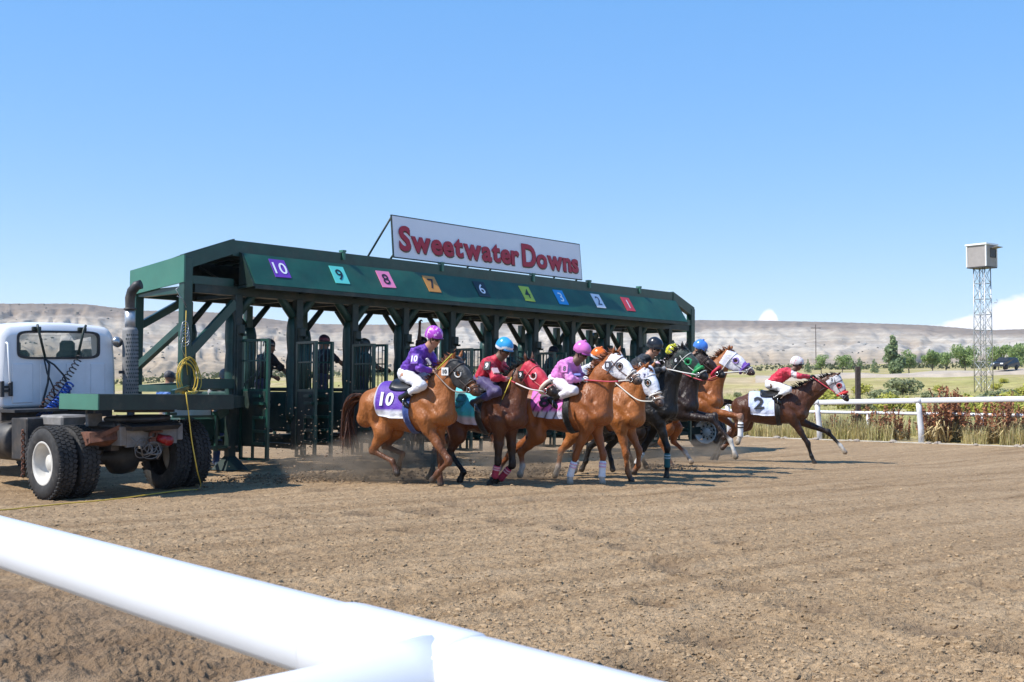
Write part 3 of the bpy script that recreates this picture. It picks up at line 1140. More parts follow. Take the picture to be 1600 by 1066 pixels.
# jack stand, ladder, tool box at the truck end
m = MB()
m.bar((-.13, -.05, .10), (-.13, -.05, 1.15), .15, .15, bev=.01)
m.add([(-.36, -.28, 0), (.10, -.28, 0), (.10, .18, 0), (-.36, .18, 0), (-.2, -.12, .24), (-.06, -.12, .24), (-.06, .02, .24), (-.2, .02, .24)],
      [(3, 2, 1, 0), (4, 5, 6, 7), (0, 1, 5, 4), (1, 2, 6, 5), (2, 3, 7, 6), (3, 0, 4, 7)])
gp('jack_stand', m, M['gdark'])
m = MB()
m.bar((-.42, -.05, .33), (-.42, -.05, .95), .05); m.bar((-.95, -.05, .40), (-.2, -.05, .40), .05, .05)
m.bar((-.42, -.05, .95), (-.2, -.05, 1.08), .12, .16); m.bar((-1.25, .0, .94), (-.3, .0, .94), .04, .04)
m.bar((-1.28, .1, .7), (-1.28, .1, 1.1), .06); m.bar((-1.28, .1, .98), (-.95, .4, .98), .05)
gp('stand_frame', m, M['green'])
m = MB(); m.box((-.45, .65, .70), (.85, .5, .42), bev=.03); gp('tool_box', m, M['pad'])
m = MB(); m.box((-.42, .62, .42), (.85, .5, .13), bev=.02); gp('battery_tray', m, M['gdark'])
m = MB(); m.box((-.40, .9, 1.02), (.8, .4, .22), bev=.02); gp('white_cover', m, M['white'])
# hitch platform that rides on the truck's turntable
m = MB()
px0, px1, py0, py1 = -4.13, -2.02, -2.95, -1.85
m.box(((px0 + px1) / 2, (py0 + py1) / 2, 1.315), (px1 - px0, py1 - py0, .03))
m.box(((px0 + px1) / 2, py0 + .015, 1.21), (px1 - px0, .03, .19)); m.box(((px0 + px1) / 2, py1 - .015, 1.21), (px1 - px0, .03, .19))
m.bar((px0 + .1, -2.4, 1.20), (px1, -2.4, 1.20), .2, .15)
m.bar((-2.35, -2.5, 1.20), (-.22, -.12, 1.20), .55, .2)
m.bar((-.55, -.12, 1.20), (-.1, -.12, 1.20), .3, .2)
hp = gp('hitch_platform', m, M['gdark'])
m = MB(); m.box((px0 - .012, (py0 + py1) / 2, 1.225), (.02, py1 - py0, .215)); gp('platform_end', m, M['green_lit'], hp)
m = MB(); m.lathe([(.0, 1.075), (.42, 1.075), (.42, 1.115), (0, 1.115)], 20, Matrix.Translation((-3.15, -2.4, 0))); gp('kingpin_plate', m, M['chassis'], hp)
m = MB(); m.bar((-2.4, -1.9, 1.36), (-.9, .05, 1.45), .06); m.bar((-.9, .05, 1.45), (-.2, .0, 1.45), .06); gp('tie_bar', m, M['green'])


# wheels and axle at the far end
def rim_wheel(name, parent, mat4, R=.5, w=.26, rim_r=.29, holes=True, front=True):
    """tyre with tread and a dished steel rim; local z is the axle, +z outward"""
    m = MB()
    tw = w / 2
    prof = [(rim_r, -tw * .86), (rim_r + .03, -tw), (R * .80, -tw * 1.06), (R * .955, -tw * .95), (R * .985, -tw * .80), (R, -tw * .4), (R, tw * .4),
            (R * .985, tw * .80), (R * .955, tw * .95), (R * .80, tw * 1.06), (rim_r + .03, tw), (rim_r, tw * .86)]
    m.lathe(prof, 40)
    t = m.build(name, M['tyre'], parent); t.matrix_local = mat4
    tr = MB()
    nb = 46
    for k in range(nb):
        a = 2 * PI * k / nb
        for j, zz in enumerate((-.72, -.24, .24, .72)):
            aa = a + (j % 2) * PI / nb
            rr = R + .004
            c = Vector((rr * math.cos(aa), rr * math.sin(aa), zz * tw))
            rot = Matrix.Rotation(aa, 3, 'Z') @ Matrix.Rotation(.35 * (1 if j % 2 else -1), 3, 'X')
            tr.box(c, (.026, 2 * PI * R / nb * .74, tw * .40), rot)
    tr.build('tread', M['tyre'], t)
    r = MB()
    d = tw * .95
    dep = -.35 * tw if front else tw * .55
    r.lathe([(rim_r + .012, d), (rim_r - .012, d + .008), (rim_r - .03, d - .03), (rim_r - .045, dep + .05), (rim_r - .07, dep), (.14, dep + .01), (.125, dep + .05), (.115, dep + .075), (0, dep + .08)], 36)
    rm = r.build('rim', M['rim'], t)
    if holes:
        h = MB()
        for k in range(10):
            a = 2 * PI * k / 10
            h.lathe([(0, dep + .004), (.028, dep + .004), (.028, dep + .012), (0, dep + .012)], 8, Matrix.Translation((.185 * math.cos(a), .185 * math.sin(a), .003)))
            h.lathe([(.012, dep + .03), (.012, dep + .075), (0, dep + .075)], 6, Matrix.Translation((.128 * math.cos(a), .128 * math.sin(a), .0)))
        h.build('wheel_bolts', M['gdark'], rm)
    return t


for (x, y) in ((15.0, -.30), (15.4, 1.9)):
    rim_wheel('wheel', gate, Matrix.Translation((x - .25, y, .36)) @ Matrix.Rotation(rad(12), 4, 'Z') @ Matrix.Rotation(-PI / 2, 4, 'Y'), .50, .28, .30)
m = MB(); m.tube([(15.1, -.3, .36), (15.5, 1.9, .36)], .07, 10); m.bar((13.4, .3, .62), (15.2, .3, .62), .14, .2); m.bar((13.4, 1.5, .62), (15.3, 1.5, .62), .14, .2)
m.box((14.7, .6, .72), (.9, 1.6, .12)); m.bar((11.6, .05, .33), (14.9, .05, .40), .3, .2)
gp('axle', m, M['gdark'])

# sign over the roof
SGL, SGR, SGB, SGT = 3.74, 9.77, 4.13, 4.975


def sg_pt(x, z, out=0):
    lean = (z - SGB) * .10
    return (x, .02 + lean - out, z)


m = MB()
q = [(SGL, SGB), (SGR, SGB), (SGR, SGT), (SGL, SGT)]
m.add([sg_pt(x, z, 0) for x, z in q] + [sg_pt(x, z, -.05) for x, z in q], [(0, 1, 2, 3), (7, 6, 5, 4), (0, 4, 5, 1), (1, 5, 6, 2), (2, 6, 7, 3), (3, 7, 4, 0)])
sg = gp('sign_board', m, M['sign_white'])
m = MB()
for a, b in (((SGL, SGB), (SGR, SGB)), ((SGL, SGT), (SGR, SGT)), ((SGL, SGB - .02), (SGL, SGT + .02)), ((SGR, SGB - .02), (SGR, SGT + .02))):
    m.bar(sg_pt(*a, -.02), sg_pt(*b, -.02), .045, .03, up=(0, 1, 0))
gp('sign_frame', m, M['gdark'], sg)


def letters():
    """each letter its own raised shape with a darker drop edge behind it"""
    texts = []
    widths = []
    full = 'Sweetwater Downs'
    spans = []
    x = 0
    for ch in full:
        if ch == ' ':
            x += .13; spans.append(None); continue
        big = ch in 'SD'
        V, F = text_mesh(ch, 1.0, .033)
        V = V.copy()
        sc = 1.0 if big else .98
        V *= sc
        w = V[:, 0].max() - V[:, 0].min()
        spans.append((ch, V, F, x + w / 2, w)); x += w + .03
    total = x - .03
    kx = 5.76 / total; kz = 0.62
    for s in spans:
        if s is None: continue
        ch, V, F, cx, w = s
        h = V[:, 1].max() - V[:, 1].min()
        if ch in 'SD': hz = .53; zc = .40
        elif ch == 't': hz = .41; zc = .355
        else: hz = .335; zc = .305
        vx = (cx + V[:, 0]) * kx + SGL + .14
        vz = V[:, 1] / h * hz + zc + SGB
        for k, (dx, dz, o0, o1, mt, nm) in enumerate(((.028, -.026, .004, .012, flat((.10, .085, .06)), 'letter_shadow'), (0, 0, .012, .03, M['sign_red'], 'sign_letter'))):
            n = len(vx)
            vs = [sg_pt(a + dx, b + dz, o1) for a, b in zip(vx, vz)] + [sg_pt(a + dx, b + dz, o0) for a, b in zip(vx, vz)]
            fs = [tuple(f) for f in F]
            cnt = {}
            for f in F:
                for i in range(len(f)):
                    e = (f[i], f[(i + 1) % len(f)])
                    cnt[e] = 1
            for (a, b) in list(cnt):
                if (b, a) not in cnt:
                    fs.append((a, a + n, b + n, b))
            mm = MB(); mm.add(vs, fs)
            if k == 0:
                par = gp(nm, mm, mt, sg)
            else:
                gp(nm, mm, mt, sg)


letters()
m = MB()
for x in (SGL + .03, 6.7, SGR - .05):
    m.tube([sg_pt(x, SGT - .02, -.06), (x, 1.15, 3.92)], .022, 6)
    m.tube([sg_pt(x, SGB + .05, -.06), (x, .2, 4.07)], .022, 6)
gp('sign_strut', m, M['gdark'])
for x in (2.35, 5.0, 7.9, 9.95, 12.0):
    m = MB(); m.box((x, -.07, 4.02), (.06, .05, .18)); m.box((x, -.04, 4.10), (.09, .12, .04))
    gp('fascia_clamp', m, M['green_lit'])

# ------------------------------------------------------------------ truck
tU = Vector((G2[0], G2[1], .02)).normalized()
tB = Vector((B2[0], B2[1], 0)).normalized()
tW = tU.cross(tB)
TR_M = Matrix((tU, tB, tW)).transposed().to_4x4()
TR_M.translation = Vector((-6.505, 16.0, -0.352))
truck = empty('tractor_truck', label='white day cab tractor truck backed under the green gate platform', cat='truck', mat=TR_M)


def tp(name, mb, mats, parent=None):
    return mb.build(name, mats, parent if parent is not None else truck)


for x, out in ((.14, -1), (.48, -1), (1.92, 1), (2.26, 1)):
    Mx = Matrix.Translation((x, 0, .5)) @ Matrix.Rotation(PI / 2 * out, 4, 'Y') @ Matrix.Rotation(x * 3, 4, 'Z')
    outer = x in (.14, 2.26)
    rim_wheel('wheel', truck, Mx, .5, .27, .295, holes=False, front=outer)
m = MB(); m.lathe([(.09, .62), (.1, .95), (.24, 1.05), (.26, 1.2), (.24, 1.35), (.1, 1.45), (.09, 1.8)], 18, Matrix.Translation((0, 0, .52)) @ Matrix.Rotation(PI / 2, 4, 'Y'))
m.tube([(1.2, .2, .55), (1.2, 2.0, .72)], .06, 10)
tp('rear_axle', m, M['chassis'])
for x in (.82, 1.60):
    m = MB(); m.bar((x, -.70, .90), (x, 4.6, .90), .09, .26, bev=.012); tp('frame_rail', m, M['dirty_grey'])
    m = MB(); m.bar((x - .02, -.55, .70), (x - .02, .75, .70), .12, .10); m.tube([(x, .0, .45), (x, .0, .8)], .09, 10); tp('spring_hanger', m, M['chassis'])
# end crossmember with its dipped top edge
m = MB()
top = []
for k in range(13):
    u = k / 12
    xx = .84 + .78 * u
    dip = .11 * math.sin(PI * min(1, max(0, (u - .12) / .76))) ** .8
    top.append((xx, 1.0 - dip))
poly = [(.84, .70), (1.62, .72)] + [(x, z) for x, z in top[::-1]]
m.prism(poly, -.80, -.74)
m.box((.80, -.62, .86), (.10, .34, .27), bev=.01); m.box((1.68, -.62, .88), (.10, .34, .24), bev=.01)
tp('end_crossmember', m, M['dirty_grey'])
m = MB(); m.add([(.42, -.55, .92), (.80, -.70, .97), (.80, -.42, .97), (.42, -.30, .92), (.40, -.6, .78), (.76, -.72, .82), (.76, -.5, .72), (.42, -.35, .70)],
                [(0, 1, 2, 3), (7, 6, 5, 4), (0, 4, 5, 1), (1, 5, 6, 2), (2, 6, 7, 3), (3, 7, 4, 0)])
m.bar((.40, -.52, .80), (.78, -.74, .99), .05, .06)
tp('rusty_bracket', m, M['rust'])
for x, z, r in ((1.42, .77, .075), (1.33, .80, .06)):
    m = MB(); m.lathe([(0, -.05), (r, -.05), (r, .045), (r * .9, .07), (0, .085)], 18, Matrix.Translation((x, -.87, z)) @ Matrix.Rotation(PI / 2 + (.0 if x > 1.4 else .3), 4, 'X') @ Matrix.Rotation(0 if x > 1.4 else .5, 4, 'Y'))
    tp('tail_light', m, M['red_lens'])
m = MB(); m.lathe([(.035, -.02), (.06, -.02), (.06, .03), (.035, .03)], 14, Matrix.Translation((1.22, -.84, .86)) @ Matrix.Rotation(PI / 2, 4, 'X')); m.box((1.2, -.85, .78), (.10, .05, .05)); m.box((1.28, -.85, .90), (.16, .03, .03))
tp('trailer_socket', m, M['rust'])
m = MB()
r = random.Random(3)
for k in range(9):
    cx, cz = 1.12 + r.uniform(-.08, .1), .68 + r.uniform(-.06, .05)
    a, b = r.uniform(.06, .15), r.uniform(.06, .13)
    ph = r.uniform(0, 6)
    m.tube([(cx + a * math.cos(ph + t * .5), -.86 + .03 * math.sin(t + k), cz + b * math.sin(ph + t * .5)) for t in range(12)], .007, 5)
m.tube([(.88, -.84, .84), (1.0, -.88, .72), (1.05, -.86, .58)], .009, 5); m.tube([(1.30, -.86, .72), (1.32, -.88, .6), (1.26, -.87, .52)], .012, 5)
tp('loose_wiring', m, plain('dirty_wiring', (.16, .145, .13), .6, var=.4))
# fifth wheel and the grey deck boxes
m = MB(); m.box((1.2, -.1, 1.00), (.98, 1.1, .10), bev=.04)
m.add([(.82, -1.0, .99), (1.58, -1.0, .99), (1.62, -.3, 1.10), (.78, -.3, 1.10), (.85, -.95, .93), (1.55, -.95, .93), (1.62, -.3, .96), (.78, -.3, .96)], [(0, 1, 2, 3), (7, 6, 5, 4), (0, 4, 5, 1), (1, 5, 6, 2), (2, 6, 7, 3), (3, 7, 4, 0)])
m.lathe([(.0, 1.03), (.40, 1.03), (.46, 1.07), (.46, 1.10), (.42, 1.125), (0, 1.125)], 22, Matrix.Translation((1.2, -.45, 0)))
tp('fifth_wheel', m, M['chassis'])
m = MB(); m.box((.60, .55, 1.06), (.42, .7, .16), bev=.03); m.box((.68, -.18, 1.08), (.22, .08, .18), bev=.01); m.bar((.72, -.12, 1.0), (.72, -.12, 1.26), .02); m.bar((.60, -.12, 1.0), (.60, -.12, 1.22), .02)
tp('deck_box', m, M['dirty_grey'])
m = MB(); m.tube([(.95, -.1, 1.05), (.97, -.1, 1.11)], .04, 8); tp('yellow_cap', m, M['cord'])
# tank, steps, chain
m = MB(); m.lathe([(0, 0), (.26, 0), (.29, .03), (.29, 1.2), (.26, 1.23), (0, 1.23)], 22, Matrix.Translation((.36, 1.35, .74)) @ Matrix.Rotation(-PI / 2, 4, 'X'))
tp('fuel_tank', m, M['chassis'])
m = MB(); m.box((.42, 1.02, .80), (.55, .5, .62), bev=.02); m.box((.5, 1.35, 1.20), (.8, .6, .04)); tp('battery_box', m, M['chassis'])
m = MB()
for k in range(16):
    m.lathe([(.02, -.008), (.034, -.008), (.034, .008), (.02, .008)], 8, Matrix.Translation((.07 + .004 * (k % 3), .72, .92 - k * .042)) @ Matrix.Rotation(PI / 2, 4, 'X' if k % 2 else 'Y'))
tp('hanging_chain', m, M['rust'])


# cab: rounded shell built from cross-sections along its length
def cab_section(y, zt, zb, x0, x1, r, crown=.05):
    pts = []
    n = 6
    pts.append((x0 + .03, y, zb)); pts.append((x0, y, zb + .05))
    pts.append((x0 + .01, y, zb + (zt - zb) * .5))
    for k in range(n + 1):
        a = PI - (PI / 2) * k / n
        pts.append((x0 + .04 + r + r * math.cos(a), y, zt - r + r * math.sin(a)))
    for k in range(1, 5):
        u = k / 5
        xx = x0 + .04 + r + (x1 - x0 - .08 - 2 * r) * u
        pts.append((xx, y, zt + crown * math.sin(PI * u)))
    for k in range(n + 1):
        a = PI / 2 - (PI / 2) * k / n
        pts.append((x1 - .04 - r + r * math.cos(a), y, zt - r + r * math.sin(a)))
    pts.append((x1 - .01, y, zb + (zt - zb) * .5)); pts.append((x1, y, zb + .05)); pts.append((x1 - .03, y, zb))
    return pts


CX0, CX1, CZB = .20, 2.12, 1.22
WX0, WX1, WZ0, WZ1 = .50, 1.80, 1.99, 2.39
secs = [(1.81, 2.34, 1.27, CX0 + .06, CX1 - .06, .12, .04), (1.84, 2.44, 1.23, CX0 + .02, CX1 - .02, .15, .05), (1.92, 2.49, CZB, CX0, CX1, .17, .055),
        (2.6, 2.52, CZB, CX0, CX1, .17, .055), (3.25, 2.47, CZB, CX0, CX1, .17, .05), (3.75, 1.78, CZB - .3, CX0, CX1, .12, .03),
        (3.85, 1.74, .8, CX0 + .1, CX1 - .1, .14, .05), (5.0, 1.62, .75, CX0 + .22, CX1 - .22, .2, .05), (5.35, 1.45, .75, CX0 + .3, CX1 - .3, .2, .04)]
m = MB(); m.s = True
rings = [cab_section(*s) for s in secs]
n = len(rings[0])
vs = [p for r_ in rings for p in r_]
fs = [(i * n + k, i * n + (k + 1) % n, (i + 1) * n + (k + 1) % n, (i + 1) * n + k) for i in range(len(rings) - 1) for k in range(n) if not (i == 4 and 5 <= k <= 17) and not (i == 3 and k in (2, 20))]
fs.append(tuple((len(rings) - 1) * n + k for k in range(n)))
m.add(vs, fs)
# back wall with the window opening cut out
ring0 = rings[0]
yb = 1.81
cxm, czm = (WX0 + WX1) / 2, (WZ0 + WZ1) / 2


def rrect(x0, x1, z0, z1, r, npts, y):
    """rounded rectangle sampled at the same bearings as the wall outline"""
    out = []
    for (px, py, pz) in npts:
        dx, dz = px - cxm, pz - czm
        hx, hz = (x1 - x0) / 2, (z1 - z0) / 2
        q = 7.0
        s = (abs(dx / hx) ** q + abs(dz / hz) ** q) ** (-1 / q)
        out.append((cxm + dx * s, y, czm + dz * s))
    return out


outl = []
for k in range(n):
    a = Vector(ring0[k]); b = Vector(ring0[(k + 1) % n])
    steps = 8 if (b - a).length > .4 else (4 if (b - a).length > .12 else 2)
    for s in range(steps):
        outl.append(tuple(a.lerp(b, s / steps)))
inn = rrect(WX0, WX1, WZ0, WZ1, .06, outl, yb)
N = len(outl)
m.add(outl + inn, [(k, (k + 1) % N, N + (k + 1) % N, N + k) for k in range(N)], False)
tp('cab', m, M['truck_white'])
m = MB()
i1 = rrect(WX0 - .022, WX1 + .022, WZ0 - .022, WZ1 + .022, .06, outl, yb - .016)
i2 = rrect(WX0 + .012, WX1 - .012, WZ0 + .012, WZ1 - .012, .06, outl, yb - .016)
i3 = rrect(WX0 - .022, WX1 + .022, WZ0 - .022, WZ1 + .022, .06, outl, yb + .03)
i4 = rrect(WX0 + .012, WX1 - .012, WZ0 + .012, WZ1 - .012, .06, outl, yb + .03)
m.add(i1 + i2 + i3 + i4, [q for k in range(N) for q in ((k, (k + 1) % N, N + (k + 1) % N, N + k), (k, 2 * N + k, 2 * N + (k + 1) % N, (k + 1) % N), (N + k, N + (k + 1) % N, 3 * N + (k + 1) % N, 3 * N + k))])
wf = tp('rear_window', m, M['black'])
m = MB(); m.add(rrect(WX0 + .0, WX1 - .0, WZ0 + .0, WZ1 - .0, .06, outl, yb + .005), [tuple(range(N))]); m.build('pane', M['glass'], wf)
# interior: seats, dash, windscreen and side windows so light shows through
m = MB()
for x in (.72, 1.62):
    m.box((x, 2.45, 1.75), (.46, .14, .75), Matrix.Rotation(.15, 3, 'X'), bev=.06); m.box((x, 2.5, 2.17), (.26, .10, .22), bev=.05)
m.box((1.16, 3.25, 1.75), (1.7, .35, .25), bev=.05)
tp('seat', m, M['black'])
# wall pressings, grab handle, door rubber blocks
m = MB()
for x0, x1 in ((.40, .72), (.84, 1.14), (1.26, 1.56), (1.66, 1.90)):
    m.box(((x0 + x1) / 2, 1.803, 1.60), (x1 - x0, .016, .60), bev=.008)
tp('pressed_panel', m, M['truck_white'])
m = MB(); m.tube([(.31, 1.79, 2.22), (.31, 1.74, 2.20), (.34, 1.73, 1.62), (.34, 1.79, 1.60)], .016, 8); tp('grab_handle', m, M['white'])
m = MB(); m.box((.23, 1.76, 1.52), (.05, .06, .24), bev=.008); m.box((.36, 1.76, 1.52), (.05, .06, .22), bev=.008); m.bar((.22, 1.77, 1.55), (.37, 1.77, 1.55), .04); m.bar((.22, 1.77, 1.49), (.37, 1.77, 1.49), .04)
tp('rubber_stop', m, M['black'])
m = MB(); m.box((1.16, 1.83, 1.20), (1.85, .10, .08), bev=.02); m.box((1.16, 1.9, 1.1), (1.8, .08, .12)); tp('cab_sill', m, M['chassis'])
for x in (.78, 1.52):
    m = MB(); m.tube([(x + (.0 if x < 1 else .05), 1.77, 2.50), (x, 1.74, 2.44), (x + (.10 if x < 1 else -.12), 1.72, 1.98)], .02, 8); m.box((x, 1.80, 2.44), (.14, .05, .06), bev=.01)
    tp('hose_spring_arm', m, M['gdark'])
m = MB()
m.tube([(.88, 1.72, 1.98), (.93, 1.69, 1.88), (.90, 1.68, 1.6), (.82, 1.66, 1.35), (.78, 1.6, 1.22)], .018, 6)
m.tube([(.90, 1.72, 1.95), (1.0, 1.68, 1.88), (1.14, 1.66, 1.72), (1.22, 1.64, 1.5), (1.24, 1.6, 1.2)], .016, 6)
m.tube([(.86, 1.72, 1.98), (.88, 1.66, 1.75), (.96, 1.64, 1.55), (1.0, 1.6, 1.22)], .012, 6)
tp('air_hose', m, M['black'])


def coil(p0, p1, turns, R, r, sag=.0):
    pts = []
    a = Vector(p0); b = Vector(p1); ax = (b - a).normalized(); u = ax.cross(Vector((0, 1, 0))).normalized(); v = ax.cross(u)
    nn = int(turns * 10)
    for k in range(nn + 1):
        t = k / nn
        an = 2 * PI * turns * t
        pts.append(a.lerp(b, t) + Vector((0, 0, -sag * math.sin(PI * t))) + (u * math.cos(an) + v * math.sin(an)) * R)
    return pts


m = MB(); m.tube(coil((1.22, 1.60, 1.58), (.66, 1.45, 1.08), 14, .06, .014, .05), .014, 5); tp('coiled_air_line', m, M['rope_blue'])
m = MB(); m.tube(coil((1.42, 1.66, 2.02), (1.06, 1.62, 1.55), 9, .05, .009, .04), .009, 5); tp('coiled_cable', m, M['chassis'])
m = MB(); m.tube(coil((1.06, 1.6, 1.6), (.74, 1.55, 1.2), 8, .05, .009, .0), .009, 5); tp('coiled_cable', m, M['rust'])
# exhaust
M['dull_steel'] = plain('dull_stack_steel', (.21, .205, .20), .7, .15, var=.25, scale=9, dirt=.2)
m = MB(); m.lathe([(0, 1.30), (.10, 1.30), (.125, 1.34), (.125, 2.42), (.10, 2.47), (0, 2.47)], 22, Matrix.Translation((2.24, 1.60, 0)))
ex = tp('exhaust_stack', m, M['dull_steel'])
m = MB()
for zc in range(16):
    for k in range(14):
        a = -2.6 + k * .26 + (zc % 2) * .13
        rr = .1262
        m.box((2.24 + rr * math.cos(a), 1.60 + rr * math.sin(a), 1.42 + zc * .062), (.004, .014, .026), Matrix.Rotation(a, 3, 'Z'))
tag(m.build('guard_slots', M['gdark'], ex), kind='stuff')
m = MB(); m.tube([(2.24, 1.6, 2.46), (2.24, 1.6, 2.80), (2.24, 1.6, 2.95), (2.25, 1.56, 3.06), (2.29, 1.48, 3.15), (2.34, 1.42, 3.17)], [.075, .075, .08, .08, .078, .075], 14)
m.lathe([(.078, 2.76), (.10, 2.76), (.10, 2.79), (.078, 2.79)], 14, Matrix.Translation((2.24, 1.6, 0)))
m.build('exhaust_pipe', M['chassis'], ex)
m = MB(); m.tube([(2.24, 1.6, 2.44), (2.24, 1.6, 2.74)], .085, 14); m.build('stack_collar', M['galv'], ex)
m = MB(); m.lathe([(0, 0), (.07, 0), (.085, .05), (.08, .11), (0, .13)], 16, Matrix.Translation((2.05, 1.74, 2.26)) @ Matrix.Rotation(PI / 2 + .3, 4, 'X')); tp('work_light', m, M['steel'])
m = MB(); m.tube([(2.0, 1.6, 1.0), (2.24, 1.6, 1.0), (2.24, 1.6, 1.35)], .07, 10); m.box((2.15, 1.6, 1.75), (.2, .06, .05)); tp('exhaust_elbow', m, M['chassis'])
for s in (0, 1):       # front wheels, fenders
    x = .34 if s == 0 else 1.98
    rim_wheel('wheel', truck, Matrix.Translation((x, 4.5, .5)) @ Matrix.Rotation(PI / 2 * (-1 if s == 0 else 1), 4, 'Y'), .5, .28, .295, holes=True)
    m = MB(); pts = []
    for k in range(9):
        a = PI * k / 8
        pts.append((4.5 + .62 * math.cos(a), .55 + .60 * math.sin(a)))
    outer_ = [(y, z) for y, z in pts]; inner_ = [(4.5 + (y - 4.5) * .93, .55 + (z - .55) * .93) for y, z in pts][::-1]
    m.prism(outer_ + inner_, x - .2, x + .2, Matrix(((0, 1, 0, 0), (1, 0, 0, 0), (0, 0, 1, 0), (0, 0, 0, 1)))); tp('fender', m, M['truck_white'])
for xs, sx in ((CX0, -1), (CX1, 1)):
    m = MB(); m.add([(xs + sx * .004, 2.15, 1.75), (xs + sx * .004, 3.3, 1.72), (xs + sx * -.02, 3.05, 2.28), (xs + sx * -.02, 2.2, 2.30)], [(0, 1, 2, 3)]); tp('side_window', m, M['glass'])
    m = MB(); m.bar((xs + sx * .1, 3.3, 1.9), (xs + sx * .22, 3.3, 1.9), .03); m.box((xs + sx * .25, 3.3, 1.95), (.18, .05, .42), bev=.02); tp('mirror', m, M['black'])
m = MB(); m.add([(CX0 + .14, 3.70, 1.86), (CX1 - .14, 3.70, 1.86), (CX1 - .2, 3.32, 2.40), (CX0 + .2, 3.32, 2.40)], [(0, 1, 2, 3)]); tp('windscreen', m, M['glass'])

# ------------------------------------------------------------------ rails
def fence_pt(t, g, z):
    x, y = ground_xy(t, g)
    return Vector((x, y, z))


far_rail = empty('running_rail', tuple(fence_pt(0, RAIL_G, -.55)), label='white running rail on goosenecks along the far side of the track', cat='rail')
inner_rail = empty('low_rail', tuple(fence_pt(0, RAIL_G + 1.0, -.52)), label='thin white lower rail on slim posts behind the running rail', cat='rail')


def on(o, mb, name, mt):
    ob = mb.build(name, mt)
    ob.parent = o
    ob.matrix_parent_inverse = Matrix.Translation(-Vector(o.location))
    return ob


def rail_top(t):
    return .60 + .040 * (t + 14.0)           # the rail climbs a little along the straight


# where along the track a pixel column of the photograph meets the rail line
T0 = 10.07 * -B2[0] + 37.04 * -B2[1]          # at column 1290
T1 = 14.60 * -B2[0] + 32.88 * -B2[1]          # at column 1600


def rail_z(t):
    return .655 + (.845 - .655) * (t - T0) / (T1 - T0) if t > T0 - 3 else .655 - .0935


def rz(t):
    u = (t - T0) / (T1 - T0)
    return .66 + .165 * max(-.5, min(u, 3.2))


ts = [T0 - 34 + k * 1.1 for k in range(80)]
m = MB(); m.s = True
ring_ = [(-.03, -.082), (.03, -.082), (.048, -.045), (.048, .045), (.026, .078), (-.026, .078), (-.048, .045), (-.048, -.045)]
vs = []; fs = []
for t in ts:
    for (a, b) in ring_:
        vs.append(fence_pt(t, RAIL_G + a, rz(t) + b))
for i in range(len(ts) - 1):
    for k in range(8):
        fs.append((i * 8 + k, i * 8 + (k + 1) % 8, (i + 1) * 8 + (k + 1) % 8, (i + 1) * 8 + k))
m.add(vs, fs)
on(far_rail, m, 'top_rail', M['rail_white'])
TP = [12.25 * -B2[0] + 34.9 * -B2[1] + 3.36 * k for k in range(-9, 14)]
for t in TP:
    m = MB(); m.s = True
    a = fence_pt(t, RAIL_G + .02, rz(t) - .05)
    m.tube([a, fence_pt(t + .02, RAIL_G + .03, rz(t) - .35), fence_pt(t + .05, RAIL_G + .06, -.1), fence_pt(t + .05, RAIL_G + .08, -.64)], [.085, .080, .09, .09], 10)
    on(far_rail, m, 'post', M['rail_white'])
    m = MB(); m.tube([fence_pt(t - .09, RAIL_G, rz(t)), fence_pt(t + .09, RAIL_G, rz(t))], .09, 10, True); on(far_rail, m, 'rail_sleeve', M['rail_white'])
m = MB(); m.tube([fence_pt(T0 - 34, RAIL_G + 1.0, .30), fence_pt(T0 + 4, RAIL_G + 1.0, .32), fence_pt(T0 + 55, RAIL_G + 1.0, .40)], .055, 10)
on(inner_rail, m, 'top_rail', M['rail_white'])
for k in range(-9, 15):
    t = T0 + .95 + 3.62 * k
    m = MB(); m.tube([fence_pt(t, RAIL_G + 1.02, .30), fence_pt(t, RAIL_G + 1.02, -.62)], .055, 8); on(inner_rail, m, 'post', M['rail_white'])

# the near rail, just in front of the photographer
NR = empty('near_rail', (-.33, 1.51, -.05), label='large white rail close in the foreground crossing the lower left corner', cat='rail')
nd = Vector((.668, -.744, 0)).normalized(); nn = Vector((nd.y, -nd.x, 0))         # along, and towards the photographer
P0 = Vector((-.333, 1.51, .985))


def near_ring(s, k=1.0, up=0.0, bul=0.0):
    """rail section: rounded top, flat tall side; local (towards photographer, up)"""
    out = []
    sec = [(-.050, -.012), (-.040, -.002), (-.022, .000), (.000, -.003), (.020, -.010), (.034, -.024), (.040, -.040), (.042, -.066), (.040, -.092), (.030, -.106), (.008, -.112), (-.03, -.112), (-.05, -.10), (-.056, -.06)]
    for a, b in sec:
        out.append(P0 + nd * s + nn * (a * k * .9) + Vector((0, 0, (-.045 + (b + .05) * k) * .74 - .004 + up)))
    return out


def near_rail_part(name, stations):
    m = MB(); m.s = True
    rr = [near_ring(*st) for st in stations]
    n_ = len(rr[0])
    m.add([p for r_ in rr for p in r_], [(i * n_ + k, i * n_ + (k + 1) % n_, (i + 1) * n_ + (k + 1) % n_, (i + 1) * n_ + k) for i in range(len(rr) - 1) for k in range(n_)] +
          [tuple(range(n_)), tuple((len(rr) - 1) * n_ + k for k in range(n_))])
    return on(NR, m, name, M['rail_white'])


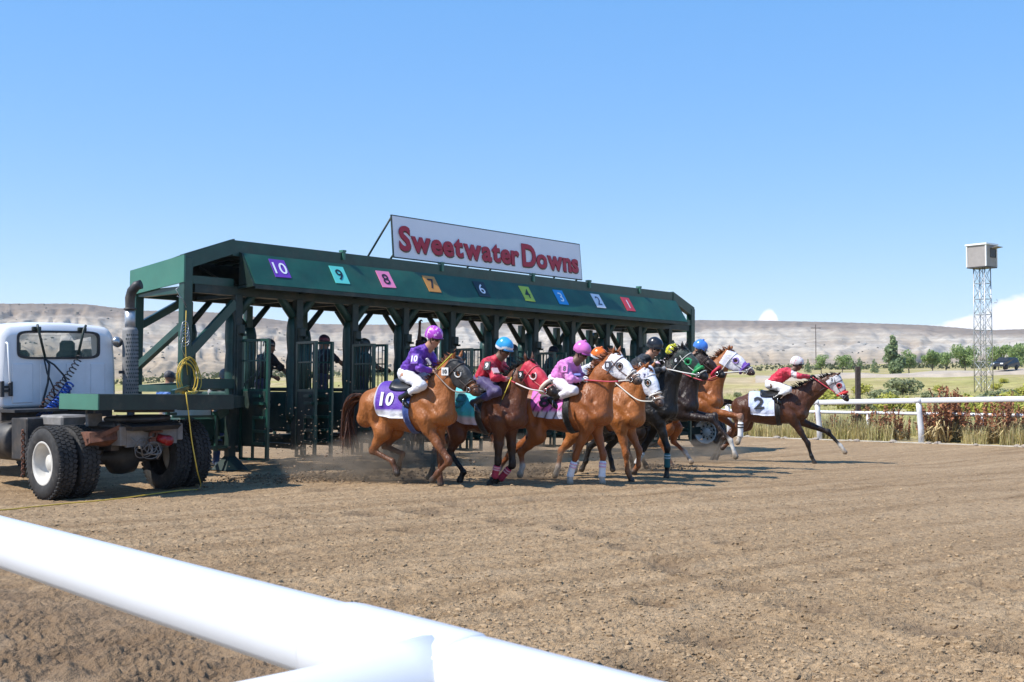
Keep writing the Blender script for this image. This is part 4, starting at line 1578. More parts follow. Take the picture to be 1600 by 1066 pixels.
near_rail_part('rail_tube', [(-5, 1), (-2, 1), (-.6, 1), (0, 1), (.16, 1), (.166, 1.005)])
near_rail_part('rail_sleeve', [(.160, 1.0), (.168, 1.06), (.19, 1.085), (.30, 1.09), (.392, 1.085), (.410, 1.07), (.413, 1.0)])
near_rail_part('rail_tube', [(.411, 1.02), (.43, 1.03), (.62, 1.02), (.8, 1.0), (1.0, 1.0), (1.6, 1.0), (2.6, 1.0)])
m = MB(); m.s = True
a = P0 + nd * .375 + Vector((0, 0, -.057))
m.tube([a - nn * .02, a + nn * .05, a + nn * .14, a + nn * .24, a + nn * .34 + Vector((0, 0, -.02)), a + nn * .42 + Vector((0, 0, -.12)), a + nn * .46 + Vector((0, 0, -.5)), a + nn * .47 + Vector((0, 0, -1.05))],
       [.058, .054, .046, .045, .045, .045, .045, .045], 32)
on(NR, m, 'gooseneck_post', M['rail_white'])
m = MB(); m.tube([P0 + nd * -2.9 + Vector((0, 0, -.1)), P0 + nd * -2.9 + nn * .4 + Vector((0, 0, -.3)), P0 + nd * -2.9 + nn * .45 + Vector((0, 0, -1.05))], .045, 12); on(NR, m, 'gooseneck_post', M['rail_white'])
m = MB(); m.tube([P0 + nd * 2.3 + Vector((0, 0, -.1)), P0 + nd * 2.3 + nn * .4 + Vector((0, 0, -.3)), P0 + nd * 2.3 + nn * .45 + Vector((0, 0, -1.05))], .045, 12); on(NR, m, 'gooseneck_post', M['rail_white'])


# ------------------------------------------------------------------ plants
def leaf_cards(n, ell, size, seed, colA, colB, squash=1.0, hang=0.0):
    """n small leaf quads spread through a list of ellipsoids (cx,cy,cz,rx,ry,rz)"""
    r = np.random.default_rng(seed)
    w = np.array([e[3] * e[4] * e[5] for e in ell]) ** .67; w = w / w.sum()
    k = r.choice(len(ell), n, p=w)
    E = np.array(ell)[k]
    d = r.normal(size=(n, 3)); d /= np.linalg.norm(d, axis=1)[:, None]
    rad_ = r.uniform(.35, 1.05, n) ** .6
    c = E[:, :3] + d * E[:, 3:] * rad_[:, None]
    nrm = d + r.normal(size=(n, 3)) * .8; nrm /= np.linalg.norm(nrm, axis=1)[:, None]
    t = np.cross(nrm, r.normal(size=(n, 3))); t /= np.linalg.norm(t, axis=1)[:, None]
    b = np.cross(nrm, t)
    s = size * r.uniform(.5, 1.4, n)[:, None]
    V = np.stack([c - t * s, c - b * s * .6, c + t * s, c + b * s * .6], 1).reshape(-1, 3)
    F = np.arange(n * 4).reshape(-1, 4)
    mixv = np.clip(r.uniform(0, 1, n) * .7 + .3 * r.uniform(0, 1, len(ell))[k], 0, 1)[:, None]
    col = np.array([colA]) * (1 - mixv) + np.array([colB]) * mixv
    return V, F, np.repeat(col, 4, 0)


def add_trunk(m, h, r0, seed, limbs=5, lean=.0):
    r = random.Random(seed)
    pts = [(lean * k / 5 * h + r.uniform(-.04, .04) * h * .3, r.uniform(-.03, .03) * h * .3, h * k / 5 - .15) for k in range(6)]
    m.tube(pts, [r0 * (1 - .13 * k) for k in range(6)], 7)
    for i in range(limbs):
        k = r.randint(2, 5); a = r.uniform(0, 6.28); p = Vector(pts[k]); L = h * r.uniform(.3, .55)
        m.tube([p, p + Vector((math.cos(a) * L * .5, math.sin(a) * L * .5, L * .35)), p + Vector((math.cos(a) * L * .9, math.sin(a) * L * .9, L * .8))], [r0 * .5, r0 * .33, r0 * .12], 5)


M['bark'] = plain('bark', (.075, .058, .045), .9, var=.3, scale=9, bump=.3)


def crown_ell(kind, h, w, seed):
    r = random.Random(seed)
    e = []
    if kind == 'round':
        for i in range(13):
            a = r.uniform(0, 6.28); q = r.uniform(.1, .36) * w; z = r.uniform(.36, .84) * h
            s = r.uniform(.12, .2) * w
            e.append((math.cos(a) * q, math.sin(a) * q, z, s * 1.2, s * 1.2, s * .95))
        e.append((0, 0, h * .6, w * .26, w * .26, h * .24))
    else:
        for i in range(20):
            u = (i + .5) / 20; a = r.uniform(0, 6.28); z = h * (.10 + .86 * u)
            q = w * .34 * (1 - u) ** .8 * r.uniform(.4, 1.0)
            s = w * (.20 - .13 * u)
            e.append((math.cos(a) * q, math.sin(a) * q, z, s, s, s * 1.1))
    return e


def tree(name, x, y, z, h, w, kind, n, cA, cB, label, seed, group='trees along the far road', trunk_r=None):
    o = empty(name, (x, y, z), label=label, cat='tree', group=group)
    m = MB(); add_trunk(m, h * (.5 if kind == 'round' else .85), trunk_r or h * .025, seed, 5 if kind == 'round' else 0)
    m.build('trunk', M['bark'], o)
    V, F, c = leaf_cards(n, crown_ell(kind, h, w, seed), h * .035, seed, cA, cB)
    link_mesh('crown', np_mesh('crown', V, F, M['leaf'], False, c), o)
    return o


def gz_in(x, y):
    return float(infield_z(np.array([x]), np.array([y]))[0])


def at_px(px, D):
    return (px - 800) / 1800 * D


GA, GB = (.22, .32, .10), (.36, .44, .18)
PA, PB = (.17, .245, .115), (.29, .35, .17)
TREES = [(1395, 150, 5.3, 4.4, 'cone', 3600, PA, PB, 'tallest dark green tree left of the lattice tower', 'conifer_tree'),
         (1420, 152, 3.4, 2.8, 'round', 1500, GA, GB, 'bushy green tree at the right foot of the tallest tree', 'leafy_tree'),
         (1457, 156, 3.7, 3.0, 'round', 2200, GA, GB, 'round green tree midway between tallest tree and lattice tower', 'leafy_tree'),
         (1478, 160, 3.3, 2.7, 'round', 1700, GA, GB, 'small round green tree second left of the lattice tower', 'leafy_tree'),
         (1508, 150, 3.8, 4.2, 'round', 2600, GA, GB, 'broad green tree just left of the lattice tower', 'leafy_tree'),
         (1560, 165, 3.9, 3.8, 'round', 2300, GA, GB, 'green tree behind the dark car right of the tower', 'leafy_tree'),
         (1588, 163, 4.2, 4.2, 'round', 2400, GA, GB, 'green tree at the right edge behind the dark car', 'leafy_tree'),
         (1283, 170, 3.2, 2.4, 'round', 1200, GA, GB, 'small green tree above the rider of the leading horse', 'leafy_tree'),
         (1316, 168, 3.3, 2.9, 'round', 1400, GA, GB, 'small green tree just left of the brown wooden post', 'leafy_tree'),
         (1343, 175, 2.6, 2.0, 'cone', 800, PA, PB, 'small dark conifer right behind the brown wooden post', 'conifer_tree'),
         (1366, 175, 2.3, 1.8, 'cone', 900, PA, PB, 'small dark conifer between wooden post and tallest tree', 'conifer_tree'),
         (1262, 180, 2.3, 1.6, 'cone', 700, PA, PB, 'narrow dark conifer at the left end of the tree row', 'conifer_tree'),
         (1640, 155, 4.2, 4.4, 'round', 2200, GA, GB, 'green tree outside the right edge', 'leafy_tree')]
for i, (px, D, h, w, kind, n, a, b, lab, nm) in enumerate(TREES):
    x = at_px(px, D)
    tree(nm, x, D, gz_in(x, D) - .1, h, w, kind, n, a, b, lab, 100 + i)
# a dark line of distant thicket at the foot of the hills, one mass
ell = []
r = random.Random(5)
for i in range(420):
    az = r.uniform(-.55, .6); d = r.uniform(235, 300)
    x, y = math.sin(az) * d, math.cos(az) * d
    if y < 60: continue
    s = r.uniform(.6, 1.5)
    ell.append((x, y, gz_in(x, y) + s * .4, s * 2.2, s * 2.2, s * .8))
V, F, c = leaf_cards(9000, ell, .42, 77, (.06, .075, .035), (.15, .16, .075))
tag(link_mesh('distant_thicket', np_mesh('distant_thicket', V, F, M['leaf'], False, c)), kind='stuff')

# shrubs: yellow-green rabbitbrush in the infield
shrub_meshes = []
for s in range(5):
    r = random.Random(200 + s)
    ell = [(r.uniform(-.35, .35), r.uniform(-.35, .35), r.uniform(.25, .5), r.uniform(.25, .42), r.uniform(.25, .42), r.uniform(.2, .34)) for _ in range(7)]
    V, F, c = leaf_cards(650, ell, .075, 210 + s, (.34, .35, .08), (.58, .55, .11))
    fo = np_mesh('foliage', V, F, M['leaf'], False, c)
    V2, F2, c2 = leaf_cards(650, ell, .075, 220 + s, (.20, .225, .10), (.34, .36, .19))
    fo2 = np_mesh('foliage', V2, F2, M['leaf'], False, c2)
    m = MB()
    for k in range(7):
        a = r.uniform(0, 6.28); m.tube([(0, 0, -.05), (math.cos(a) * .15, math.sin(a) * .15, .2), (math.cos(a) * .35, math.sin(a) * .35, .48)], [.02, .015, .006], 5)
    shrub_meshes.append((fo, fo2, m.mesh('stems', M['bark'])))


def shrub(px, D, size, k, yellow, label, group):
    x = at_px(px, D)
    o = empty('shrub', (x, D, gz_in(x, D)), (0, 0, k * 1.3), label=label, cat='shrub', group=group)
    o.scale = (size, size, size * .85)
    link_mesh('foliage', shrub_meshes[k % 5][0 if yellow else 1], o)
    link_mesh('stems', shrub_meshes[k % 5][2], o)


for k, (px, D, s, yel, lab) in enumerate([
        (1400, 66, 1.9, 1, 'big yellow flowering shrub below the tallest tree'), (1425, 70, 1.5, 1, 'yellow shrub right of the big yellow shrub below the tallest tree'),
        (1490, 62, 1.5, 1, 'bright yellow green shrub above the tall red weeds'), (1520, 66, 1.9, 1, 'yellow green shrub left of the tower feet'),
        (1555, 70, 2.0, 0, 'green shrub right of the tower feet'), (1590, 68, 2.0, 1, 'yellow green shrub at the right edge of the infield'),
        (1350, 58, .9, 1, 'small yellow shrub right of the brown wooden post'), (1378, 84, 2.2, 0, 'grey green shrub below the left side of the tallest tree'),
        (1410, 100, 2.6, 0, 'wide green bush between tallest tree and lattice tower'), (1345, 105, 1.6, 1, 'yellow shrub far back beyond the wooden post'),
        (1305, 92, 1.6, 1, 'yellow green shrub above the leading horse neck'), (1455, 86, 1.5, 0, 'grey green shrub midway to the tower'),
        (1540, 60, 1.3, 1, 'low yellow shrub in front of the tower feet'), (1575, 84, 1.7, 0, 'grey green shrub below the dark car'),
        (1605, 84, 2.0, 1, 'yellow shrub on the right picture edge'), (1230, 96, 1.4, 0, 'low grey green shrub behind the leading rider'),
        (1195, 90, 1.6, 1, 'yellow green shrub in front of the white masked chestnut horse'), (1215, 105, 1.5, 0, 'grey green shrub far back beyond the leading rider'),
        (1330, 76, 1.2, 0, 'small grey green shrub left of the wooden post'), (1370, 74, 1.2, 1, 'yellow shrub between the wooden post and the tallest tree')]):
    shrub(px, D, s, k, yel, lab, 'shrubs scattered over the infield')
r = random.Random(9)
for k in range(16):
    shrub(r.choice([r.uniform(1120, 1620), r.uniform(380, 1100)]), r.uniform(62, 118), r.uniform(.7, 1.6), k + 3, k % 3, 'small olive shrub in the dry infield grass', 'low shrubs dotting the infield')

# red dock weeds along the far rail
M['dock'] = tinted('dock_seed', .8, .15, scale=30, var=.35)
dock_meshes = []
for s in range(7):
    r = np.random.default_rng(300 + s)
    m = MB(); sv = []; sc_ = []
    nst = r.integers(4, 8)
    Vs = []; Cs = []
    for i in range(nst):
        a = r.uniform(0, 6.28); ln = r.uniform(.05, .28); h = r.uniform(.7, 1.12)
        p = [Vector((math.cos(a) * .04, math.sin(a) * .04, -.03)), Vector((math.cos(a) * ln * .4, math.sin(a) * ln * .4, h * .5)), Vector((math.cos(a) * ln, math.sin(a) * ln, h))]
        m.tube(p, [.010, .008, .004], 4)
        nq = 62
        u = r.uniform(.40, 1.0, nq); th = r.uniform(0, 6.28, nq)
        rr = .042 * np.sin(np.pi * np.clip((u - .28) / .76, 0, 1)) ** .7 * r.uniform(.3, 1.2, nq) * (1 + .6 * np.sin(u * 40) * .5)
        base = np.where(u[:, None] < .5, np.array(p[0])[None] * (1 - 2 * u[:, None]) + np.array(p[1])[None] * 2 * u[:, None], np.array(p[1])[None] * (2 - 2 * u[:, None]) + np.array(p[2])[None] * (2 * u[:, None] - 1))
        c = base + np.stack([np.cos(th) * rr, np.sin(th) * rr, r.uniform(-.01, .03, nq)], 1)
        d1 = r.normal(size=(nq, 3)) * .016; d2 = r.normal(size=(nq, 3)) * .012; d1[:, 2] += .012
        Vs.append(np.stack([c - d1, c - d2, c + d1, c + d2], 1).reshape(-1, 3))
        cc = np.array([[.35, .155, .085]]) * r.uniform(.55, 1.5, nq)[:, None] + r.uniform(0, .03, nq)[:, None] * np.array([[1, .7, .3]])
        Cs.append(np.repeat(cc, 4, 0))
    V = np.concatenate(Vs); C = np.concatenate(Cs)
    seed = np_mesh('seed_head', V, np.arange(len(V)).reshape(-1, 4), M['dock'], False, C)
    nb = 26; Vb = []; Cb = []
    for i in range(nb):
        a = r.uniform(0, 6.28); L = r.uniform(.2, .45); b = r.uniform(.15, .5); w = r.uniform(.008, .018)
        q0 = np.array([math.cos(a) * .03, math.sin(a) * .03, 0]); q1 = np.array([math.cos(a) * L * .4, math.sin(a) * L * .4, b]); q2 = np.array([math.cos(a) * L, math.sin(a) * L, b * r.uniform(.5, 1.1)])
        n_ = np.array([-math.sin(a), math.cos(a), 0]) * w
        Vb += [q0 - n_, q0 + n_, q1 + n_, q1 - n_, q1 - n_, q1 + n_, q2 + n_ * .2, q2 - n_ * .2]
        cc = np.array([.55, .42, .21]) * r.uniform(.6, 1.2)
        Cb += [cc] * 8
    Vb = np.array(Vb)
    lf = np_mesh('dry_leaf', Vb, np.arange(len(Vb)).reshape(-1, 4), M['dock'], False, np.array(Cb))
    dock_meshes.append((seed, lf, m.mesh('stems', plain('dock_stem%d' % s, (.20, .085, .045), .8))))

DOCK = []
r = random.Random(21)
for px, h in [(1190, .6), (1204, .7), (1222, .8), (1238, .7), (1250, .8), (1282, .8), (1300, .75), (1318, .7), (1330, .9), (1346, .95), (1358, 1.05), (1372, .95), (1384, 1.05), (1397, .9), (1408, .8), (1420, .7),
              (1447, .9), (1456, 1.25), (1463, 1.4), (1470, 1.55), (1477, 1.6), (1484, 1.45), (1491, 1.5), (1498, 1.35), (1507, 1.2), (1517, 1.0), (1530, 1.05), (1540, 1.25), (1552, 1.1), (1566, 1.25), (1573, 1.4), (1580, 1.35), (1590, 1.0), (1602, 1.1), (1618, 1.2), (1633, 1.0), (1175, .6), (1160, .55)]:
    DOCK.append((px + r.uniform(-3, 3), h, r.uniform(.35, 1.6)))
for px in range(1150, 1640, 19):
    DOCK.append((px + r.uniform(-6, 6), r.uniform(.45, .85), r.uniform(.3, 2.6)))
for k in range(24):
    DOCK.append((r.uniform(360, 1150), r.uniform(.5, .9), r.uniform(.4, 2.4)))
ORD = ['first', 'second', 'third', 'fourth', 'fifth', 'sixth', 'seventh', 'eighth', 'ninth', 'tenth', 'eleventh', 'twelfth', 'thirteenth', 'fourteenth', 'fifteenth', 'sixteenth', 'seventeenth', 'eighteenth', 'nineteenth', 'twentieth', 'twenty first', 'twenty second', 'twenty third', 'twenty fourth']
rank = {}
for kind, sel in (('tall', lambda h: h > 1.15), ('mid', lambda h: .8 < h <= 1.15)):
    for n_, k in enumerate(sorted([k for k, d in enumerate(DOCK) if sel(d[1])], key=lambda k: DOCK[k][0])):
        rank[k] = n_
for k, (px, h, off) in enumerate(DOCK):
    dxn = (px - 800) / 1800
    D = (RAIL_G + off) / (G2[0] * dxn + G2[1])
    x = dxn * D
    lab = 'tall red brown dock weed standing above the far rail' if h > 1.15 else ('red brown dock weed at the foot of the far rail' if h > .8 else 'short rusty weed in the dry grass along the far rail')
    if k in rank and rank[k] < 24:
        lab = ('tall red dock weed above the far rail, %s from left of the tall ones' if h > 1.15 else 'knee high red dock weed at the far rail, %s from left of its row') % ORD[rank[k]]
    o = empty('dock_weed', (x, D, gz_in(x, D) - .02), (0, 0, r.uniform(0, 6)), label=lab, cat='weed', group='tall dock weeds over the far rail' if h > 1.15 else ('dock weeds along the far rail' if h > .8 else 'short weeds along the far rail'))
    o.scale = (h * 1.15, h * 1.15, h)
    a = dock_meshes[k % 7]
    tag(link_mesh('seed_head', a[0], o), kind='stuff'); link_mesh('dry_leaf', a[1], o); link_mesh('stems', a[2], o)


# dry grass
def blades(n, tt, gg, hmin, hmax, w, cols, seed, zfun):
    r = np.random.default_rng(seed)
    t = tt(r, n); g = gg(r, n)
    X, Y = ground_xy(t, g)
    keep = pnoise(X * .35, Y * .35) + .5 * pnoise(X * 1.3, Y * 1.3) > -.35 * np.ones(n)
    X, Y = X[keep], Y[keep]; n = len(X)
    Z = zfun(X, Y)
    h = r.uniform(hmin, hmax, n) * (1 + .4 * pnoise(X * .6, Y * .6))
    a = r.uniform(0, 6.28, n); ln = r.uniform(.1, .5, n) * h
    wx, wy = np.cos(a + 1.57) * w, np.sin(a + 1.57) * w
    P = np.stack([X, Y, Z - .02], 1); W = np.stack([wx, wy, 0 * wx], 1) * r.uniform(.6, 1.4, n)[:, None]
    mid = P + np.stack([np.cos(a) * ln * .35, np.sin(a) * ln * .35, h * .6], 1)
    tip = P + np.stack([np.cos(a) * ln, np.sin(a) * ln, h], 1)
    V = np.stack([P - W, P + W, mid + W * .7, tip, mid - W * .7], 1).reshape(-1, 3)
    i = np.arange(n)[:, None] * 5
    F = np.concatenate([i + np.array([[0, 1, 2]]), i + np.array([[0, 2, 4]]), i + np.array([[4, 2, 3]])])
    k = r.integers(0, len(cols), n)
    c = np.array(cols)[k] * r.uniform(.65, 1.25, n)[:, None]
    gr = np.clip(.5 + pnoise(X * .12 + 9, Y * .12), 0, 1)[:, None]
    c = c * (1 - .3 * gr) + c * np.array([[.8, 1.0, .6]]) * (.3 * gr)
    return np_mesh('grass', V, F, M['leaf'], False, np.repeat(c, 5, 0))


STRAW = [(.68, .56, .31), (.62, .50, .25), (.54, .46, .21), (.72, .61, .36), (.46, .43, .18)]
OLIVE = [(.54, .48, .22), (.44, .44, .16), (.58, .50, .27), (.38, .40, .14)]
me = blades(38000, lambda r, n: r.uniform(T0 - 16, T0 + 12, n), lambda r, n: RAIL_G + .12 + 4.2 * r.uniform(0, 1, n) ** 1.6, .25, .78, .010, STRAW, 1, infield_z)
tag(link_mesh('dry_grass', me), kind='stuff')
me = blades(30000, lambda r, n: r.uniform(-75, 45, n), lambda r, n: RAIL_G + 4 + 62 * r.uniform(0, 1, n) ** 1.3, .14, .42, .02, OLIVE, 2, infield_z)
tag(link_mesh('infield_grass', me), kind='stuff')
# stones along the track edge under the rail
for k in range(16):
    t = T0 - 4 + k * .85 + (k % 3) * .3
    p = fence_pt(t, RAIL_G - .12 + .1 * (k % 2), -.53)
    s = .06 + .05 * ((k * 7) % 5) / 5
    V, F = lump(2, 1.3, .9, .7, .12, 400 + k)
    o = link_mesh('edge_stone', np_mesh('edge_stone', V * s, F, M['stone'], False), None, p)
    tag(o, 'pale stone at the dirt edge under the far rail, %s from left' % ORD[k], 'stone', 'stones along the track edge')
# pale kerb strip under the rail
m = MB(); m.bar(fence_pt(T0 - 34, RAIL_G - .02, -.555), fence_pt(T0 + 50, RAIL_G - .02, -.555), .12, .07)
tag(m.build('edge_strip', plain('pale_kerb', (.46, .42, .36), .9, var=.2)), kind='structure')

# brown wooden post
m = MB(); m.bar((0, 0, -.4), (.01, .02, 2.32), .15, .15, bev=.012)
o = m.build('wooden_post', M['wood'], None, (at_px(1340, 37.5), 37.5, -.5))
tag(o, 'dark brown square timber post behind the rail near the leading horse', 'post')

# far road with its bank
rd = MB()
prev = None
vs = []; fs = []
for k, px in enumerate(range(1180, 2000, 40)):
    for j, (D, dz) in enumerate(((132, -.6), (134, .35), (141, .45), (143, .1))):
        x = at_px(px, D)
        vs.append((x, D, gz_in(x, D) + dz + .12 * math.sin(k * 1.7 + j)))
    if k:
        for j in range(3):
            a = (k - 1) * 4 + j
            fs.append((a, a + 1, a + 5, a + 4))
rd.add(vs, fs)
tag(rd.build('far_road', plain('road_bank_dirt', (.40, .33, .25), .95, var=.2, scale=.4)), kind='structure')


# ------------------------------------------------------------------ lattice tower with a camera cabin
TWX, TWY = 40.92, 100.0
tower = empty('camera_tower', (TWX, TWY, gz_in(TWX, TWY)), (0, 0, rad(38)), label='tall slim lattice tower carrying a small grey cabin', cat='tower')
TZ = 1.58 - gz_in(TWX, TWY) + 9.75
hw0, hw1 = .56, .50
cs = [(-1, -1), (1, -1), (1, 1), (-1, 1)]
m = MB()
for sx, sy in cs:
    m = MB(); m.tube([(sx * hw0, sy * hw0, -.3), (sx * hw1, sy * hw1, TZ)], .045, 6); m.build('tower_leg', M['galv'], tower)
nb = 8
for b in range(nb):
    z0 = TZ * b / nb; z1 = TZ * (b + 1) / nb
    w0 = hw0 + (hw1 - hw0) * b / nb; w1 = hw0 + (hw1 - hw0) * (b + 1) / nb
    for i in range(4):
        (ax, ay), (bx, by) = cs[i], cs[(i + 1) % 4]
        for p, q in (((ax * w0, ay * w0, z0), (bx * w1, by * w1, z1)), ((bx * w0, by * w0, z0), (ax * w1, ay * w1, z1)), ((ax * w1, ay * w1, z1), (bx * w1, by * w1, z1))):
            m = MB(); m.tube([p, q], .022, 4); m.build('lattice_strut', M['galv'], tower)
m = MB()
for s in (-.16, .16):
    m.tube([(s - .1, -.2, -.2), (s - .1, -.2, TZ)], .025, 5)
for k in range(30):
    m.bar((-.26, -.2, .3 + k * TZ / 31), (.06, -.2, .3 + k * TZ / 31), .02)
m.build('ladder', M['galv'], tower)
cabm = M['cabin_grey'] = plain('cabin_grey_siding', (.30, .275, .265), .7, var=.1, scale=3)
m = MB(); m.box((0, 0, TZ + 1.0), (1.76, 1.76, 1.86)); m.build('cabin', cabm, tower)
m = MB()
for sx, sy in cs:
    m.bar((sx * .88, sy * .88, TZ + .07), (sx * .88, sy * .88, TZ + 1.93), .10)
m.build('corner_trim', M['white'], tower)
m = MB(); m.box((0, 0, TZ + 2.0), (2.0, 2.0, .14)); m.box((.1, .1, TZ + 2.09), (1.5, 1.5, .05)); m.build('roof', M['white'], tower)
m = MB(); m.box((0, 0, TZ + .02), (1.8, 1.8, .1)); m.build('floor_frame', M['chassis'], tower)
# window with its raised flap on the track side
m = MB(); m.box((.25, -.885, TZ + 1.25), (.78, .03, .72)); w = m.build('window', M['black'], tower)
m = MB()
for a, b in (((-.18, 1.6), (.68, 1.6)), ((-.18, .87), (.68, .87)), ((-.18, .87), (-.18, 1.6)), ((.68, .87), (.68, 1.6))):
    m.bar((a[0], -.90, TZ + a[1]), (b[0], -.90, TZ + b[1]), .05)
m.build('window_frame', M['chassis'], w)
m = MB(); m.box((.25, -1.22, TZ + 1.70), (.95, .66, .04), Matrix.Rotation(-.12, 3, 'X')); m.build('window_flap', M['dirty_grey'], tower)
m = MB(); m.box((.3, -.86, TZ + 1.05), (.22, .10, .2)); m.build('camera_body', M['black'], tower)
m = MB(); m.tube([(.62, -.62, TZ * .72), (.95, -.8, TZ * .72), (.95, -.8, TZ * .72 + .3)], .03, 6); m.build('side_bracket', M['galv'], tower)


# ------------------------------------------------------------------ distant cars
def car(name, x, y, z, yaw, paint, label, suv=True):
    o = empty(name, (x, y, z), (0, 0, yaw), label=label, cat='car', group=None)
    prof = [(-2.3, .45), (-2.32, .95), (-2.15, 1.12), (-1.95, 1.62), (-1.6, 1.72), (.35, 1.70), (1.15, 1.12), (2.1, .98), (2.3, .75), (2.3, .42)]
    m = MB()
    n = len(prof)
    vs = []
    for (y_, k) in ((-.9, 1), (-.86, 0), (.86, 0), (.9, 1)):
        for (px, pz) in prof:
            yy = y_ * (1 if pz < 1.2 else .84)
            vs.append((px * (1 if k else 1.0), yy, pz))
    fs = [(j * n + i, j * n + (i + 1) % n, (j + 1) * n + (i + 1) % n, (j + 1) * n + i) for j in range(3) for i in range(n)]
    fs += [tuple(range(n)), tuple(3 * n + i for i in range(n))]
    m.add(vs, fs); m.build('body', paint, o)
    for s in (-1, 1):
        m = MB(); m.add([(-1.85, s * .80, 1.16), (.95, s * .80, 1.16), (.32, s * .765, 1.62), (-1.6, s * .765, 1.62)], [(0, 1, 2, 3)]); m.build('side_window', M['black'], o)
        m = MB(); m.box((2.27, s * .62, .82), (.12, .4, .18)); m.build('headlight', M['white'], o)
        for xx in (-1.4, 1.45):
            m = MB(); m.lathe([(0, -.1), (.36, -.1), (.36, .1), (0, .1)], 14, Matrix.Translation((xx, s * .84, .36)) @ Matrix.Rotation(PI / 2, 4, 'X')); m.build('wheel', M['tyre'], o)
    m = MB(); m.add([(.42, -.72, 1.66), (.42, .72, 1.66), (1.16, .80, 1.14), (1.16, -.80, 1.14)], [(0, 1, 2, 3)]); m.build('windscreen', M['black'], o)
    m = MB(); m.box((2.31, 0, .66), (.05, .9, .22)); m.build('grille', M['chassis'], o)
    o.scale = (.86, .86, .86)
    return o


dark_paint = plain('dark_blue_car_paint', (.008, .011, .018), .3)
white_car = plain('white_car_paint', (.62, .63, .64), .25)
for px, D, yaw, p, lab, dz in ((1571, 137.5, rad(-140), dark_paint, 'dark blue estate car on the road bank right of the tower', .5),):
    x = at_px(px, D)
    car('parked_car', x, D, gz_in(x, D) + dz - .05, yaw, p, lab)

# white stock trailer and a red tractor body behind the gate
tr_o = empty('stock_trailer', (at_px(1012, 62), 62, gz_in(at_px(1012, 62), 62)), (0, 0, rad(6)), label='white stock trailer standing beyond the gate', cat='trailer')
m = MB(); m.box((0, 0, 1.75), (3.0, 1.9, 1.9), bev=.08); m.build('body', M['white'], tr_o)
m = MB(); m.box((0, -.955, 2.05), (2.6, .03, .09)); m.build('trim_stripe', M['galv'], tr_o)
m = MB(); m.box((0, -.955, 1.45), (2.6, .03, .09)); m.build('trim_stripe', M['galv'], tr_o)
for xx in (-.6, .6):
    m = MB(); m.lathe([(0, -.1), (.38, -.1), (.38, .1), (0, .1)], 16, Matrix.Translation((xx, -.9, .38)) @ Matrix.Rotation(PI / 2, 4, 'X')); m.build('wheel', M['tyre'], tr_o)
m = MB(); m.box((0, 0, .72), (3.0, 1.5, .16)); m.build('frame', M['chassis'], tr_o)
rb = empty('orange_cabin', (at_px(1037, 60), 60, gz_in(at_px(1037, 60), 60)), label='orange red cabin with white top beside the stock trailer', cat='cabin')
m = MB(); m.box((0, 0, 1.4), (.75, .8, 2.4), bev=.04); m.build('body', flat((.50, .10, .045)), rb)
m = MB(); m.box((0, 0, 2.66), (.85, .9, .12)); m.build('roof', M['white'], rb)
m = MB(); m.box((0, -.41, 1.5), (.5, .03, 1.4)); m.build('door', flat((.55, .50, .46)), rb)

# utility poles in front of the hills
for px, D, h, lab in ((536, 205, 7.0, 'thin utility pole seen through the left part of the gate'), (1275, 230, 9.5, 'thin pale utility pole above the leading rider')):
    x = at_px(px, D)
    po = empty('utility_pole', (x, D, 1.0 if D < 220 else 3.6), label=lab, cat='pole', group='utility poles before the hills')
    m = MB(); m.tube([(0, 0, -2), (0, 0, h)], [.09, .07], 6); m.build('pole', M['wood'], po)
    m = MB(); m.bar((-1.0, 0, h - .7), (1.0, 0, h - .7), .12); m.build('crossarm', M['wood'], po)

# ------------------------------------------------------------------ smooth bodies from blended tapered limbs
def v3(*a):
    return np.array(a, float)


class Prim:
    """tapered limb from a to b; flattened by ys along axis ax"""
    __slots__ = ('a', 'b', 'ra', 'rb', 'ys', 'ax', 'k', 'c')

    def __init__(self, a, b, ra, rb, ys=1.0, ax=(0, 1, 0), k=.06, c=(.5, .5, .5)):
        self.a = np.array(a, float); self.b = np.array(b, float)
        self.ra = ra; self.rb = rb; self.ys = ys; self.ax = np.array(ax, float); self.k = k; self.c = np.array(c, float)

    def dist(self, P):
        Q = P - self.a
        ba = self.b - self.a
        if self.ys != 1.0:
            f = 1 / self.ys - 1
            Q = Q + (Q @ self.ax)[..., None] * self.ax * f
            ba = ba + ba.dot(self.ax) * self.ax * f
        L2 = max(ba.dot(ba), 1e-9)
        t = np.clip((Q @ ba) / L2, 0, 1)
        d = np.sqrt(((Q - t[..., None] * ba) ** 2).sum(-1)) - (self.ra + (self.rb - self.ra) * t)
        return d * min(1.0, self.ys)

    def bounds(self, m):
        lo = np.minimum(self.a - self.ra, self.b - self.rb); hi = np.maximum(self.a + self.ra, self.b + self.rb)
        if self.ys > 1:
            e = np.abs(self.ax) * max(self.ra, self.rb) * (self.ys - 1); lo = lo - e; hi = hi + e
        return lo - m, hi + m


def smin(a, b, k):
    h = np.clip(.5 + .5 * (b - a) / k, 0, 1)
    return b + (a - b) * h - k * h * (1 - h)


def sdf(prims, P, subs=()):
    d = None
    for p in prims:
        q = p.dist(P)
        d = q if d is None else smin(d, q, p.k)
    for p in subs:
        d = -smin(-d, p.dist(P), p.k)
    return d


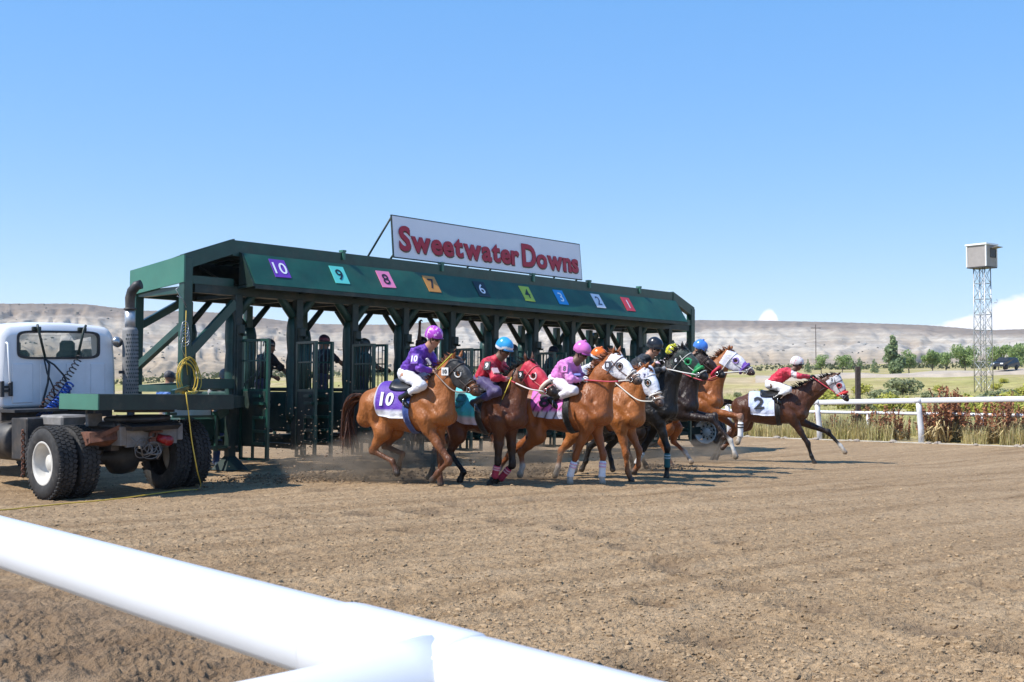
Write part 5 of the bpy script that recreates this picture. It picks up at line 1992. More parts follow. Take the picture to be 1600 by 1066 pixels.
def march(prims, subs=(), h=.022, off=0.0):
    lo = np.min([p.bounds(.0)[0] for p in prims], 0) - 3 * h - off; hi = np.max([p.bounds(.0)[1] for p in prims], 0) + 3 * h + off
    n = np.ceil((hi - lo) / h).astype(int) + 1
    ax = [lo[i] + h * np.arange(n[i]) for i in range(3)]
    D = np.full(n, 9.0, dtype=np.float64)

    def sub(p, m):
        l, u = p.bounds(m)
        s = []
        for i in range(3):
            a = int(np.clip(np.floor((l[i] - lo[i]) / h), 0, n[i])); b = int(np.clip(np.ceil((u[i] - lo[i]) / h) + 1, 0, n[i]))
            s.append(slice(a, b))
        return tuple(s)
    for p in prims:
        s = sub(p, max(.09, p.k * 1.2) + off)
        P = np.stack(np.meshgrid(ax[0][s[0]], ax[1][s[1]], ax[2][s[2]], indexing='ij'), -1)
        D[s] = smin(D[s], p.dist(P), p.k)
    for p in subs:
        s = sub(p, .06)
        P = np.stack(np.meshgrid(ax[0][s[0]], ax[1][s[1]], ax[2][s[2]], indexing='ij'), -1)
        D[s] = -smin(-D[s], p.dist(P), p.k)
    D = D - off
    # surface nets
    S = D < 0
    c = S[:-1, :-1, :-1].astype(int)
    cnt = sum(S[i:n[0] - 1 + i, j:n[1] - 1 + j, k:n[2] - 1 + k].astype(int) for i in (0, 1) for j in (0, 1) for k in (0, 1))
    act = (cnt > 0) & (cnt < 8)
    idx = -np.ones(act.shape, int)
    cells = np.argwhere(act)
    idx[act] = np.arange(len(cells))
    acc = np.zeros((len(cells), 3)); num = np.zeros(len(cells))
    cor = [(i, j, k) for i in (0, 1) for j in (0, 1) for k in (0, 1)]
    val = {c_: D[cells[:, 0] + c_[0], cells[:, 1] + c_[1], cells[:, 2] + c_[2]] for c_ in cor}
    for a in cor:
        for d in range(3):
            if a[d]: continue
            b = list(a); b[d] = 1; b = tuple(b)
            va, vb = val[a], val[b]
            x = (va < 0) != (vb < 0)
            t = np.where(x, va / np.where(x, va - vb, 1), 0)
            pt = np.tile(np.array(a, float), (len(cells), 1)); pt[:, d] += t
            acc[x] += pt[x]; num[x] += 1
    V = lo + h * (cells + acc / num[:, None])
    F = []
    for d in range(3):
        e, f = (d + 1) % 3, (d + 2) % 3
        sl0 = [slice(None)] * 3; sl1 = [slice(None)] * 3
        sl0[d] = slice(0, n[d] - 1); sl1[d] = slice(1, n[d])
        A, B = S[tuple(sl0)], S[tuple(sl1)]
        for flip in (False, True):
            q = np.argwhere((A & ~B) if not flip else (~A & B))
            q = q[(q[:, e] > 0) & (q[:, f] > 0) & (q[:, e] < n[e] - 1) & (q[:, f] < n[f] - 1)]
            o = []
            for (de, df) in ((-1, -1), (0, -1), (0, 0), (-1, 0)):
                w = q.copy(); w[:, e] += de; w[:, f] += df
                o.append(idx[w[:, 0], w[:, 1], w[:, 2]])
            o = np.stack(o, 1)
            F.append(o[:, ::-1] if flip else o)
    F = np.concatenate(F)
    F = F[(F >= 0).all(1)]
    return V, F


def relax(V, F, it=1, lam=.5):
    for _ in range(it):
        s = np.zeros_like(V); c = np.zeros(len(V))
        for a, b in ((0, 1), (1, 2), (2, 3), (3, 0)):
            np.add.at(s, F[:, a], V[F[:, b]]); np.add.at(s, F[:, b], V[F[:, a]])
            np.add.at(c, F[:, a], 1); np.add.at(c, F[:, b], 1)
        V = V + lam * (s / np.maximum(c, 1)[:, None] - V)
    return V


def blend_color(prims, V, soft=.02):
    d = np.stack([p.dist(V) for p in prims], 1)
    m = d.min(1, keepdims=True)
    w = np.exp(-(d - m) / soft)
    w /= w.sum(1, keepdims=True)
    return w @ np.array([p.c for p in prims])


def normals(prims, P, e=.006):
    g = np.stack([sdf(prims, P + np.eye(3)[i] * e) - sdf(prims, P - np.eye(3)[i] * e) for i in range(3)], -1)
    return g / np.maximum(np.linalg.norm(g, axis=-1, keepdims=True), 1e-9)


def project(prims, O, Dr, start, off=.0, it=22):
    """march from outside (O + Dr*start) back towards O until the surface plus off is met"""
    t = np.full(O.shape[:-1], float(start))
    for _ in range(it):
        d = sdf(prims, O + Dr * t[..., None]) - off
        t = np.maximum(t - d * .8, 0)
    return O + Dr * t[..., None]


def unit(a):
    a = np.asarray(a, float)
    return a / max(np.linalg.norm(a), 1e-9)


def bez(p, n=8):
    """smooth curve through points"""
    p = [np.array(q, float) for q in p]
    out = []
    for i in range(len(p) - 1):
        p0 = p[max(i - 1, 0)]; p1 = p[i]; p2 = p[i + 1]; p3 = p[min(i + 2, len(p) - 1)]
        for k in range(n):
            t = k / n
            out.append(.5 * ((2 * p1) + (-p0 + p2) * t + (2 * p0 - 5 * p1 + 4 * p2 - p3) * t * t + (-p0 + 3 * p1 - 3 * p2 + p3) * t ** 3))
    out.append(p[-1])
    return out


def cloth_mesh(name, G, mat, parent, cols, thick=.008):
    """sheet from a grid of points G (nu,nv,3) with a back face"""
    nu, nv = G.shape[:2]
    e1 = np.gradient(G, axis=0); e2 = np.gradient(G, axis=1)
    N = np.cross(e1, e2); N /= np.maximum(np.linalg.norm(N, axis=-1, keepdims=True), 1e-9)
    V = np.concatenate([G.reshape(-1, 3), (G - N * thick).reshape(-1, 3)])
    i = (np.arange(nu - 1)[:, None] * nv + np.arange(nv - 1)[None])
    f = np.stack([i, i + nv, i + nv + 1, i + 1], -1).reshape(-1, 4)
    b = f[:, ::-1] + nu * nv
    n0 = nu * nv
    rim = []
    for u in range(nu - 1):
        for v in (0, nv - 1):
            a = u * nv + v; c = a + nv
            rim.append((a, c, c + n0, a + n0))
    for v in range(nv - 1):
        for u in (0, nu - 1):
            a = u * nv + v; c = a + 1
            rim.append((a, c, c + n0, a + n0))
    F = np.concatenate([f, b, np.array(rim)])
    col = np.concatenate([cols.reshape(-1, 3)] * 2)
    return link_mesh(name, np_mesh(name, V, F, mat, True, col), parent)


def strands(name, roots, tips, bend, w, mat, parent, cols, seed, seg=5):
    """flat tapering locks of hair"""
    r = np.random.default_rng(seed)
    V = []; F = []; C = []
    for (a, b, m_, c) in zip(roots, tips, bend, cols):
        a = np.array(a); b = np.array(b); m_ = np.array(m_)
        ww = w * r.uniform(.6, 1.4)
        sd = unit(np.cross(b - a, r.normal(size=3)))
        o = len(V)
        for k in range(seg + 1):
            t = k / seg
            p = (1 - t) ** 2 * a + 2 * t * (1 - t) * m_ + t * t * b
            q = sd * ww * (1 - t) ** .6 * (.55 + .6 * min(1, 3 * t + .3))
            V += [p - q, p + q]
            C += [np.array(c) * r.uniform(.8, 1.2)] * 2
        for k in range(seg):
            F.append((o + 2 * k, o + 2 * k + 1, o + 2 * k + 3, o + 2 * k + 2))
    return link_mesh(name, np_mesh(name, V, F, mat, False, np.array(C)), parent)


BLACK = (.008, .0075, .0075)
WHITE = (.62, .60, .56)
HOOF_D = (.045, .038, .032); HOOF_L = (.26, .20, .14)


# ------------------------------------------------------------------ horses
def make_horse(loc, yaw, label, P):
    root = empty('race_horse', loc, (0, 0, yaw), label=label, cat='horse', group='horses bursting out of the starting gate')
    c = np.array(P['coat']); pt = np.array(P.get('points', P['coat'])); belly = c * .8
    mane_c = P.get('mane', P.get('points', P['coat']))
    pitch = rad(P.get('pitch', 0)); piv = v3(-.5, 0, 1.0); lift = P.get('lift', 0.0)
    cp, sp = math.cos(pitch), math.sin(pitch)

    def T(x, y, z):
        dx, dz = x - piv[0], z - piv[2]
        return v3(piv[0] + dx * cp - dz * sp, y, piv[2] + dx * sp + dz * cp + lift)
    pr = []

    def A(a, b, ra, rb, ys=1.0, k=.07, col=None, ax=(0, 1, 0)):
        pr.append(Prim(a, b, ra, rb, ys, ax, k, c if col is None else col))
    # trunk
    A(T(.34, 0, 1.14), T(-.30, 0, 1.16), .345, .315, .80, .10)
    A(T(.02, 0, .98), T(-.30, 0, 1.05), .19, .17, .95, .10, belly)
    A(T(.42, 0, 1.39), T(.10, 0, 1.385), .105, .10, .62, .10)
    A(T(.05, 0, 1.36), T(-.40, 0, 1.38), .125, .14, 1.15, .10)
    A(T(-.40, 0, 1.27), T(-.68, 0, 1.22), .245, .225, .95, .10)
    A(T(.56, 0, 1.12), T(.67, 0, 1.00), .20, .125, .85, .09)
    for s in (-1, 1):
        A(T(-.60, s * .12, 1.22), T(-.74, s * .11, 1.00), .185, .15, 1, .07)
        A(T(.33, s * .12, 1.30), T(.62, s * .13, 1.02), .115, .135, 1, .06)
        A(T(.36, s * .17, 1.02), T(.46, s * .165, .90), .14, .10, .9, .06)
        A(T(-.36, s * .15, 1.18), T(-.50, s * .13, 1.28), .13, .10, 1, .06)
        A(T(.10, s * .13, 1.10), T(-.12, s * .12, 1.08), .19, .18, 1, .08)
    # neck
    poll = np.array([P['poll'][0], P.get('poll_y', 0.0), P['poll'][1]])
    muz = np.array([P['muz'][0], P.get('muz_y', -.03), P['muz'][1]])
    n0 = T(.46, 0, 1.24)
    hv = unit(muz - poll)
    lat = unit(np.cross((0, 0, 1), hv)); dn = unit(np.cross(lat, hv))
    if dn[2] > 0: dn = -dn
    ns = poll + dn * .03 - hv * .0
    mid = n0 * .48 + ns * .52 + v3(.0, 0, .03)
    A(n0, mid, .255, .165, .60, .09)
    A(T(.62, 0, 1.12), mid + v3(.03, 0, -.04), .17, .12, .62, .08)
    A(mid, ns + v3(-.01, 0, -.02), .165, .115, .62, .07)
    A(T(.40, 0, 1.42), mid + v3(-.05, 0, .10), .085, .06, .6, .08)
    A(mid + v3(-.05, 0, .10), poll - hv * .03, .06, .06, .6, .06)
    # head
    L = max(.58, min(.72, float(np.linalg.norm(muz - poll)))) / .62
    head = []

    def Hh(u, v, w=0.0):
        return poll + hv * u * L + dn * v * L + lat * w * L

    def HA(a, b, ra, rb, ys=1.0, k=.05, col=None):
        p = Prim(a, b, ra * L, rb * L, ys, lat, k, c if col is None else col)
        head.append(p); pr.append(p)
    face = np.array(P.get('blaze')) if P.get('blaze') else c
    mz = np.array(P.get('muzzle', np.array(pt) * .6 + .01))
    HA(Hh(.02, .03), Hh(.24, .035), .092, .082, .80)
    HA(Hh(.22, .03), Hh(.50, .045), .080, .050, .78, .05, face * .5 + c * .5)
    HA(Hh(.12, .13), Hh(.24, .135), .085, .070, .58)
    HA(Hh(.22, .14), Hh(.47, .095), .058, .036, .62)
    HA(Hh(.50, .045), Hh(.575, .055), .056, .050, .95, .04, mz)
    HA(Hh(.49, .105), Hh(.545, .105), .034, .028, 1.0, .03, mz)
    for s in (-1, 1):
        HA(Hh(.555, .035, s * .036), Hh(.575, .045, s * .034), .026, .022, 1, .02, mz * .8)
        HA(Hh(.185, .02, s * .066), Hh(.22, .025, s * .062), .030, .026, 1, .03)
    ears = []
    for s in (-1, 1):
        e0 = Hh(-.02, -.02, s * .045); bk = P.get('ear', (-.05, -.16))
        e1 = e0 + hv * bk[0] * .5 * L + dn * (bk[1]) * .55 * L + lat * s * .03
        e2 = e0 + hv * bk[0] * L + dn * bk[1] * L + lat * s * .028
        for p in (Prim(e0, e1, .024 * L, .027 * L, .8, lat, .02, c), Prim(e1, e2, .027 * L, .006 * L, .7, lat, .012, c * .7)):
            ears.append(p)
    # legs
    subs = []
    feet = []
    for key, s in (('RF', -1), ('LF', 1), ('RH', -1), ('LH', 1)):
        J = P[key]; fore = key[1] == 'F'
        yl = s * (.145 if fore else .135)
        top = T(.42, s * .16, .98) if fore else T(-.52, s * .14, 1.14)
        e = v3(J[0][0], yl * 1.05, max(J[0][1], .74)); kn = v3(J[1][0], yl * .98, J[1][1]); fe = v3(J[2][0], yl * .92, J[2][1]); to = v3(J[3][0], yl * .92, max(J[3][1], 0.0))
        if fore:
            dflt = T(.44, yl, .88); e = dflt * .6 + e * .4
        sock = P.get('sock', {}).get(key)
        lowc = np.array(P.get('points', P['coat']))
        c1 = c; c2 = lowc; c3 = np.array(WHITE) if sock else lowc
        c2b = np.array(WHITE) * .95 if sock == 'high' else c2
        hc = HOOF_L if sock else HOOF_D
        hd = unit(to - fe)
        hb = fe + hd * max(.04, float(np.linalg.norm(to - fe)) - .085)
        if fore:
            A(top, e, .135, .095, 1, .06)
            A(e, e * .55 + kn * .45, .098, .072, .9, .05, c1 * .6 + c2 * .4)
            A(e * .55 + kn * .45, kn, .070, .050, .95, .03, c2 * .85 + c1 * .15)
            A(kn - v3(.0, 0, .025), kn + v3(0, 0, .03), .054, .054, 1, .03, c2)
            A(kn, fe, .040, .035, .85, .025, c2b)
            A(kn + v3(-.022, 0, -.03), fe + v3(-.022, 0, .02), .022, .022, 1, .02, c2b)
        else:
            st = e
            A(top, st, .20, .135, .80, .07)
            A(st, st * .45 + kn * .55, .125, .075, .85, .05)
            A(st * .45 + kn * .55, kn, .072, .054, .85, .04, c1 * .6 + c2 * .4)
            back = unit(kn - st) * .045 + v3(-.02, 0, .0)
            A(kn + back * .6, kn + v3(-.01, 0, .02), .036, .045, .8, .03, c2)
            A(kn, fe, .047, .038, .82, .03, c2b)
            A(kn + back * .5, fe + v3(-.02, 0, .02), .026, .022, 1, .02, c2b)
        A(fe, fe + hd * .02, .047, .045, .9, .025, c3)
        A(fe, hb, .037, .040, .95, .025, c3)
        pr.append(Prim(hb, to - hd * .012, .043, .057, .95, (0, 1, 0), .012, np.array(hc)))
        feet.append((key, kn, fe, to, yl))
    for s in (-1, 1):
        for a, b, r0, k_ in ((T(.47, s * .235, 1.40), T(.66, s * .215, 1.12), .020, .05), (T(.20, s * .335, 1.24), T(.30, s * .285, .90), .022, .06), (T(-.36, s * .315, 1.20), T(-.44, s * .25, .95), .045, .08),
                             (T(-.62, s * .325, 1.22), T(-.56, s * .26, .92), .018, .05), (T(.36, s * .29, 1.22), T(.52, s * .27, 1.06), .014, .04), (n0 + v3(.10, s * .19, .0), mid + v3(.05, s * .125, -.06), .016, .05)):
            subs.append(Prim(a, b, r0, r0, 1.0, (0, 1, 0), k_))
    body = [p for p in pr]
    V, F = march(pr + ears, subs, .0215)
    V = relax(V, F, 1, .4)
    col = blend_color(pr + ears, V, .016)
    # darker mottling along the legs of bays, a pale blaze
    if P.get('blaze'):
        q = V - poll
        u = q @ hv; w = np.abs(q @ lat); dd = q @ dn
        m_ = smooth(.05, .12, u) * smooth(.042, .026, w) * (dd < .05 * L) * smooth(.60, .52, u)
        col = col * (1 - m_[:, None]) + np.array(P['blaze']) * m_[:, None]
    link_mesh('body', np_mesh('body', V, F, M['coat'], True, col), root)
    # eyes and nostrils
    for s in (-1, 1):
        mm = MB(); mm.s = True
        e = Hh(.205, .02, s * .083)
        mm.lathe([(0, -.02), (.014, -.016), (.021, -.006), (.021, .006), (.014, .016), (0, .02)], 10, Matrix.Translation(e)); mm.build('eye', M['eye'], root)
        mm = MB(); mm.s = True
        e = Hh(.575, .035, s * .048)
        mm.lathe([(0, -.012), (.012, -.008), (.016, 0), (.012, .008), (0, .012)], 8, Matrix.Translation(e)); mm.build('nostril', M['eye'], root)
    # mane
    R = np.random.default_rng(hash(label) % 1000 if False else len(label) * 7)
    crest = bez([T(.36, 0, 1.50), mid + v3(-.13, 0, .165), poll + v3(-.06, 0, .03) - hv * .02, Hh(.06, -.09)], 10)
    roots = []; tips = []; bd = []; cl = []
    for k in range(260):
        i = R.uniform(0, len(crest) - 1.001); p = crest[int(i)] * (1 - i % 1) + crest[int(i) + 1] * (i % 1)
        p = p + v3(R.normal() * .008, R.normal() * .012, -.03)
        ln = R.uniform(.08, .19)
        fl = v3(-R.uniform(.4, 1.0), R.choice([-1, 1]) * R.uniform(.1, .5), R.uniform(-.3, .75)) * ln
        roots.append(p); tips.append(p + fl + v3(0, 0, .02)); bd.append(p + v3(-.01, fl[1] * .5, .055)); cl.append(np.array(mane_c) * R.uniform(.7, 1.3))
    strands('mane', roots, tips, bd, .016, M['hair'], root, cl, 5)
    # tail
    t0 = T(-.86, 0, 1.32)
    tl = P.get('tail', [(-1.12, 1.22), (-1.28, .82), (-1.22, .45)])
    roots = []; tips = []; bd = []; cl = []
    tc = np.array(P.get('tailc', mane_c))
    for k in range(170):
        a = t0 + R.normal(size=3) * .018
        u = R.uniform(.45, 1.0)
        m1 = v3(tl[0][0], R.normal() * .035, tl[0][1]) + R.normal(size=3) * .03
        e = np.array([tl[1][0] * (1 - u) + tl[2][0] * u, 0, tl[1][1] * (1 - u) + tl[2][1] * u]) + v3(R.normal() * .07, R.normal() * .07, R.normal() * .05)
        roots.append(a); tips.append(e); bd.append(m1 + (m1 - (a + e) / 2) * .6); cl.append((tc * (1 - .0) if u > .6 else c * .5 + tc * .5) * R.uniform(.7, 1.25))
    strands('tail', roots, tips, bd, .016, M['hair'], root, cl, 6, 8)
    # ---- saddle cloth laid on the barrel
    trunk = [p for p in body if p not in head][:18]
    x0, x1 = P.get('cloth_x', (-.46, .12))
    nu, nv = 19, 31
    tm = P.get('cloth_drop', 2.08)
    th = np.linspace(-tm, tm, nv)

    def on_trunk(xs, ths, off):
        O = np.array([[T(x + .06 * abs(t) * 0, 0, 1.17) for t in ths] for x in xs])
        Dr = np.array([[v3(-sp * math.cos(t), math.sin(t), cp * math.cos(t)) for t in ths] for x in xs])
        return project(trunk, O, Dr, .62, off)
    xs = np.linspace(x0, x1, nu)
    G = on_trunk(xs, th, .017)
    w = np.random.default_rng(3)
    lowr = (np.abs(th) > 1.25)
    G = G + (np.sin(xs * 34)[:, None, None] * np.clip(np.abs(th) - .9, 0, 1)[None, :, None]) * .012 * np.stack([0 * th, np.sign(th), 0 * th], -1)[None]
    cc = np.zeros((nu, nv, 3)); cc[:] = P['cloth']
    hem = np.array(P.get('hem', (.62, .62, .66)))
    cc[:, np.abs(th) > tm - .32] = hem
    if P.get('rear_hem'): cc[:1] = hem
    if P.get('stripe'):
        for i in range(nu):
            for j in range(nv):
                if (i + int(abs(th[j]) * 9)) % 5 < 1: cc[i, j] = P['stripe']
    cl_o = cloth_mesh('saddle_cloth', G, M['cloth'], root, cc)
    for sgn in (-1, 1):
        if not P.get('num'): break
        tV, tF = text_mesh(P['num'], P.get('num_size', .36) * 1.02, .012)
        fx = (x0 + x1) / 2 - .05
        pts = []
        O = []; Dr = []
        for vx, vy, _ in tV:
            xx = fx + (vx if sgn < 0 else -vx) * (1.0 if len(P['num']) == 1 else .8)
            tt = 1.18 - vy / .40
            O.append(T(xx, 0, 1.17)); Dr.append(v3(-sp * math.cos(tt), sgn * math.sin(tt), cp * math.cos(tt)))
        Q = project(trunk, np.array(O), np.array(Dr), .62, .034)
        mm = MB(); mm.add(Q, tF if sgn < 0 else [f[::-1] for f in tF])
        me = mm.mesh('cloth_number', flat(P.get('numc', (.7, .7, .72)), .6)); link_mesh('cloth_number', me, cl_o)
    # saddle and girth
    Gs = on_trunk(np.linspace(-.22, .20, 9), np.linspace(-.75, .75, 13), .035)
    e = np.linspace(-1, 1, 9)
    Gs[:, :, 2] += (.035 * np.abs(e) ** 2.5)[:, None]
    cloth_mesh('saddle', Gs, M['leather'], root, np.zeros((9, 13, 3)), .02)
    Gg = on_trunk(np.linspace(.10, .20, 4), np.linspace(-PI, PI, 48), .022)
    gcol = np.zeros((4, 48, 3)); gcol[:] = P.get('girth', BLACK)
    cloth_mesh('girth', Gg, M['cloth'], root, gcol, .006)
    # ---- hood
    hp_ = head + [p for p in pr if p.b is not None and np.allclose(p.b, ns + v3(-.01, 0, -.02))]
    if P.get('hood') is not None:
        hV, hF = march(hp_, (), .014, .011)
        q = hV - poll
        u = (q @ hv) / L; dd = (q @ dn) / L; w = np.abs(q @ lat) / L
        fu, fd, fw = u[hF].mean(1), dd[hF].mean(1), w[hF].mean(1)
        keep = (fu > -.045 - .25 * np.clip(fd, 0, .4) * 0) & (fu < .385 + .12 * fd) & (fd < .24)
        eye = ((fu - .205) ** 2 + (fd - .03) ** 2 < .034 ** 2) & (fw > .035)
        keep &= ~eye
        hF = hF[keep]
        used = np.zeros(len(hV), bool); used[hF.ravel()] = True
        rm = np.cumsum(used) - 1
        hc = np.zeros((used.sum(), 3)); hc[:] = P['hood']
        uu, ddd, ww = u[used], dd[used], w[used]
        if P.get('hood_trim'):
            tr = (uu > .34 + .12 * ddd) | (np.abs(np.hypot(uu - .205, ddd - .03) - .048) < .016) & (ww > .03)
            hc[tr] = P['hood_trim']
        ho = link_mesh('hood', np_mesh('hood', hV[used], rm[hF], M['cloth'], True, hc), root)
        for s in (-1, 1):       # blinker cup ringing the eye
            mm = MB(); mm.s = True
            ctr = Hh(.200, .03, s * .075)
            Mx = Matrix((Vector(hv), Vector(dn), Vector(lat * s))).transposed().to_4x4(); Mx.translation = Vector(ctr)
            a0 = P.get('cup_arc', 2 * PI)
            nn = 16
            pts = []
            for k in range(nn + 1):
                a = PI * .15 + (a0) * k / nn
                pts.append(Mx @ Vector((-.052 * math.cos(a) * L, .052 * math.sin(a) * L, .022 + .010 * math.cos(a))))
            mm.tube(pts, .0095 * L, 6)
            mm.build('blinker_cup', flat(P.get('cup', (.5, .5, .5))), ho)
        if P.get('tag'):
            tV, tF = text_mesh(P['tag'], .085, .003)
            for s in (-1,):
                ctr = Hh(.02, .13, s * .12) if not P.get('tag_at') else Hh(*P['tag_at'])
                ex, ez = v3(1, 0, 0), v3(0, 0, 1)
                ey = v3(0, s, 0)
                mm = MB(); hw = .05 if len(P['tag']) == 1 else .06
                cor = [ctr + ex * a * hw + ez * b * .058 for a, b in ((-1, -1), (1, -1), (1, 1), (-1, 1))]
                mm.add(cor + [p - ey * .008 for p in cor], [(0, 1, 2, 3), (7, 6, 5, 4), (0, 4, 5, 1), (1, 5, 6, 2), (2, 6, 7, 3), (3, 7, 4, 0)])
                tg = mm.build('number_tag', flat(P.get('tag_bg', (.02, .02, .02))), ho)
                mm = MB(); mm.add([ctr + ey * .006 + ex * vx + ez * vy for vx, vy, _ in tV], tF); mm.build('tag_number', flat(P.get('tag_fg', (.75, .75, .75))), tg)
    # ---- bridle straps and reins

    def around(u, v0=.05, off=.012, n=22, tilt=0.0):
        O = []; Dr = []
        for k in range(n + 1):
            a = 2 * PI * k / n
            O.append(Hh(u + tilt * math.cos(a), v0)); Dr.append(lat * math.sin(a) - dn * math.cos(a))
        return project(hp_, np.array(O), np.array(Dr), .2, off)
    br = P.get('bridle', (.03, .02, .015))
    for nm, u, r_, tl_, cc_ in (('noseband', .40, .013, .02, P.get('nosec', br)), ('bit_strap', .475, .008, .03, br), ('browband', .10, .008, .02, br)):
        mm = MB(); mm.s = True
        ring = around(u, .06 if u > .3 else .055, .016, 22, tl_)
        rr = r_ * (2.4 if (nm == 'noseband' and P.get('fleece')) else 1)
        mm.tube(ring, rr, 6, caps=False)
        mm.build(nm, flat(cc_, .6), root)
    for s in (-1, 1):
        k0 = project(hp_, np.array([Hh(u, v) for u, v in ((.03, .05), (.15, .08), (.28, .09), (.40, .085), (.475, .085))]), np.tile(lat * s, (5, 1)), .2, .014)
        mm = MB(); mm.tube(bez(k0, 4), .008, 5); mm.build('cheek_strap', flat(br, .6), root)
        bit = k0[-1] + lat * s * .012
        mm = MB(); mm.tube([bit + hv * .034 * math.cos(a) + dn * .034 * math.sin(a) for a in np.linspace(0, 2 * PI, 13)], .006, 5); mm.build('bit_ring', M['metal_bit'], root)
        hx, hz = P['hands']; hy = P.get('hands_y', .09)
        h_ = v3(hx, s * hy, hz)
        sag = P.get('rein_sag', .06)
        m1 = bit * .62 + h_ * .38 + lat * s * .07 - v3(0, 0, sag)
        pts = bez([bit + dn * .03, bit * .85 + m1 * .15 + lat * s * .03 - v3(0, 0, sag * .3), m1, h_], 7)
        cut = int(len(pts) * P.get('rein_split', 1.0))
        mm = MB(); mm.tube(pts[:cut], .011, 6); mm.build('rein', flat(P.get('rein', (.06, .035, .02)), .5), root)
        if cut < len(pts) - 1:
            mm = MB(); mm.tube(pts[cut - 1:], .012, 6); mm.build('rein_grip', flat(P.get('rein2', (.03, .02, .02)), .5), root)
    # leg bandages
    for key, kn, fe, to, yl in feet:
        bc = P.get('bandage', {}).get(key)
        if bc is None: continue
        mm = MB(); mm.s = True
        a = kn * .72 + fe * .28; b = fe
        d = unit(b - a)
        lo_ = b + unit(to - fe) * .02
        pts = [a, a * .8 + b * .2, a * .5 + b * .5, a * .2 + b * .8, b, lo_]
        mm.tube(pts, [.050, .056, .053, .053, .060, .055], 12)
        mm.m = 1
        for q in (.16, .36):
            w0 = a * (1 - q) + b * q
            mm.tube([w0 - d * .012, w0 + d * .012], [.0585, .0585], 12)
        mm.build('leg_bandage', [flat(bc, .8), flat(P.get('wrap', (.7, .6, .65)), .8)], root)
    return root

# ------------------------------------------------------------------ people
SKIN = (.42, .22, .14); SKIN_T = (.30, .155, .095); SKIN_D = (.16, .085, .055)


def hand_geo(w, d, side, curl=1.0, r=.0095):
    """palm with four unequal curled fingers and a thumb off its side; returns quads"""
    d = unit(d); up = unit(np.array([0, 0, 1.0]) - d * d[2]); sx = np.cross(d, up) * side
    m = MB(); m.s = True
    m.tube([w - d * .01, w + d * .03, w + d * .075, w + d * .09], [.024, .031, .033, .026], 8)
    for i, (o, L) in enumerate(((.026, .062), (.009, .070), (-.009, .066), (-.026, .052))):
        b = w + d * .082 + up * o
        k1 = b + d * L * .45 - sx * .012 * curl
        k2 = k1 + d * L * .05 - sx * .030 * curl
        k3 = k2 - d * L * .38 * curl - sx * .012 * curl
        m.tube([b - d * .02, b, k1, k2, k3], [r * 1.05, r * 1.05, r, r * .95, r * .75], 6)
    b = w + d * .03 + up * .026
    m.tube([b, b + d * .025 + up * .020 - sx * .008, b + d * .055 + up * .016 - sx * .024, b + d * .072 + up * .004 - sx * .034], [.013, .012, .011, .008], 6)
    return m


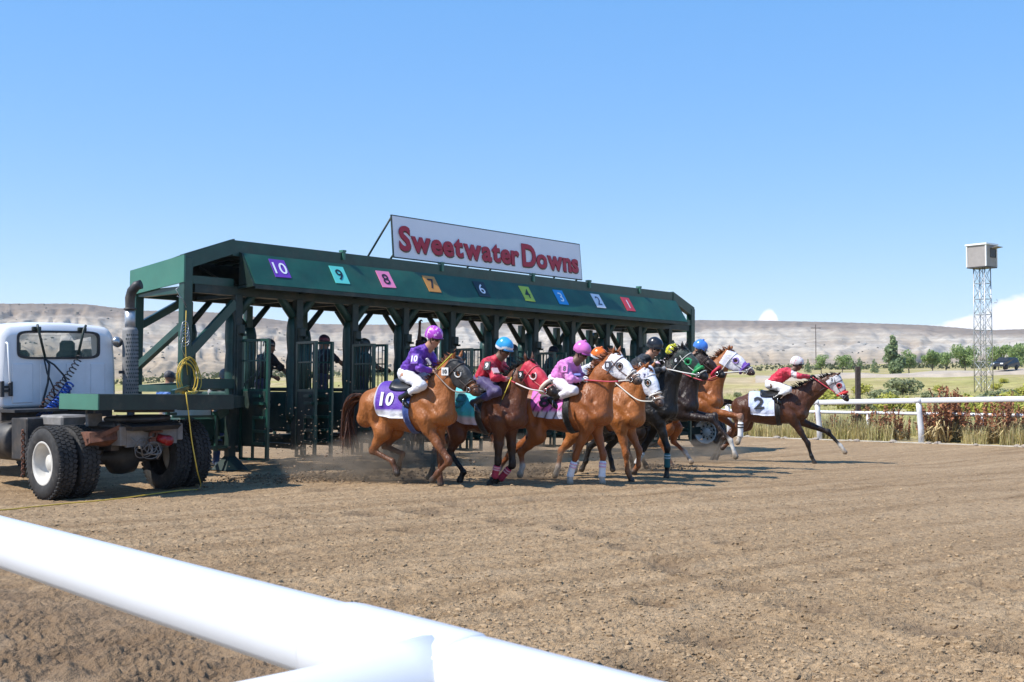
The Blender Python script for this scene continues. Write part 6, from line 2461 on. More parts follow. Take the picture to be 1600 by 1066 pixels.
def make_person(root, P):
    """P: joints in the root's frame plus clothing; builds one continuous body and the clothes over it"""
    g = lambda k: np.array(P[k], float)
    sk = np.array(P.get('skin', SKIN_T))
    head = g('head'); hd = unit(np.array(P.get('face', (1, 0, -.25)), float))
    lat = unit(np.cross((0, 0, 1), hd)); up = unit(np.cross(hd, lat))
    pel, ch = g('pelvis'), g('chest')
    ne = g('neck')
    slat = unit(g('shL') - g('shR'))
    body = []; face = []

    def B(l, a, b, ra, rb, ys=1.0, k=.04, c=sk, ax=None):
        l.append(Prim(a, b, ra, rb, ys, lat if ax is None else ax, k, np.array(c)))

    def hp(f, u, w=0.0):
        return head + hd * f + up * u + lat * w
    B(face, hp(-.015, .035), hp(.005, .03), .098, .094, .82)
    B(face, hp(.030, -.02), hp(.048, -.072), .068, .040, .86)
    B(face, hp(.010, -.055), hp(.050, -.088), .052, .030, .9)
    B(face, hp(.090, .015), hp(.112, -.030), .010, .017, .8, .02, sk * .95)
    B(face, hp(.075, .030, -.04), hp(.075, .030, .04), .018, .018, 1, .02)
    B(face, hp(.084, -.058, -.012), hp(.084, -.058, .012), .013, .013, 1, .012, sk * np.array([.75, .5, .5]))
    for s in (-1, 1):
        B(face, hp(.052, -.025, s * .042), hp(.050, -.03, s * .044), .030, .028, 1, .03)
        B(face, hp(-.012, .012, s * .080), hp(-.018, -.022, s * .078), .020, .014, .5, .012, sk * .85)
    B(body, head - up * .07 - hd * .02, ne, .052, .060, 1, .05)
    inner = []
    B(inner, ne, ch, .07, .10, 1.2, .06, ax=slat)
    B(inner, ch, pel, .10, .10, 1.2, .06, ax=slat)
    for s, n in ((1, 'L'), (-1, 'R')):
        sh, el, wr = g('sh' + n), g('el' + n), g('wr' + n)
        B(inner, ch, sh, .07, .05, 1, .05); B(inner, sh, el, .046, .038, 1, .04); B(body, el, wr, .038, .027, 1, .03)
        hi, kn, an, to = g('hip' + n), g('kn' + n), g('an' + n), g('toe' + n)
        B(inner, pel, hi, .08, .07, 1, .05); B(inner, hi, kn, .07, .05, 1, .05); B(inner, kn, an, .048, .034, 1, .03); B(inner, an, to, .034, .026, 1, .03)
    allb = face + body + inner
    V, F = march(allb, (), .0135)
    V = relax(V, F, 1, .35)
    col = blend_color(allb, V, .008)
    hm = []
    for s, n in ((1, 'L'), (-1, 'R')):
        wr = g('wr' + n); el = g('el' + n)
        dr = np.array(P.get('hd' + n, wr - el), float)
        m = hand_geo(wr, dr, s, P.get('curl', 1.0))
        o = len(V)
        q = [f for f in m.f if len(f) == 4]
        V = np.concatenate([V, np.array(m.v)]); F = np.concatenate([F, np.array(q) + o])
        hc = np.array(P['glove']) if P.get('glove') is not None else sk
        col = np.concatenate([col, np.tile(hc, (len(m.v), 1))])
    bo = link_mesh('body', np_mesh('body', V, F, M['skin'], True, col), root)
    # hair
    # jacket or shirt
    jc = np.array(P['jacket']); jp = []
    sl = np.array(P.get('sleeve', P['jacket']))
    bulk = P.get('bulk', 1.0)
    B(jp, ne - unit(ne - ch) * .03, ch, .085 * bulk, .135 * bulk, 1.22, .07, jc, slat)
    B(jp, ch, pel * .72 + ch * .28, .140 * bulk, .125 * bulk, 1.22, .07, jc, slat)
    B(jp, pel * .6 + ch * .4, pel * .86 + ch * .14, .128 * bulk, .122 * bulk, 1.2, .05, np.array(P.get('waist', P['jacket'])), slat)
    for s, n in ((1, 'L'), (-1, 'R')):
        sh, el, wr = g('sh' + n), g('el' + n), g('wr' + n)
        B(jp, ch * .55 + ne * .45, sh, .10 * bulk, .078 * bulk, 1, .06, jc)
        B(jp, sh, el, .076 * bulk, .062 * bulk, 1, .04, sl)
        if P.get('long', True):
            B(jp, el, wr * .9 + el * .1, .062 * bulk, .042 * bulk, 1, .03, sl)
            B(jp, wr * .86 + el * .14, wr * .97 + el * .03, .040, .036, 1, .012, np.array(P.get('cuff', sl)))
        else:
            jp.pop(); B(jp, sh, sh * .35 + el * .65, .078 * bulk, .068 * bulk, 1, .04, sl)
    V, F = march(jp, (), .0145)
    V = relax(V, F, 1, .4)
    nz = pnoise(V[:, 0] * 9 + V[:, 1] * 6, V[:, 2] * 11 + V[:, 1] * 5) * .018 + pnoise(V[:, 0] * 22 + 5, V[:, 2] * 24 + V[:, 1] * 17) * .011
    N = normals(jp, V)
    V = V + N * nz[:, None]
    jcol = blend_color(jp, V, .006)
    if P.get('pattern'):
        jcol = P['pattern'](V, jcol, N)
    jo = link_mesh('jacket' if P.get('long', True) else 'shirt', np_mesh('jacket', V, F, M['cloth'], True, jcol), root)
    if P.get('patch'):
        for (ctr, size, pc, txt, tc) in P['patch']:
            ctr = np.array(ctr, float)
            # nearest point on the jacket on the near side
            O = ctr[None]; Dr = np.array([[.25, -1, .15]]); Dr = Dr / np.linalg.norm(Dr)
            p = project(jp, O, Dr, .4, .012)[0]; n = normals(jp, p[None])[0]
            t = unit(np.cross((0, 0, 1), n)); b = np.cross(n, t)
            m = MB()
            cor = [p + t * a * size[0] + b * q * size[1] for a, q in ((-1, -1), (1, -1), (1, 1), (-1, 1))]
            cor = [q + n * .012 for q in cor]
            m.add(cor + [q - n * .03 for q in cor], [(0, 1, 2, 3), (7, 6, 5, 4), (0, 4, 5, 1), (1, 5, 6, 2), (2, 6, 7, 3), (3, 7, 4, 0)])
            po = m.build('patch', flat(pc, .6), jo)
            if txt:
                tV, tF = text_mesh(txt, size[1] * 1.7, .004)
                m = MB(); m.add([p + n * .016 + t * vx + b * vy for vx, vy, _ in tV], tF); m.build('patch_number', flat(tc, .6), po)
    # breeches or trousers
    bp = []; bc = np.array(P['pants'])
    B(bp, pel + (ch - pel) * .12, pel, .125, .140, 1.12, .05, bc, slat)
    for s, n in ((1, 'L'), (-1, 'R')):
        hi, kn, an = g('hip' + n), g('kn' + n), g('an' + n)
        B(bp, pel * .4 + hi * .6, kn, .115, .078, 1, .05, bc)
        B(bp, kn, kn * .45 + an * .55 if P.get('boots', True) else an, .074, .060, 1, .03, bc)
    V, F = march(bp, (), .0145); V = relax(V, F, 1, .4)
    V = V + normals(bp, V) * (pnoise(V[:, 0] * 13 + V[:, 1] * 8, V[:, 2] * 15) * .010)[:, None]
    bcol = blend_color(bp, V, .006)
    link_mesh('breeches' if P.get('boots', True) else 'trousers', np_mesh('breeches', V, F, M['cloth'], True, bcol), root)
    for s, n in ((1, 'L'), (-1, 'R')):
        kn, an, to = g('kn' + n), g('an' + n), g('toe' + n)
        fp = []
        if P.get('boots', True):
            a = kn * .52 + an * .48
            B(fp, a, an, .058, .046, 1, .03, P.get('boot', BLACK))
        he = an - unit(to - an) * .02
        B(fp, he + v3(0, 0, -.01), to, .042, .036, .95, .03, P.get('boot', BLACK))
        B(fp, to, to + unit(to - an) * .03, .036, .030, .95, .02, P.get('boot', BLACK))
        V, F = march(fp, (), .012)
        link_mesh('boot' if P.get('boots', True) else 'shoe', np_mesh('boot', V, F, M['helmet'], True, blend_color(fp, V, .006)), root)
        if P.get('stirrup', P.get('boots', True)):
            m = MB(); o = to * .6 + an * .4 + v3(0, 0, -.045)
            m.tube([o + v3(0, -.05, 0), o + v3(0, .05, 0), o + v3(0, .045, .08), o + v3(0, 0, .13), o + v3(0, -.045, .08), o + v3(0, -.05, 0)], .007, 5)
            m.build('stirrup', M['metal_bit'], root)
    # headgear
    hg = P.get('hat', 'helmet')
    hc = np.array(P['hatc'])
    if hg == 'helmet':
        m = []
        B(m, hp(-.030, .065), hp(.015, .065), .128, .118, .86, .05, hc)
        B(m, hp(-.06, .02), hp(-.03, .05), .095, .11, .90, .05, hc)
        V, F = march(m, (), .012)
        q = V - head
        low = (q @ up) - (-.005 + .05 * smooth(-.02, .09, q @ hd))
        keep = (low[F].mean(1) > 0)
        F = F[keep]; us = np.zeros(len(V), bool); us[F.ravel()] = True; rm = np.cumsum(us) - 1
        hcol = np.tile(hc, (us.sum(), 1))
        q = q[us]; lo = low[us]
        band = P.get('band')
        if band is not None:
            hcol[lo < .040] = band
        if P.get('hatp'):
            hcol = P['hatp'](q @ hd, q @ up, q @ lat, hcol)
        ho = link_mesh('helmet', np_mesh('helmet', V[us], rm[F], M['helmet'], True, hcol), root)
        m = MB(); m.s = True       # short peak
        nn = 11; vs = []
        for k in range(nn):
            a = -1.0 + 2.0 * k / (nn - 1)
            for (r_, u) in ((.118, .055), (.162, .040), (.160, .032), (.116, .045)):
                vs.append(hp(-.01 + r_ * math.cos(a), u - .012 * abs(a), r_ * math.sin(a) * .86))
        fs = [(i * 4 + k, i * 4 + (k + 1) % 4, (i + 1) * 4 + (k + 1) % 4, (i + 1) * 4 + k) for i in range(nn - 1) for k in range(4)]
        m.add(vs, fs); m.build('peak', flat(P.get('peakc', tuple(hc * .8)), .35), ho)
        if P.get('bobble'):
            m = MB(); m.s = True; b = hp(-.03, .195); m.lathe([(0, -.02), (.02, -.014), (.026, 0), (.02, .016), (0, .022)], 10, Matrix.Translation(b)); m.build('bobble', flat(tuple(hc * .8)), ho)
        m = MB(); m.tube([hp(-.01, .02, .092), hp(.01, -.05, .075), hp(.03, -.105, .03), hp(.03, -.105, -.03), hp(.01, -.05, -.075), hp(-.01, .02, -.092)], .008, 5); m.build('chin_strap', M['leather'], ho)
    else:
        m = []
        B(m, hp(-.025, .062), hp(.0, .06), .112, .108, .86, .05, hc)
        V, F = march(m, (), .012)
        q = V - head; low = q @ up - .02
        keep = low[F].mean(1) > 0
        F = F[keep]; us = np.zeros(len(V), bool); us[F.ravel()] = True; rm = np.cumsum(us) - 1
        hcol = np.tile(hc, (us.sum(), 1))
        if P.get('hatp'):
            q = q[us]; hcol = P['hatp'](q @ hd, q @ up, q @ lat, hcol)
        ho = link_mesh('cap' if hg == 'cap' else 'helmet', np_mesh('cap', V[us], rm[F], M['cloth'] if hg == 'cap' else M['helmet'], True, hcol), root)
        if hg == 'cap':
            m = MB(); m.s = True; nn = 9; vs = []
            for k in range(nn):
                a = -.9 + 1.8 * k / (nn - 1)
                for (r_, u) in ((.10, .045), (.185, .022), (.183, .014), (.098, .037)):
                    vs.append(hp(-.01 + r_ * math.cos(a), u - .015 * a * a, (.10 if r_ < .15 else .11) * math.sin(a)))
            fs = [(i * 4 + k, i * 4 + (k + 1) % 4, (i + 1) * 4 + (k + 1) % 4, (i + 1) * 4 + k) for i in range(nn - 1) for k in range(4)]
            m.add(vs, fs); m.build('peak', flat(tuple(hc)), ho)
    if P.get('goggles', hg == 'helmet'):
        m = MB(); m.s = True
        nn = 15; vs = []
        for k in range(nn):
            a = -1.25 + 2.5 * k / (nn - 1)
            ex = 1 + .05 * math.cos(a * 2)
            for (r_, u) in ((.090, .028), (.106, .022), (.106, -.020), (.090, -.028)):
                vs.append(hp(.002 + r_ * ex * math.cos(a), u, r_ * .84 * math.sin(a)))
        fs = [(i * 4 + k, i * 4 + (k + 1) % 4, (i + 1) * 4 + (k + 1) % 4, (i + 1) * 4 + k) for i in range(nn - 1) for k in range(4)]
        m.add(vs, fs); m.build('goggles', M['eye'], root)
    else:
        for s in (-1, 1):
            m = MB(); m.s = True; m.lathe([(0, -.012), (.009, -.008), (.012, 0), (.009, .008), (0, .012)], 8, Matrix.Translation(hp(.080, .012, s * .034))); m.build('eye', M['eye'], root)
    return root


def jockey(hroot, label, P):
    root = empty('person', tuple(hroot.location), tuple(hroot.rotation_euler), label=label, cat='jockey', group='jockeys riding out of the starting gate')
    hx, hz = P['head']; px, pz = P['hip']
    sx, sz = P.get('sh', (hx - .22, hz - .22))
    ex, ez = P.get('el', (sx + .16, sz - .24)); wx, wz = P['wr']
    kx, kz = P.get('knee', (px + .42, pz - .14)); ax, az = P.get('ank', (px + .06, pz - .36)); tx, tz = P.get('toe', (ax + .11, az - .08))
    wy = P.get('wy', .085)
    J = dict(P)
    J.update(head=(hx, P.get('hy', 0), hz), neck=(hx - .10, 0, hz - .13), chest=((sx * .72 + px * .28), 0, sz * .76 + pz * .24 + .0), pelvis=(px, 0, pz + .03),
             shL=(sx, .175, sz), shR=(sx, -.175, sz), elL=(ex, .25, ez), elR=(ex, -.25, ez), wrL=(wx - .03, wy, wz), wrR=(wx - .03, -wy, wz),
             hipL=(px + .03, .11, pz), hipR=(px + .03, -.11, pz), knL=(kx, .27, kz), knR=(kx, -.27, kz), anL=(ax, .30, az), anR=(ax, -.30, az), toeL=(tx, .31, tz), toeR=(tx, -.31, tz))
    J['hdL'] = (.9, -.25, -.1); J['hdR'] = (.9, .25, -.1)
    return make_person(root, J)


def whip(hroot, a, b, col, label):
    o = empty('whip', tuple(hroot.location), tuple(hroot.rotation_euler), label=label, cat='whip', group='whips held by the jockeys')
    m = MB(); a = Vector(a); b = Vector(b)
    m.tube([a, a.lerp(b, .55), b], [.012, .008, .006], 6); m.build('shaft', flat(col), o)
    m = MB(); m.bar(b, b + (b - a).normalized() * .10, .03, .008); m.build('flap', M['leather'], o)
    m = MB(); m.tube([a - (b - a).normalized() * .14, a], .014, 8); m.build('grip', M['leather'], o)
    return o

# ------------------------------------------------------------------ the field: horses and jockeys
CHEST = (.235, .080, .022); CHEST2 = (.315, .108, .028); BAY = (.105, .036, .014); DBROWN = (.022, .011, .008); BLK = (.0055, .0045, .0042)
FIELD = {}


def zat(x, y):
    return float(track_z(np.array([x]), np.array([y]))) if np.ndim(track_z(np.array([x]), np.array([y]))) == 0 else float(track_z(np.array([x]), np.array([y]))[0])


def horse(key, x, y, yaw, label, **P):
    FIELD[key] = make_horse((x, y, zat(x, y)), rad(yaw), label, P)
    return FIELD[key]


horse('10', -1.551, 17.52, -30, 'chestnut racehorse with purple and white number 10 cloth and black hood', coat=CHEST2, mane=(.16, .05, .018), tailc=(.085, .035, .02), points=(.12, .045, .02), muzzle=(.06, .03, .022),
      poll=(.825, 1.844), muz=(1.33, 1.40), muz_y=-.10, pitch=1,
      RH=[(-.40, .78), (-.60, .50), (-.235, .35), (-.14, .16)], LH=[(-.37, .80), (-.56, .56), (-.22, .45), (-.31, .21)],
      RF=[(.42, .80), (.80, .385), (.60, .20), (.50, .09)], LF=[(.42, .80), (.47, .40), (.462, .12), (.475, 0)],
      tail=[(-1.18, 1.22), (-1.25, .80), (-1.16, .36)],
      cloth=(.085, .02, .30), num='10', num_size=.34, rear_hem=True, hood=(.018, .018, .020), cup=(.55, .54, .52), cup_arc=PI * 1.15, tag='10', tag_bg=(.7, .7, .68), tag_fg=(.02, .02, .02), tag_at=(.02, .15, -.125),
      hands=(.50, 1.70), girth=(.03, .06, .22), bridle=(.05, .035, .03), rein=(.16, .11, .085), rein_sag=.10)
horse('9', -.476, 17.922, -32, 'dark bay racehorse with black legs, turquoise number 9 cloth and red hood', coat=(.098, .030, .011), points=BLK, mane=BLK, pitch=-1, muzzle=(.02, .016, .014),
      poll=(.88, 1.815), muz=(1.44, 1.42), muz_y=-.12,
      RF=[(.40, .78), (.40, .36), (.335, .13), (.24, .0)], LF=[(.45, .76), (.48, .30), (.28, .08), (.12, .0)],
      RH=[(-.34, .74), (-.50, .47), (-.245, .17), (-.32, .03)], LH=[(-.55, .74), (-.98, .44), (-1.02, .15), (-1.10, .02)],
      cloth_drop=2.35, cloth=(.055, .46, .50), num='9', num_size=.46, numc=(.03, .16, .17), hem=(.48, .46, .60), hood=(.47, .018, .045), hood_trim=None, cup=(.72, .60, .58), cup_arc=PI * 1.3, tag='9', tag_bg=(.015, .015, .015), tag_fg=(.8, .8, .8), tag_at=(.03, .13, -.13),
      hands=(.56, 1.60), rein=(.58, .50, .48), rein2=(.45, .03, .05), fleece=True, nosec=(.62, .52, .42), bridle=(.5, .12, .12), rein_split=.9,
      bandage={'RF': (.40, .03, .06), 'LF': (.40, .03, .06)}, wrap=(.62, .30, .34), rein_sag=.03, ear=(-.12, -.13))
horse('8', .845, 18.172, -28, 'bright chestnut racehorse with pink cloth, white hood and white front bandages', coat=(.26, .082, .021), points=(.215, .066, .018), mane=(.17, .055, .02), muzzle=(.065, .045, .04), blaze=(.6, .52, .46),
      poll=(.85, 1.972), muz=(1.35, 1.61), muz_y=-.12, pitch=2,
      RF=[(.40, .82), (.24, .44), (.14, .13), (.135, 0)], LF=[(.47, .80), (.58, .45), (.56, .12), (.57, 0)],
      RH=[(-.42, .74), (-.72, .47), (-.70, .25), (-.75, .10)], LH=[(-.58, .74), (-1.05, .44), (-1.26, .18), (-1.40, .03)], sock={'RF': 'low', 'LF': 'low', 'LH': 'low', 'RH': 'low'},
      cloth=(.72, .14, .50), stripe=(.035, .02, .035), hem=(.60, .58, .70), num='8', numc=(.03, .02, .03), hood=(.70, .70, .74), cup=(.09, .07, .07), tag='8', tag_bg=(.06, .06, .08), tag_fg=(.75, .76, .78), tag_at=(.03, .13, -.13),
      hands=(.36, 1.62), rein=(.55, .50, .45), rein2=(.42, .03, .06), rein_split=.55, rein_sag=.03, nosec=(.60, .56, .52), bridle=(.10, .05, .04),
      bandage={'RF': (.72, .70, .72), 'LF': (.72, .70, .72)}, wrap=(.70, .42, .58))
horse('7', 1.468, 19.214, -30, 'golden chestnut racehorse with white hood, its head low beside the black horse', coat=(.34, .118, .030), points=(.28, .092, .025), mane=(.20, .07, .025), muzzle=(.075, .05, .045), blaze=(.55, .42, .32),
      poll=(.855, 1.80), muz=(1.19, 1.25), muz_y=-.10, pitch=0,
      RF=[(.45, .80), (.53, .44), (.56, .15), (.63, .0)], LF=[(.48, .78), (.64, .48), (.63, .24), (.54, .13)],
      RH=[(-.40, .74), (-.66, .46), (-.72, .20), (-.79, .03)], LH=[(-.30, .76), (-.52, .50), (-.50, .25), (-.55, .10)], sock={'LH': 'high', 'RH': 'low'},
      cloth=(.50, .22, .04), num='7', numc=(.02, .02, .02), hood=(.66, .68, .76), hood_trim=None, cup=(.03, .05, .03), tag='7', tag_bg=(.66, .68, .76), tag_fg=(.08, .08, .2), tag_at=(.08, .02, -.10),
      hands=(.30, 1.62), rein=(.60, .57, .50), rein_sag=.10, nosec=(.60, .57, .52), bridle=(.55, .52, .48))
horse('6', 2.148, 20.207, -28, 'black racehorse with green hood tagged 6 and a teal front bandage', coat=BLK, points=BLK, mane=BLK, muzzle=(.018, .016, .016),
      poll=(.90, 2.15), muz=(1.39, 1.73), muz_y=-.08, pitch=6,
      RF=[(.62, .88), (.655, .51), (.645, .20), (.63, .0)], LF=[(.30, .86), (.12, .50), (-.01, .22), (-.07, .01)],
      RH=[(-.46, .72), (-.80, .50), (-.88, .24), (-.97, .08)], LH=[(-.38, .74), (-.56, .46), (-.50, .24), (-.47, .08)], sock={'LF': None},
      cloth=(.012, .012, .014), num='6', hood=(.018, .030, .024), hood_trim=(.02, .26, .10), cup=(.03, .34, .13), tag='6', tag_bg=(.012, .012, .012), tag_fg=(.75, .75, .75), tag_at=(.03, .14, -.13),
      hands=(.62, 1.87), rein=(.60, .58, .54), rein_sag=.0, nosec=(.02, .26, .07), fleece=True, bridle=(.5, .5, .46),
      bandage={'RF': (.012, .10, .105), 'LF': (.45, .45, .46)}, wrap=(.35, .45, .48), ear=(-.10, -.17))
horse('4', 2.759, 21.669, -28, 'dark brown racehorse with red noseband lifting its folded forelegs behind the black horse', coat=DBROWN, points=(.022, .013, .011), mane=BLK, muzzle=(.022, .018, .017),
      poll=(.86, 2.14), muz=(1.29, 1.84), muz_y=-.06, pitch=11,
      RF=[(.66, 1.05), (1.08, 1.0), (1.42, .62), (1.52, .32)], LF=[(.70, 1.07), (1.04, 1.04), (1.16, .74), (1.06, .58)],
      RH=[(-.36, .74), (-.60, .47), (-.52, .24), (-.45, .02)], LH=[(-.30, .74), (-.50, .48), (-.40, .26), (-.30, .06)], sock={'RF': 'low'},
      cloth=(.44, .50, .04), num='4', numc=(.02, .02, .02), hands=(.50, 1.84), rein=(.42, .04, .06), nosec=(.50, .02, .05), fleece=True, bridle=(.05, .03, .025), rein_sag=.12)
horse('3', 3.484, 23.136, -24, 'upright chestnut racehorse with white hood trimmed in purple and one white foreleg wrap', coat=(.285, .090, .021), points=(.22, .07, .018), mane=(.18, .06, .02), muzzle=(.07, .045, .045), blaze=(.66, .58, .54),
      poll=(.89, 2.28), muz=(1.43, 1.91), muz_y=-.04, pitch=13, lift=.05,
      RF=[(.70, 1.14), (1.14, 1.03), (1.13, .66), (1.07, .52)], LF=[(.66, 1.08), (.96, .82), (.85, .53), (.70, .40)],
      RH=[(-.34, .78), (-.48, .50), (-.34, .24), (-.24, .0)], LH=[(-.25, .78), (-.30, .52), (-.05, .30), (.08, .10)], sock={'RF': 'high', 'LH': 'low'},
      cloth=(.03, .22, .60), num='3', hood=(.70, .68, .74), hood_trim=(.20, .08, .45), cup=(.42, .30, .60), hands=(.55, 1.88), rein=(.60, .58, .54), rein_sag=.0, nosec=(.12, .05, .30), fleece=True, bridle=(.6, .58, .56),
      bandage={'RF': (.72, .71, .70)}, wrap=(.02, .02, .02))
horse('2', 5.876, 26.069, -17, 'bay racehorse leading on the right with white number 2 cloth and red trimmed white hood', coat=(.080, .027, .011), points=BLK, mane=BLK, muzzle=(.020, .016, .016), pitch=2.5, lift=.03,
      poll=(1.40, 1.90), muz=(1.70, 1.40), muz_y=-.02,
      RF=[(.58, .84), (.79, .42), (.86, .15), (.93, .0)], LF=[(.80, .88), (1.22, .68), (1.47, .39), (1.58, .23)],
      RH=[(-.66, .84), (-1.06, .53), (-1.26, .22), (-1.36, .0)], LH=[(-.58, .82), (-.97, .53), (-1.17, .24), (-1.28, .03)], sock={'LF': 'low'},
      cloth=(.50, .56, .74), hem=(.56, .60, .74), num='2', num_size=.46, numc=(.012, .014, .02), hood=(.66, .64, .64), hood_trim=(.50, .03, .03), cup=(.52, .03, .03), tag='2', tag_bg=(.68, .68, .68), tag_fg=(.03, .03, .04), tag_at=(-.0, .10, -.12),  # white cloth tinted blue: its shade is put into the colour
      hands=(.90, 1.91), rein=(.55, .52, .5), rein2=(.55, .05, .07), rein_split=.6, rein_sag=.02, nosec=(.55, .03, .03), fleece=True, bridle=(.05, .03, .03), cloth_x=(-.48, .08), tail=[(-1.2, 1.32), (-1.45, 1.1), (-1.6, .8)])

# jockeys


def splash(cols, f=7.0, thr=.25, seed=0):
    def pat(V, c, N):
        n = pnoise(V[:, 0] * f + seed, V[:, 2] * f + V[:, 1] * f * .7)
        c = c.copy(); c[n > thr] = cols
        return c
    return pat


def sleeve_white(V, c, N):
    c = c.copy(); m = (np.sin(V[:, 2] * 40 + V[:, 0] * 20) > .93) & (V[:, 1] < -.1); c[m] = (.6, .58, .62)
    return c


def helm_star(c1):
    def f(h, u, l, c):
        c = c.copy(); n = pnoise(h * 30 + 3, l * 30 + u * 20); c[n > .33] = c1
        return c
    return f


jockey(FIELD['10'], 'crouching jockey in purple jacket and shiny purple helmet with white breeches', dict(head=(.45, 2.20), hip=(-.05, 1.65), sh=(.22, 1.99), el=(.36, 1.75), wr=(.47, 1.71), knee=(.40, 1.50), ank=(.06, 1.31), toe=(.16, 1.20),
       face=(.95, -.10, -.28), skin=SKIN, jacket=(.095, .018, .30), sleeve=(.15, .04, .40), pants=(.66, .66, .70), hatc=(.38, .05, .46), band=(.34, .05, .42), hatp=helm_star((.70, .45, .74)), peakc=(.18, .03, .24), hy=-.02,
       patch=[((.27, -.2, 1.88), (.06, .075), (.17, .07, .40), '10', (.7, .68, .75)), ((.42, -.12, 1.86), (.06, .05), (.62, .56, .62), None, None)]))
jockey(FIELD['9'], 'jockey in red jacket and bright blue helmet with navy breeches', dict(head=(.42, 2.06), hip=(.02, 1.58), sh=(.22, 1.86), el=(.42, 1.63), wr=(.56, 1.61), knee=(.46, 1.42), ank=(.05, 1.25), toe=(.15, 1.13),
       face=(.9, -.1, -.42), skin=SKIN_D, jacket=(.46, .012, .035), sleeve=(.50, .018, .05), pants=(.055, .04, .12), cuff=(.6, .58, .6), glove=(.02, .02, .02), hatc=(.035, .30, .60), band=(.70, .70, .72), peakc=(.03, .20, .45), boot=(.05, .045, .05),
       patch=[((.27, -.2, 1.80), (.05, .065), (.03, .03, .035), '9', (.7, .7, .7)), ((.40, -.15, 1.72), (.05, .05), (.6, .42, .45), None, None)]))
jockey(FIELD['8'], 'jockey in pink jacket and pink helmet bent over the white hooded chestnut', dict(head=(.28, 2.04), hip=(-.16, 1.58), sh=(.06, 1.86), el=(.20, 1.63), wr=(.34, 1.63), knee=(.26, 1.45), ank=(-.12, 1.31), toe=(-.02, 1.21),
       face=(.85, -.15, -.48), skin=SKIN_D, jacket=(.66, .20, .55), sleeve=(.70, .27, .60), pants=(.62, .60, .66), glove=(.66, .64, .66), cuff=(.66, .62, .68), hatc=(.62, .16, .48), band=(.42, .12, .34), peakc=(.42, .08, .34), bobble=True,
       patch=[((.10, -.2, 1.78), (.05, .06), (.60, .18, .50), '8', (.06, .04, .08)), ((.26, -.14, 1.70), (.06, .045), (.22, .26, .62), None, None)]))
jockey(FIELD['7'], 'jockey in white jacket and orange helmet with a black and white band', dict(head=(-.02, 2.00), hip=(-.42, 1.56), wr=(.16, 1.64), face=(.9, 0, -.4), skin=SKIN_T, jacket=(.62, .62, .64), sleeve=(.62, .62, .64), pants=(.62, .62, .64), hatc=(.66, .14, .012), band=(.68, .68, .70), peakc=(.03, .03, .03), bobble=True, waist=(.5, .05, .05)))
jockey(FIELD['6'], 'jockey all in black with black helmet and goggles on the black horse', dict(head=(.38, 2.23), hip=(-.08, 1.72), sh=(.17, 2.0), el=(.40, 1.82), wr=(.62, 1.87), face=(.9, -.15, -.35), skin=SKIN, jacket=(.016, .018, .022), pants=(.6, .6, .62), hatc=(.012, .013, .018), band=(.05, .055, .06), cuff=(.62, .62, .64),
       patch=[((.20, -.2, 1.93), (.06, .07), (.02, .022, .026), '6', (.6, .62, .62))]))
jockey(FIELD['4'], 'jockey in white and red jacket with yellow helmet behind the black horse neck', dict(head=(.28, 2.19), hip=(-.16, 1.70), wr=(.46, 1.86), face=(.9, -.2, -.4), skin=SKIN, jacket=(.60, .56, .58), sleeve=(.45, .03, .08), pants=(.62, .62, .64), hatc=(.58, .56, .03), bobble=True, band=(.56, .54, .05), hatp=helm_star((.10, .10, .03)), peakc=(.5, .48, .04), goggles=True))
jockey(FIELD['3'], 'jockey with blue helmet tucked behind the green hooded horse head', dict(head=(.30, 2.37), hip=(-.14, 1.86), wr=(.50, 1.92), face=(.9, 0, -.5), skin=SKIN_T, jacket=(.10, .14, .36), sleeve=(.12, .16, .40), pants=(.62, .62, .64), hatc=(.06, .20, .62), band=(.08, .22, .6), peakc=(.05, .16, .5), bobble=True))
jockey(FIELD['2'], 'jockey in red and white jacket and white helmet stretched along the leading bay', dict(head=(.56, 2.19), hip=(-.02, 1.73), sh=(.32, 2.03), el=(.62, 1.93), wr=(.86, 1.92), knee=(.38, 1.63), ank=(.08, 1.44), toe=(.19, 1.35), face=(.96, 0, -.22), skin=SKIN_D, jacket=(.52, .018, .045), sleeve=(.55, .04, .07), pants=(.68, .68, .70), waist=(.52, .018, .045),
       hatc=(.68, .66, .66), band=(.66, .64, .64), peakc=(.03, .03, .03), hatp=helm_star((.62, .30, .32)), glove=(.02, .02, .02), cuff=(.55, .04, .07), pattern=lambda V, c, N: np.where(((V[:, 1] < -.15) & (np.abs(V[:, 0] - .50) < .055) & (V[:, 2] < 2.06))[:, None], np.array([[.62, .56, .58]]), c)))

whip(FIELD['10'], (.56, -.09, 1.74), (.86, -.14, 1.97), (.55, .55, .06), 'yellow whip in the hand of the purple jockey')
whip(FIELD['9'], (.62, -.10, 1.64), (.52, -.22, 1.30), (.55, .42, .04), 'dark whip with yellow grip in the hand of the red jacketed jockey')

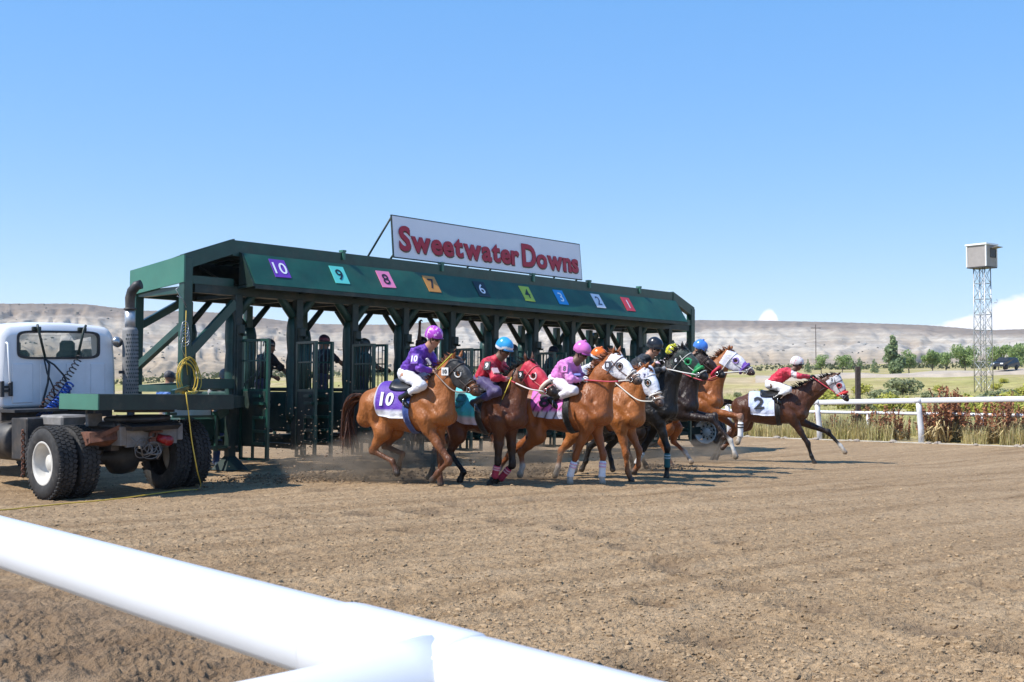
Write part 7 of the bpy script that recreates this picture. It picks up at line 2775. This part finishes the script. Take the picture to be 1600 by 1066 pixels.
# ------------------------------------------------------------------ gate crew and people behind the gate
def stander(mat4, label, group, **P):
    root = empty('person', label=label, cat='person', group=group, mat=mat4)
    ln = P.get('lean', 0.0)
    J = dict(pelvis=(0, 0, .95), chest=(.02 + ln * .35, 0, 1.30 - ln * .05), neck=(.02 + ln * .52, 0, 1.48 - ln * .1), head=(.055 + ln * .66, 0, 1.63 - ln * .13), shL=(ln * .48, .19, 1.43 - ln * .08), shR=(ln * .48, -.19, 1.43 - ln * .08),
             elL=(ln * .5 + .05, .27, 1.15), elR=(ln * .5 + .05, -.27, 1.15), wrL=(.22 + ln * .5, .22, 1.0), wrR=(.22 + ln * .5, -.22, 1.0), hipL=(0, .10, .92), hipR=(0, -.10, .92), knL=(.04, .11, .50), knR=(.02, -.11, .50),
             anL=(0, .12, .09), anR=(-.03, -.12, .09), toeL=(.14, .13, .04), toeR=(.11, -.13, .04), boots=False, long=False, face=(1, 0, -.12), hat='cap', goggles=False, pants=(.03, .04, .08), boot=(.05, .05, .05))
    J.update(P)
    return make_person(root, J)


def gate_at(x, y, z, yaw):
    return GATE_M @ Matrix.Translation((x, y, z)) @ Matrix.Rotation(rad(yaw), 4, 'Z')


CREW = 'gate crew standing in the stalls'
stander(gate_at(1.10, .75, .60, -8), 'crew man in black shirt and black helmet reaching from the first stall', CREW, hat='hard', hatc=(.02, .014, .016), jacket=(.012, .011, .013), skin=SKIN_T, lean=.12,
        elR=(.34, -.30, 1.14), wrR=(.60, -.24, 1.06), elL=(.15, .28, 1.15), wrL=(.35, .2, 1.05), hatp=lambda h, u, l, c: np.where((np.abs(u - .06) < .012)[:, None], np.array([[.25, .22, .2]]), c))
stander(gate_at(2.48, .75, .72, -4), 'crew man in navy shirt and red striped knitted cap in the second stall', CREW, hat='hard', hatc=(.055, .03, .05), jacket=(.012, .014, .026), skin=SKIN_T, lean=.04,
        elR=(.30, -.30, 1.22), wrR=(.62, -.22, .98), elL=(.1, .28, 1.15), wrL=(.25, .2, 1.0), hatp=lambda h, u, l, c: np.where((np.abs(u - .07) < .025)[:, None], np.array([[.22, .03, .05]]), c))
stander(gate_at(3.50, .7, .68, -20), 'crew man in dark shirt and grey helmet behind the third gate door', CREW, hat='hard', hatc=(.05, .06, .06), jacket=(.03, .03, .034), skin=SKIN_D, elR=(.25, -.25, 1.2), wrR=(.45, -.15, 1.15))
stander(gate_at(5.15, .75, .78, -60), 'crew man with one arm stretched up to the gate roof behind the purple jockey', CREW, hat='hard', hatc=(.018, .014, .016), jacket=(.03, .012, .02), skin=SKIN_D, shR=(.02, -.19, 1.47), elR=(.06, -.25, 1.76), wrR=(.05, -.20, 2.03), hdR=(0, .1, 1))
stander(gate_at(6.40, .8, .52, -90), 'crew man with grey cap behind the chestnut ears of horse ten', CREW, hatc=(.22, .24, .28), jacket=(.10, .11, .13), skin=SKIN_T)
stander(gate_at(8.05, .75, .72, -50), 'crew man in navy cap behind the blue helmeted jockey', CREW, hat='hard', hatc=(.016, .022, .05), jacket=(.014, .016, .03), skin=SKIN_D)
stander(gate_at(9.30, .7, .74, -45), 'crew man in navy cap reaching forward behind the pink jockey', CREW, hat='cap', hatc=(.016, .02, .045), jacket=(.012, .013, .02), skin=SKIN_T, lean=.15, elR=(.32, -.28, 1.25), wrR=(.5, -.2, 1.05))
stander(gate_at(9.78, 1.0, .70, -30), 'crew man in maroon helmet with a pale strap beside the navy capped man', CREW, hat='hard', hatc=(.09, .015, .022), jacket=(.02, .014, .016), skin=SKIN_D, hatp=lambda h, u, l, c: np.where((np.abs(u - .035) < .010)[:, None], np.array([[.55, .42, .28]]), c))
B_ = 'people standing behind the gate platform'


def ground_person(x, y, yaw, label, **P):
    return stander(Matrix.Translation((x, y, zat(x, y))) @ Matrix.Rotation(rad(yaw), 4, 'Z'), label, B_, **P)


ground_person(-7.05, 23.6, 60, 'person in tan trousers and blue shirt seen between truck tyres and platform', pants=(.40, .30, .20), jacket=(.05, .14, .40), hatc=(.05, .05, .06), skin=SKIN_T, bulk=1.05)
ground_person(-5.30, 21.2, -60, 'person in blue jeans and white shoes behind the jack stand', pants=(.035, .075, .20), jacket=(.30, .30, .32), hatc=(.2, .2, .2), boot=(.62, .62, .62), skin=SKIN_T)

# ------------------------------------------------------------------ yellow extension cord
cord = empty('extension_cord', tuple(GATE_M @ Vector((-1.08, -.14, 1.65))), label='yellow extension cord coiled on the gate end post and trailing over the dirt', cat='cord')


def world_part(root, m, name, mt):
    o = m.build(name, mt, root)
    o.matrix_parent_inverse = Matrix.Translation(-Vector(root.location))
    return o


R_ = random.Random(4)
for k in range(6):
    m = MB(); pts = []
    a, b = .19 + R_.uniform(-.05, .07), .27 + R_.uniform(-.03, .06); cx = -1.08 + R_.uniform(-.05, .05); cz = 1.63 + R_.uniform(-.05, .02)
    tw = R_.uniform(-.3, .3)
    for q in range(25):
        t = 2 * PI * q / 24
        x = a * math.sin(t) * (1 + .12 * math.sin(2 * t + k)); z = b * math.cos(t)
        pts.append(GATE_M @ Vector((cx + x * math.cos(tw) + z * math.sin(tw) * .3, -.15 - .02 * k * .5 - .03 * math.sin(t + k), cz + z - abs(x) * .1)))
    m.tube(pts, .009, 6)
    world_part(cord, m, 'coil_loop', M['cord'])
m = MB()
m.tube([GATE_M @ Vector(p) for p in ((-1.10, -.12, 2.75), (-1.11, -.13, 2.3), (-1.10, -.15, 1.9), (-1.08, -.17, 1.65))], .006, 6)
world_part(cord, m, 'hanging_lead', M['cord'])
m = MB()
zz = lambda x, y: zat(x, y) + .022
path = [tuple(GATE_M @ Vector(p)) for p in ((-1.11, -.16, 1.36), (-1.12, -.4, 1.30), (-1.15, -1.0, 1.0))]
gp_ = [(-4.62, 17.30), (-4.60, 17.05), (-4.80, 16.75), (-5.05, 16.35), (-5.26, 15.85), (-5.5, 15.4), (-5.79, 14.95), (-5.95, 14.3), (-6.03, 13.63), (-6.6, 12.9)]
pts = [np.array(GATE_M @ Vector(p)) for p in ((-1.11, -.16, 1.44), (-1.5, -.9, 1.37), (-2.2, -2.2, 1.36), (-2.75, -2.85, 1.355), (-2.83, -2.98, 1.31), (-2.80, -3.0, 1.05), (-2.75, -3.02, .66), (-2.67, -3.04, .25))] + [np.array((x, y, zz(x, y))) for x, y in gp_[1:]]
m.tube([Vector(p) for p in bez(pts, 6)], .0085, 6)
world_part(cord, m, 'trailing_lead', M['cord'])
# loose wires on the end post
m = MB()
wp = lambda *p: GATE_M @ Vector(p)
m.tube([wp(-1.1, -.12, 2.85), wp(-1.25, -.14, 3.0), wp(-1.32, -.14, 3.1), wp(-1.26, -.14, 3.14)], .006, 5)
m.tube([wp(-1.1, -.12, 2.8), wp(-1.2, -.15, 2.95), wp(-1.3, -.15, 2.98)], .006, 5)
for k in range(5):
    m.tube([wp(-1.14 + .07 * math.sin(t * .8 + k) * (1 + .1 * k), -.16, 2.45 + .12 * math.cos(t * .8 + k) - .05 * k) for t in range(9)], .006, 5)
m.tube([wp(-1.16, -.15, 2.3), wp(-1.2, -.15, 2.1), wp(-1.12, -.15, 1.95)], .006, 5)
gw = m.build('wire_bundle', M['galv'], gate)
gw.matrix_parent_inverse = GATE_M.inverted(); tag(gw, kind='stuff')

# ------------------------------------------------------------------ kicked up dirt and dust
def spray():
    P = []; S = []
    r = np.random.default_rng(8)
    src = [(-2.55, 18.35, 220, 1.0), (-2.9, 18.3, 160, .8), (-1.35, 18.5, 160, .7), (-.3, 18.9, 90, .6), (.6, 19.6, 120, .6), (1.4, 20.6, 90, .5), (2.5, 22.2, 90, .5), (4.6, 26.4, 110, .6), (-3.2, 19.0, 170, 1.1)]
    for (x, y, n, h) in src:
        p = np.stack([x + r.normal(size=n) * .42 - r.uniform(0, .3, n), y + r.normal(size=n) * .4, zat(x, y) + np.abs(r.normal(size=n)) * h * .55 + .03], 1)
        P.append(p); S.append(np.exp(r.normal(math.log(.009), .55, n)))
    P = np.concatenate(P); S = np.clip(np.concatenate(S), .003, .03)
    col = np.array([[.24, .175, .12]]) * r.uniform(.5, 1.3, len(P))[:, None]
    tag(scatter('flying_dirt', [lump(1, 1, .8, .7, .3, 70 + k) for k in range(4)], P, S, r.uniform(0, 6, len(P)), M['clod'], col), kind='stuff')
    # ridges of churned soil in front of the stalls
    r = np.random.default_rng(9)
    P = []; S = []
    for (x, y, n, sx) in ((-3.3, 18.7, 900, .75), (-2.4, 19.3, 500, .7), (-.6, 19.9, 350, .6), (.7, 21.0, 350, .6), (3.0, 22.9, 300, .7), (-4.3, 18.2, 300, .5)):
        a = r.normal(size=(n, 2))
        X = x + a[:, 0] * sx * .6; Y = y + a[:, 1] * .55 + a[:, 0] * .12
        Z = track_z(X, Y)
        P.append(np.stack([X, Y, Z + .02 + .05 * np.exp(-(a ** 2).sum(1) * .5) * r.uniform(0, 1, n)], 1)); S.append(np.exp(r.normal(math.log(.013), .5, n)))
    P = np.concatenate(P); S = np.clip(np.concatenate(S), .004, .04)
    col = np.array([[.21, .15, .095]]) * r.uniform(.6, 1.3, len(P))[:, None]
    tag(scatter('churned_soil', [lump(1, 1, .8, .6, .3, 80 + k) for k in range(4)], P, S, r.uniform(0, 6, len(P)), M['clod'], col), kind='stuff')


spray()


def dust_mat(k):
    t = NT('dust_%d' % k)
    t.t.nodes.remove(t.b)
    pv = t.n('ShaderNodeVolumePrincipled')
    pv.inputs['Color'].default_value = (.72, .57, .42, 1)
    pv.inputs['Anisotropy'].default_value = .3
    co = t.coord('Object')
    vl = t.n('ShaderNodeVectorMath', operation='LENGTH'); t.lk(co, vl.inputs[0])
    fall = t.math('SUBTRACT', 1.0, vl.outputs['Value'], True)
    n = t.noise(2.6, 4, .65, co)
    nn = t.math('MULTIPLY', t.math('SUBTRACT', n, .40, True), 5.0)
    t.lk(t.math('MULTIPLY', t.math('MULTIPLY', fall, nn), [6.5, 6.0, 4.5, 3.5, 3.0][k % 5]), pv.inputs['Density'])
    t.lk(pv.outputs[0], t.o.inputs['Volume'])
    return t.m


for k, (x, y, s) in enumerate(((-1.9, 18.15, (1.25, .8, .55)), (.1, 19.3, (1.0, .7, .5)), (2.3, 21.9, (1.1, .7, .4)), (4.2, 25.3, (1.2, .7, .35)), (-3.1, 18.3, (.9, .6, .4)))):
    bm = bmesh.new(); bmesh.ops.create_icosphere(bm, subdivisions=3, radius=1)
    me = bpy.data.meshes.new('dust_cloud'); bm.to_mesh(me); bm.free(); me.materials.append(dust_mat(k))
    o = link_mesh('dust_cloud', me, None, (x, y, zat(x, y) + s[2] * .55)); o.scale = s
    tag(o, kind='stuff')


# ------------------------------------------------------------------ the summer air between here and the bluffs
m = MB(); m.box((0, 0, 85), (5600, 5600, 190))
hz = m.build('haze', [])
nt = NT('thin_haze')
nt.t.nodes.remove(nt.b)
pv = nt.n('ShaderNodeVolumePrincipled')
pv.inputs['Color'].default_value = (.86, .91, 1.0, 1)
pv.inputs['Density'].default_value = .00014
pv.inputs['Anisotropy'].default_value = .2
nt.lk(pv.outputs[0], nt.o.inputs['Volume'])
hz.data.materials.append(nt.m)
tag(hz, kind='stuff')
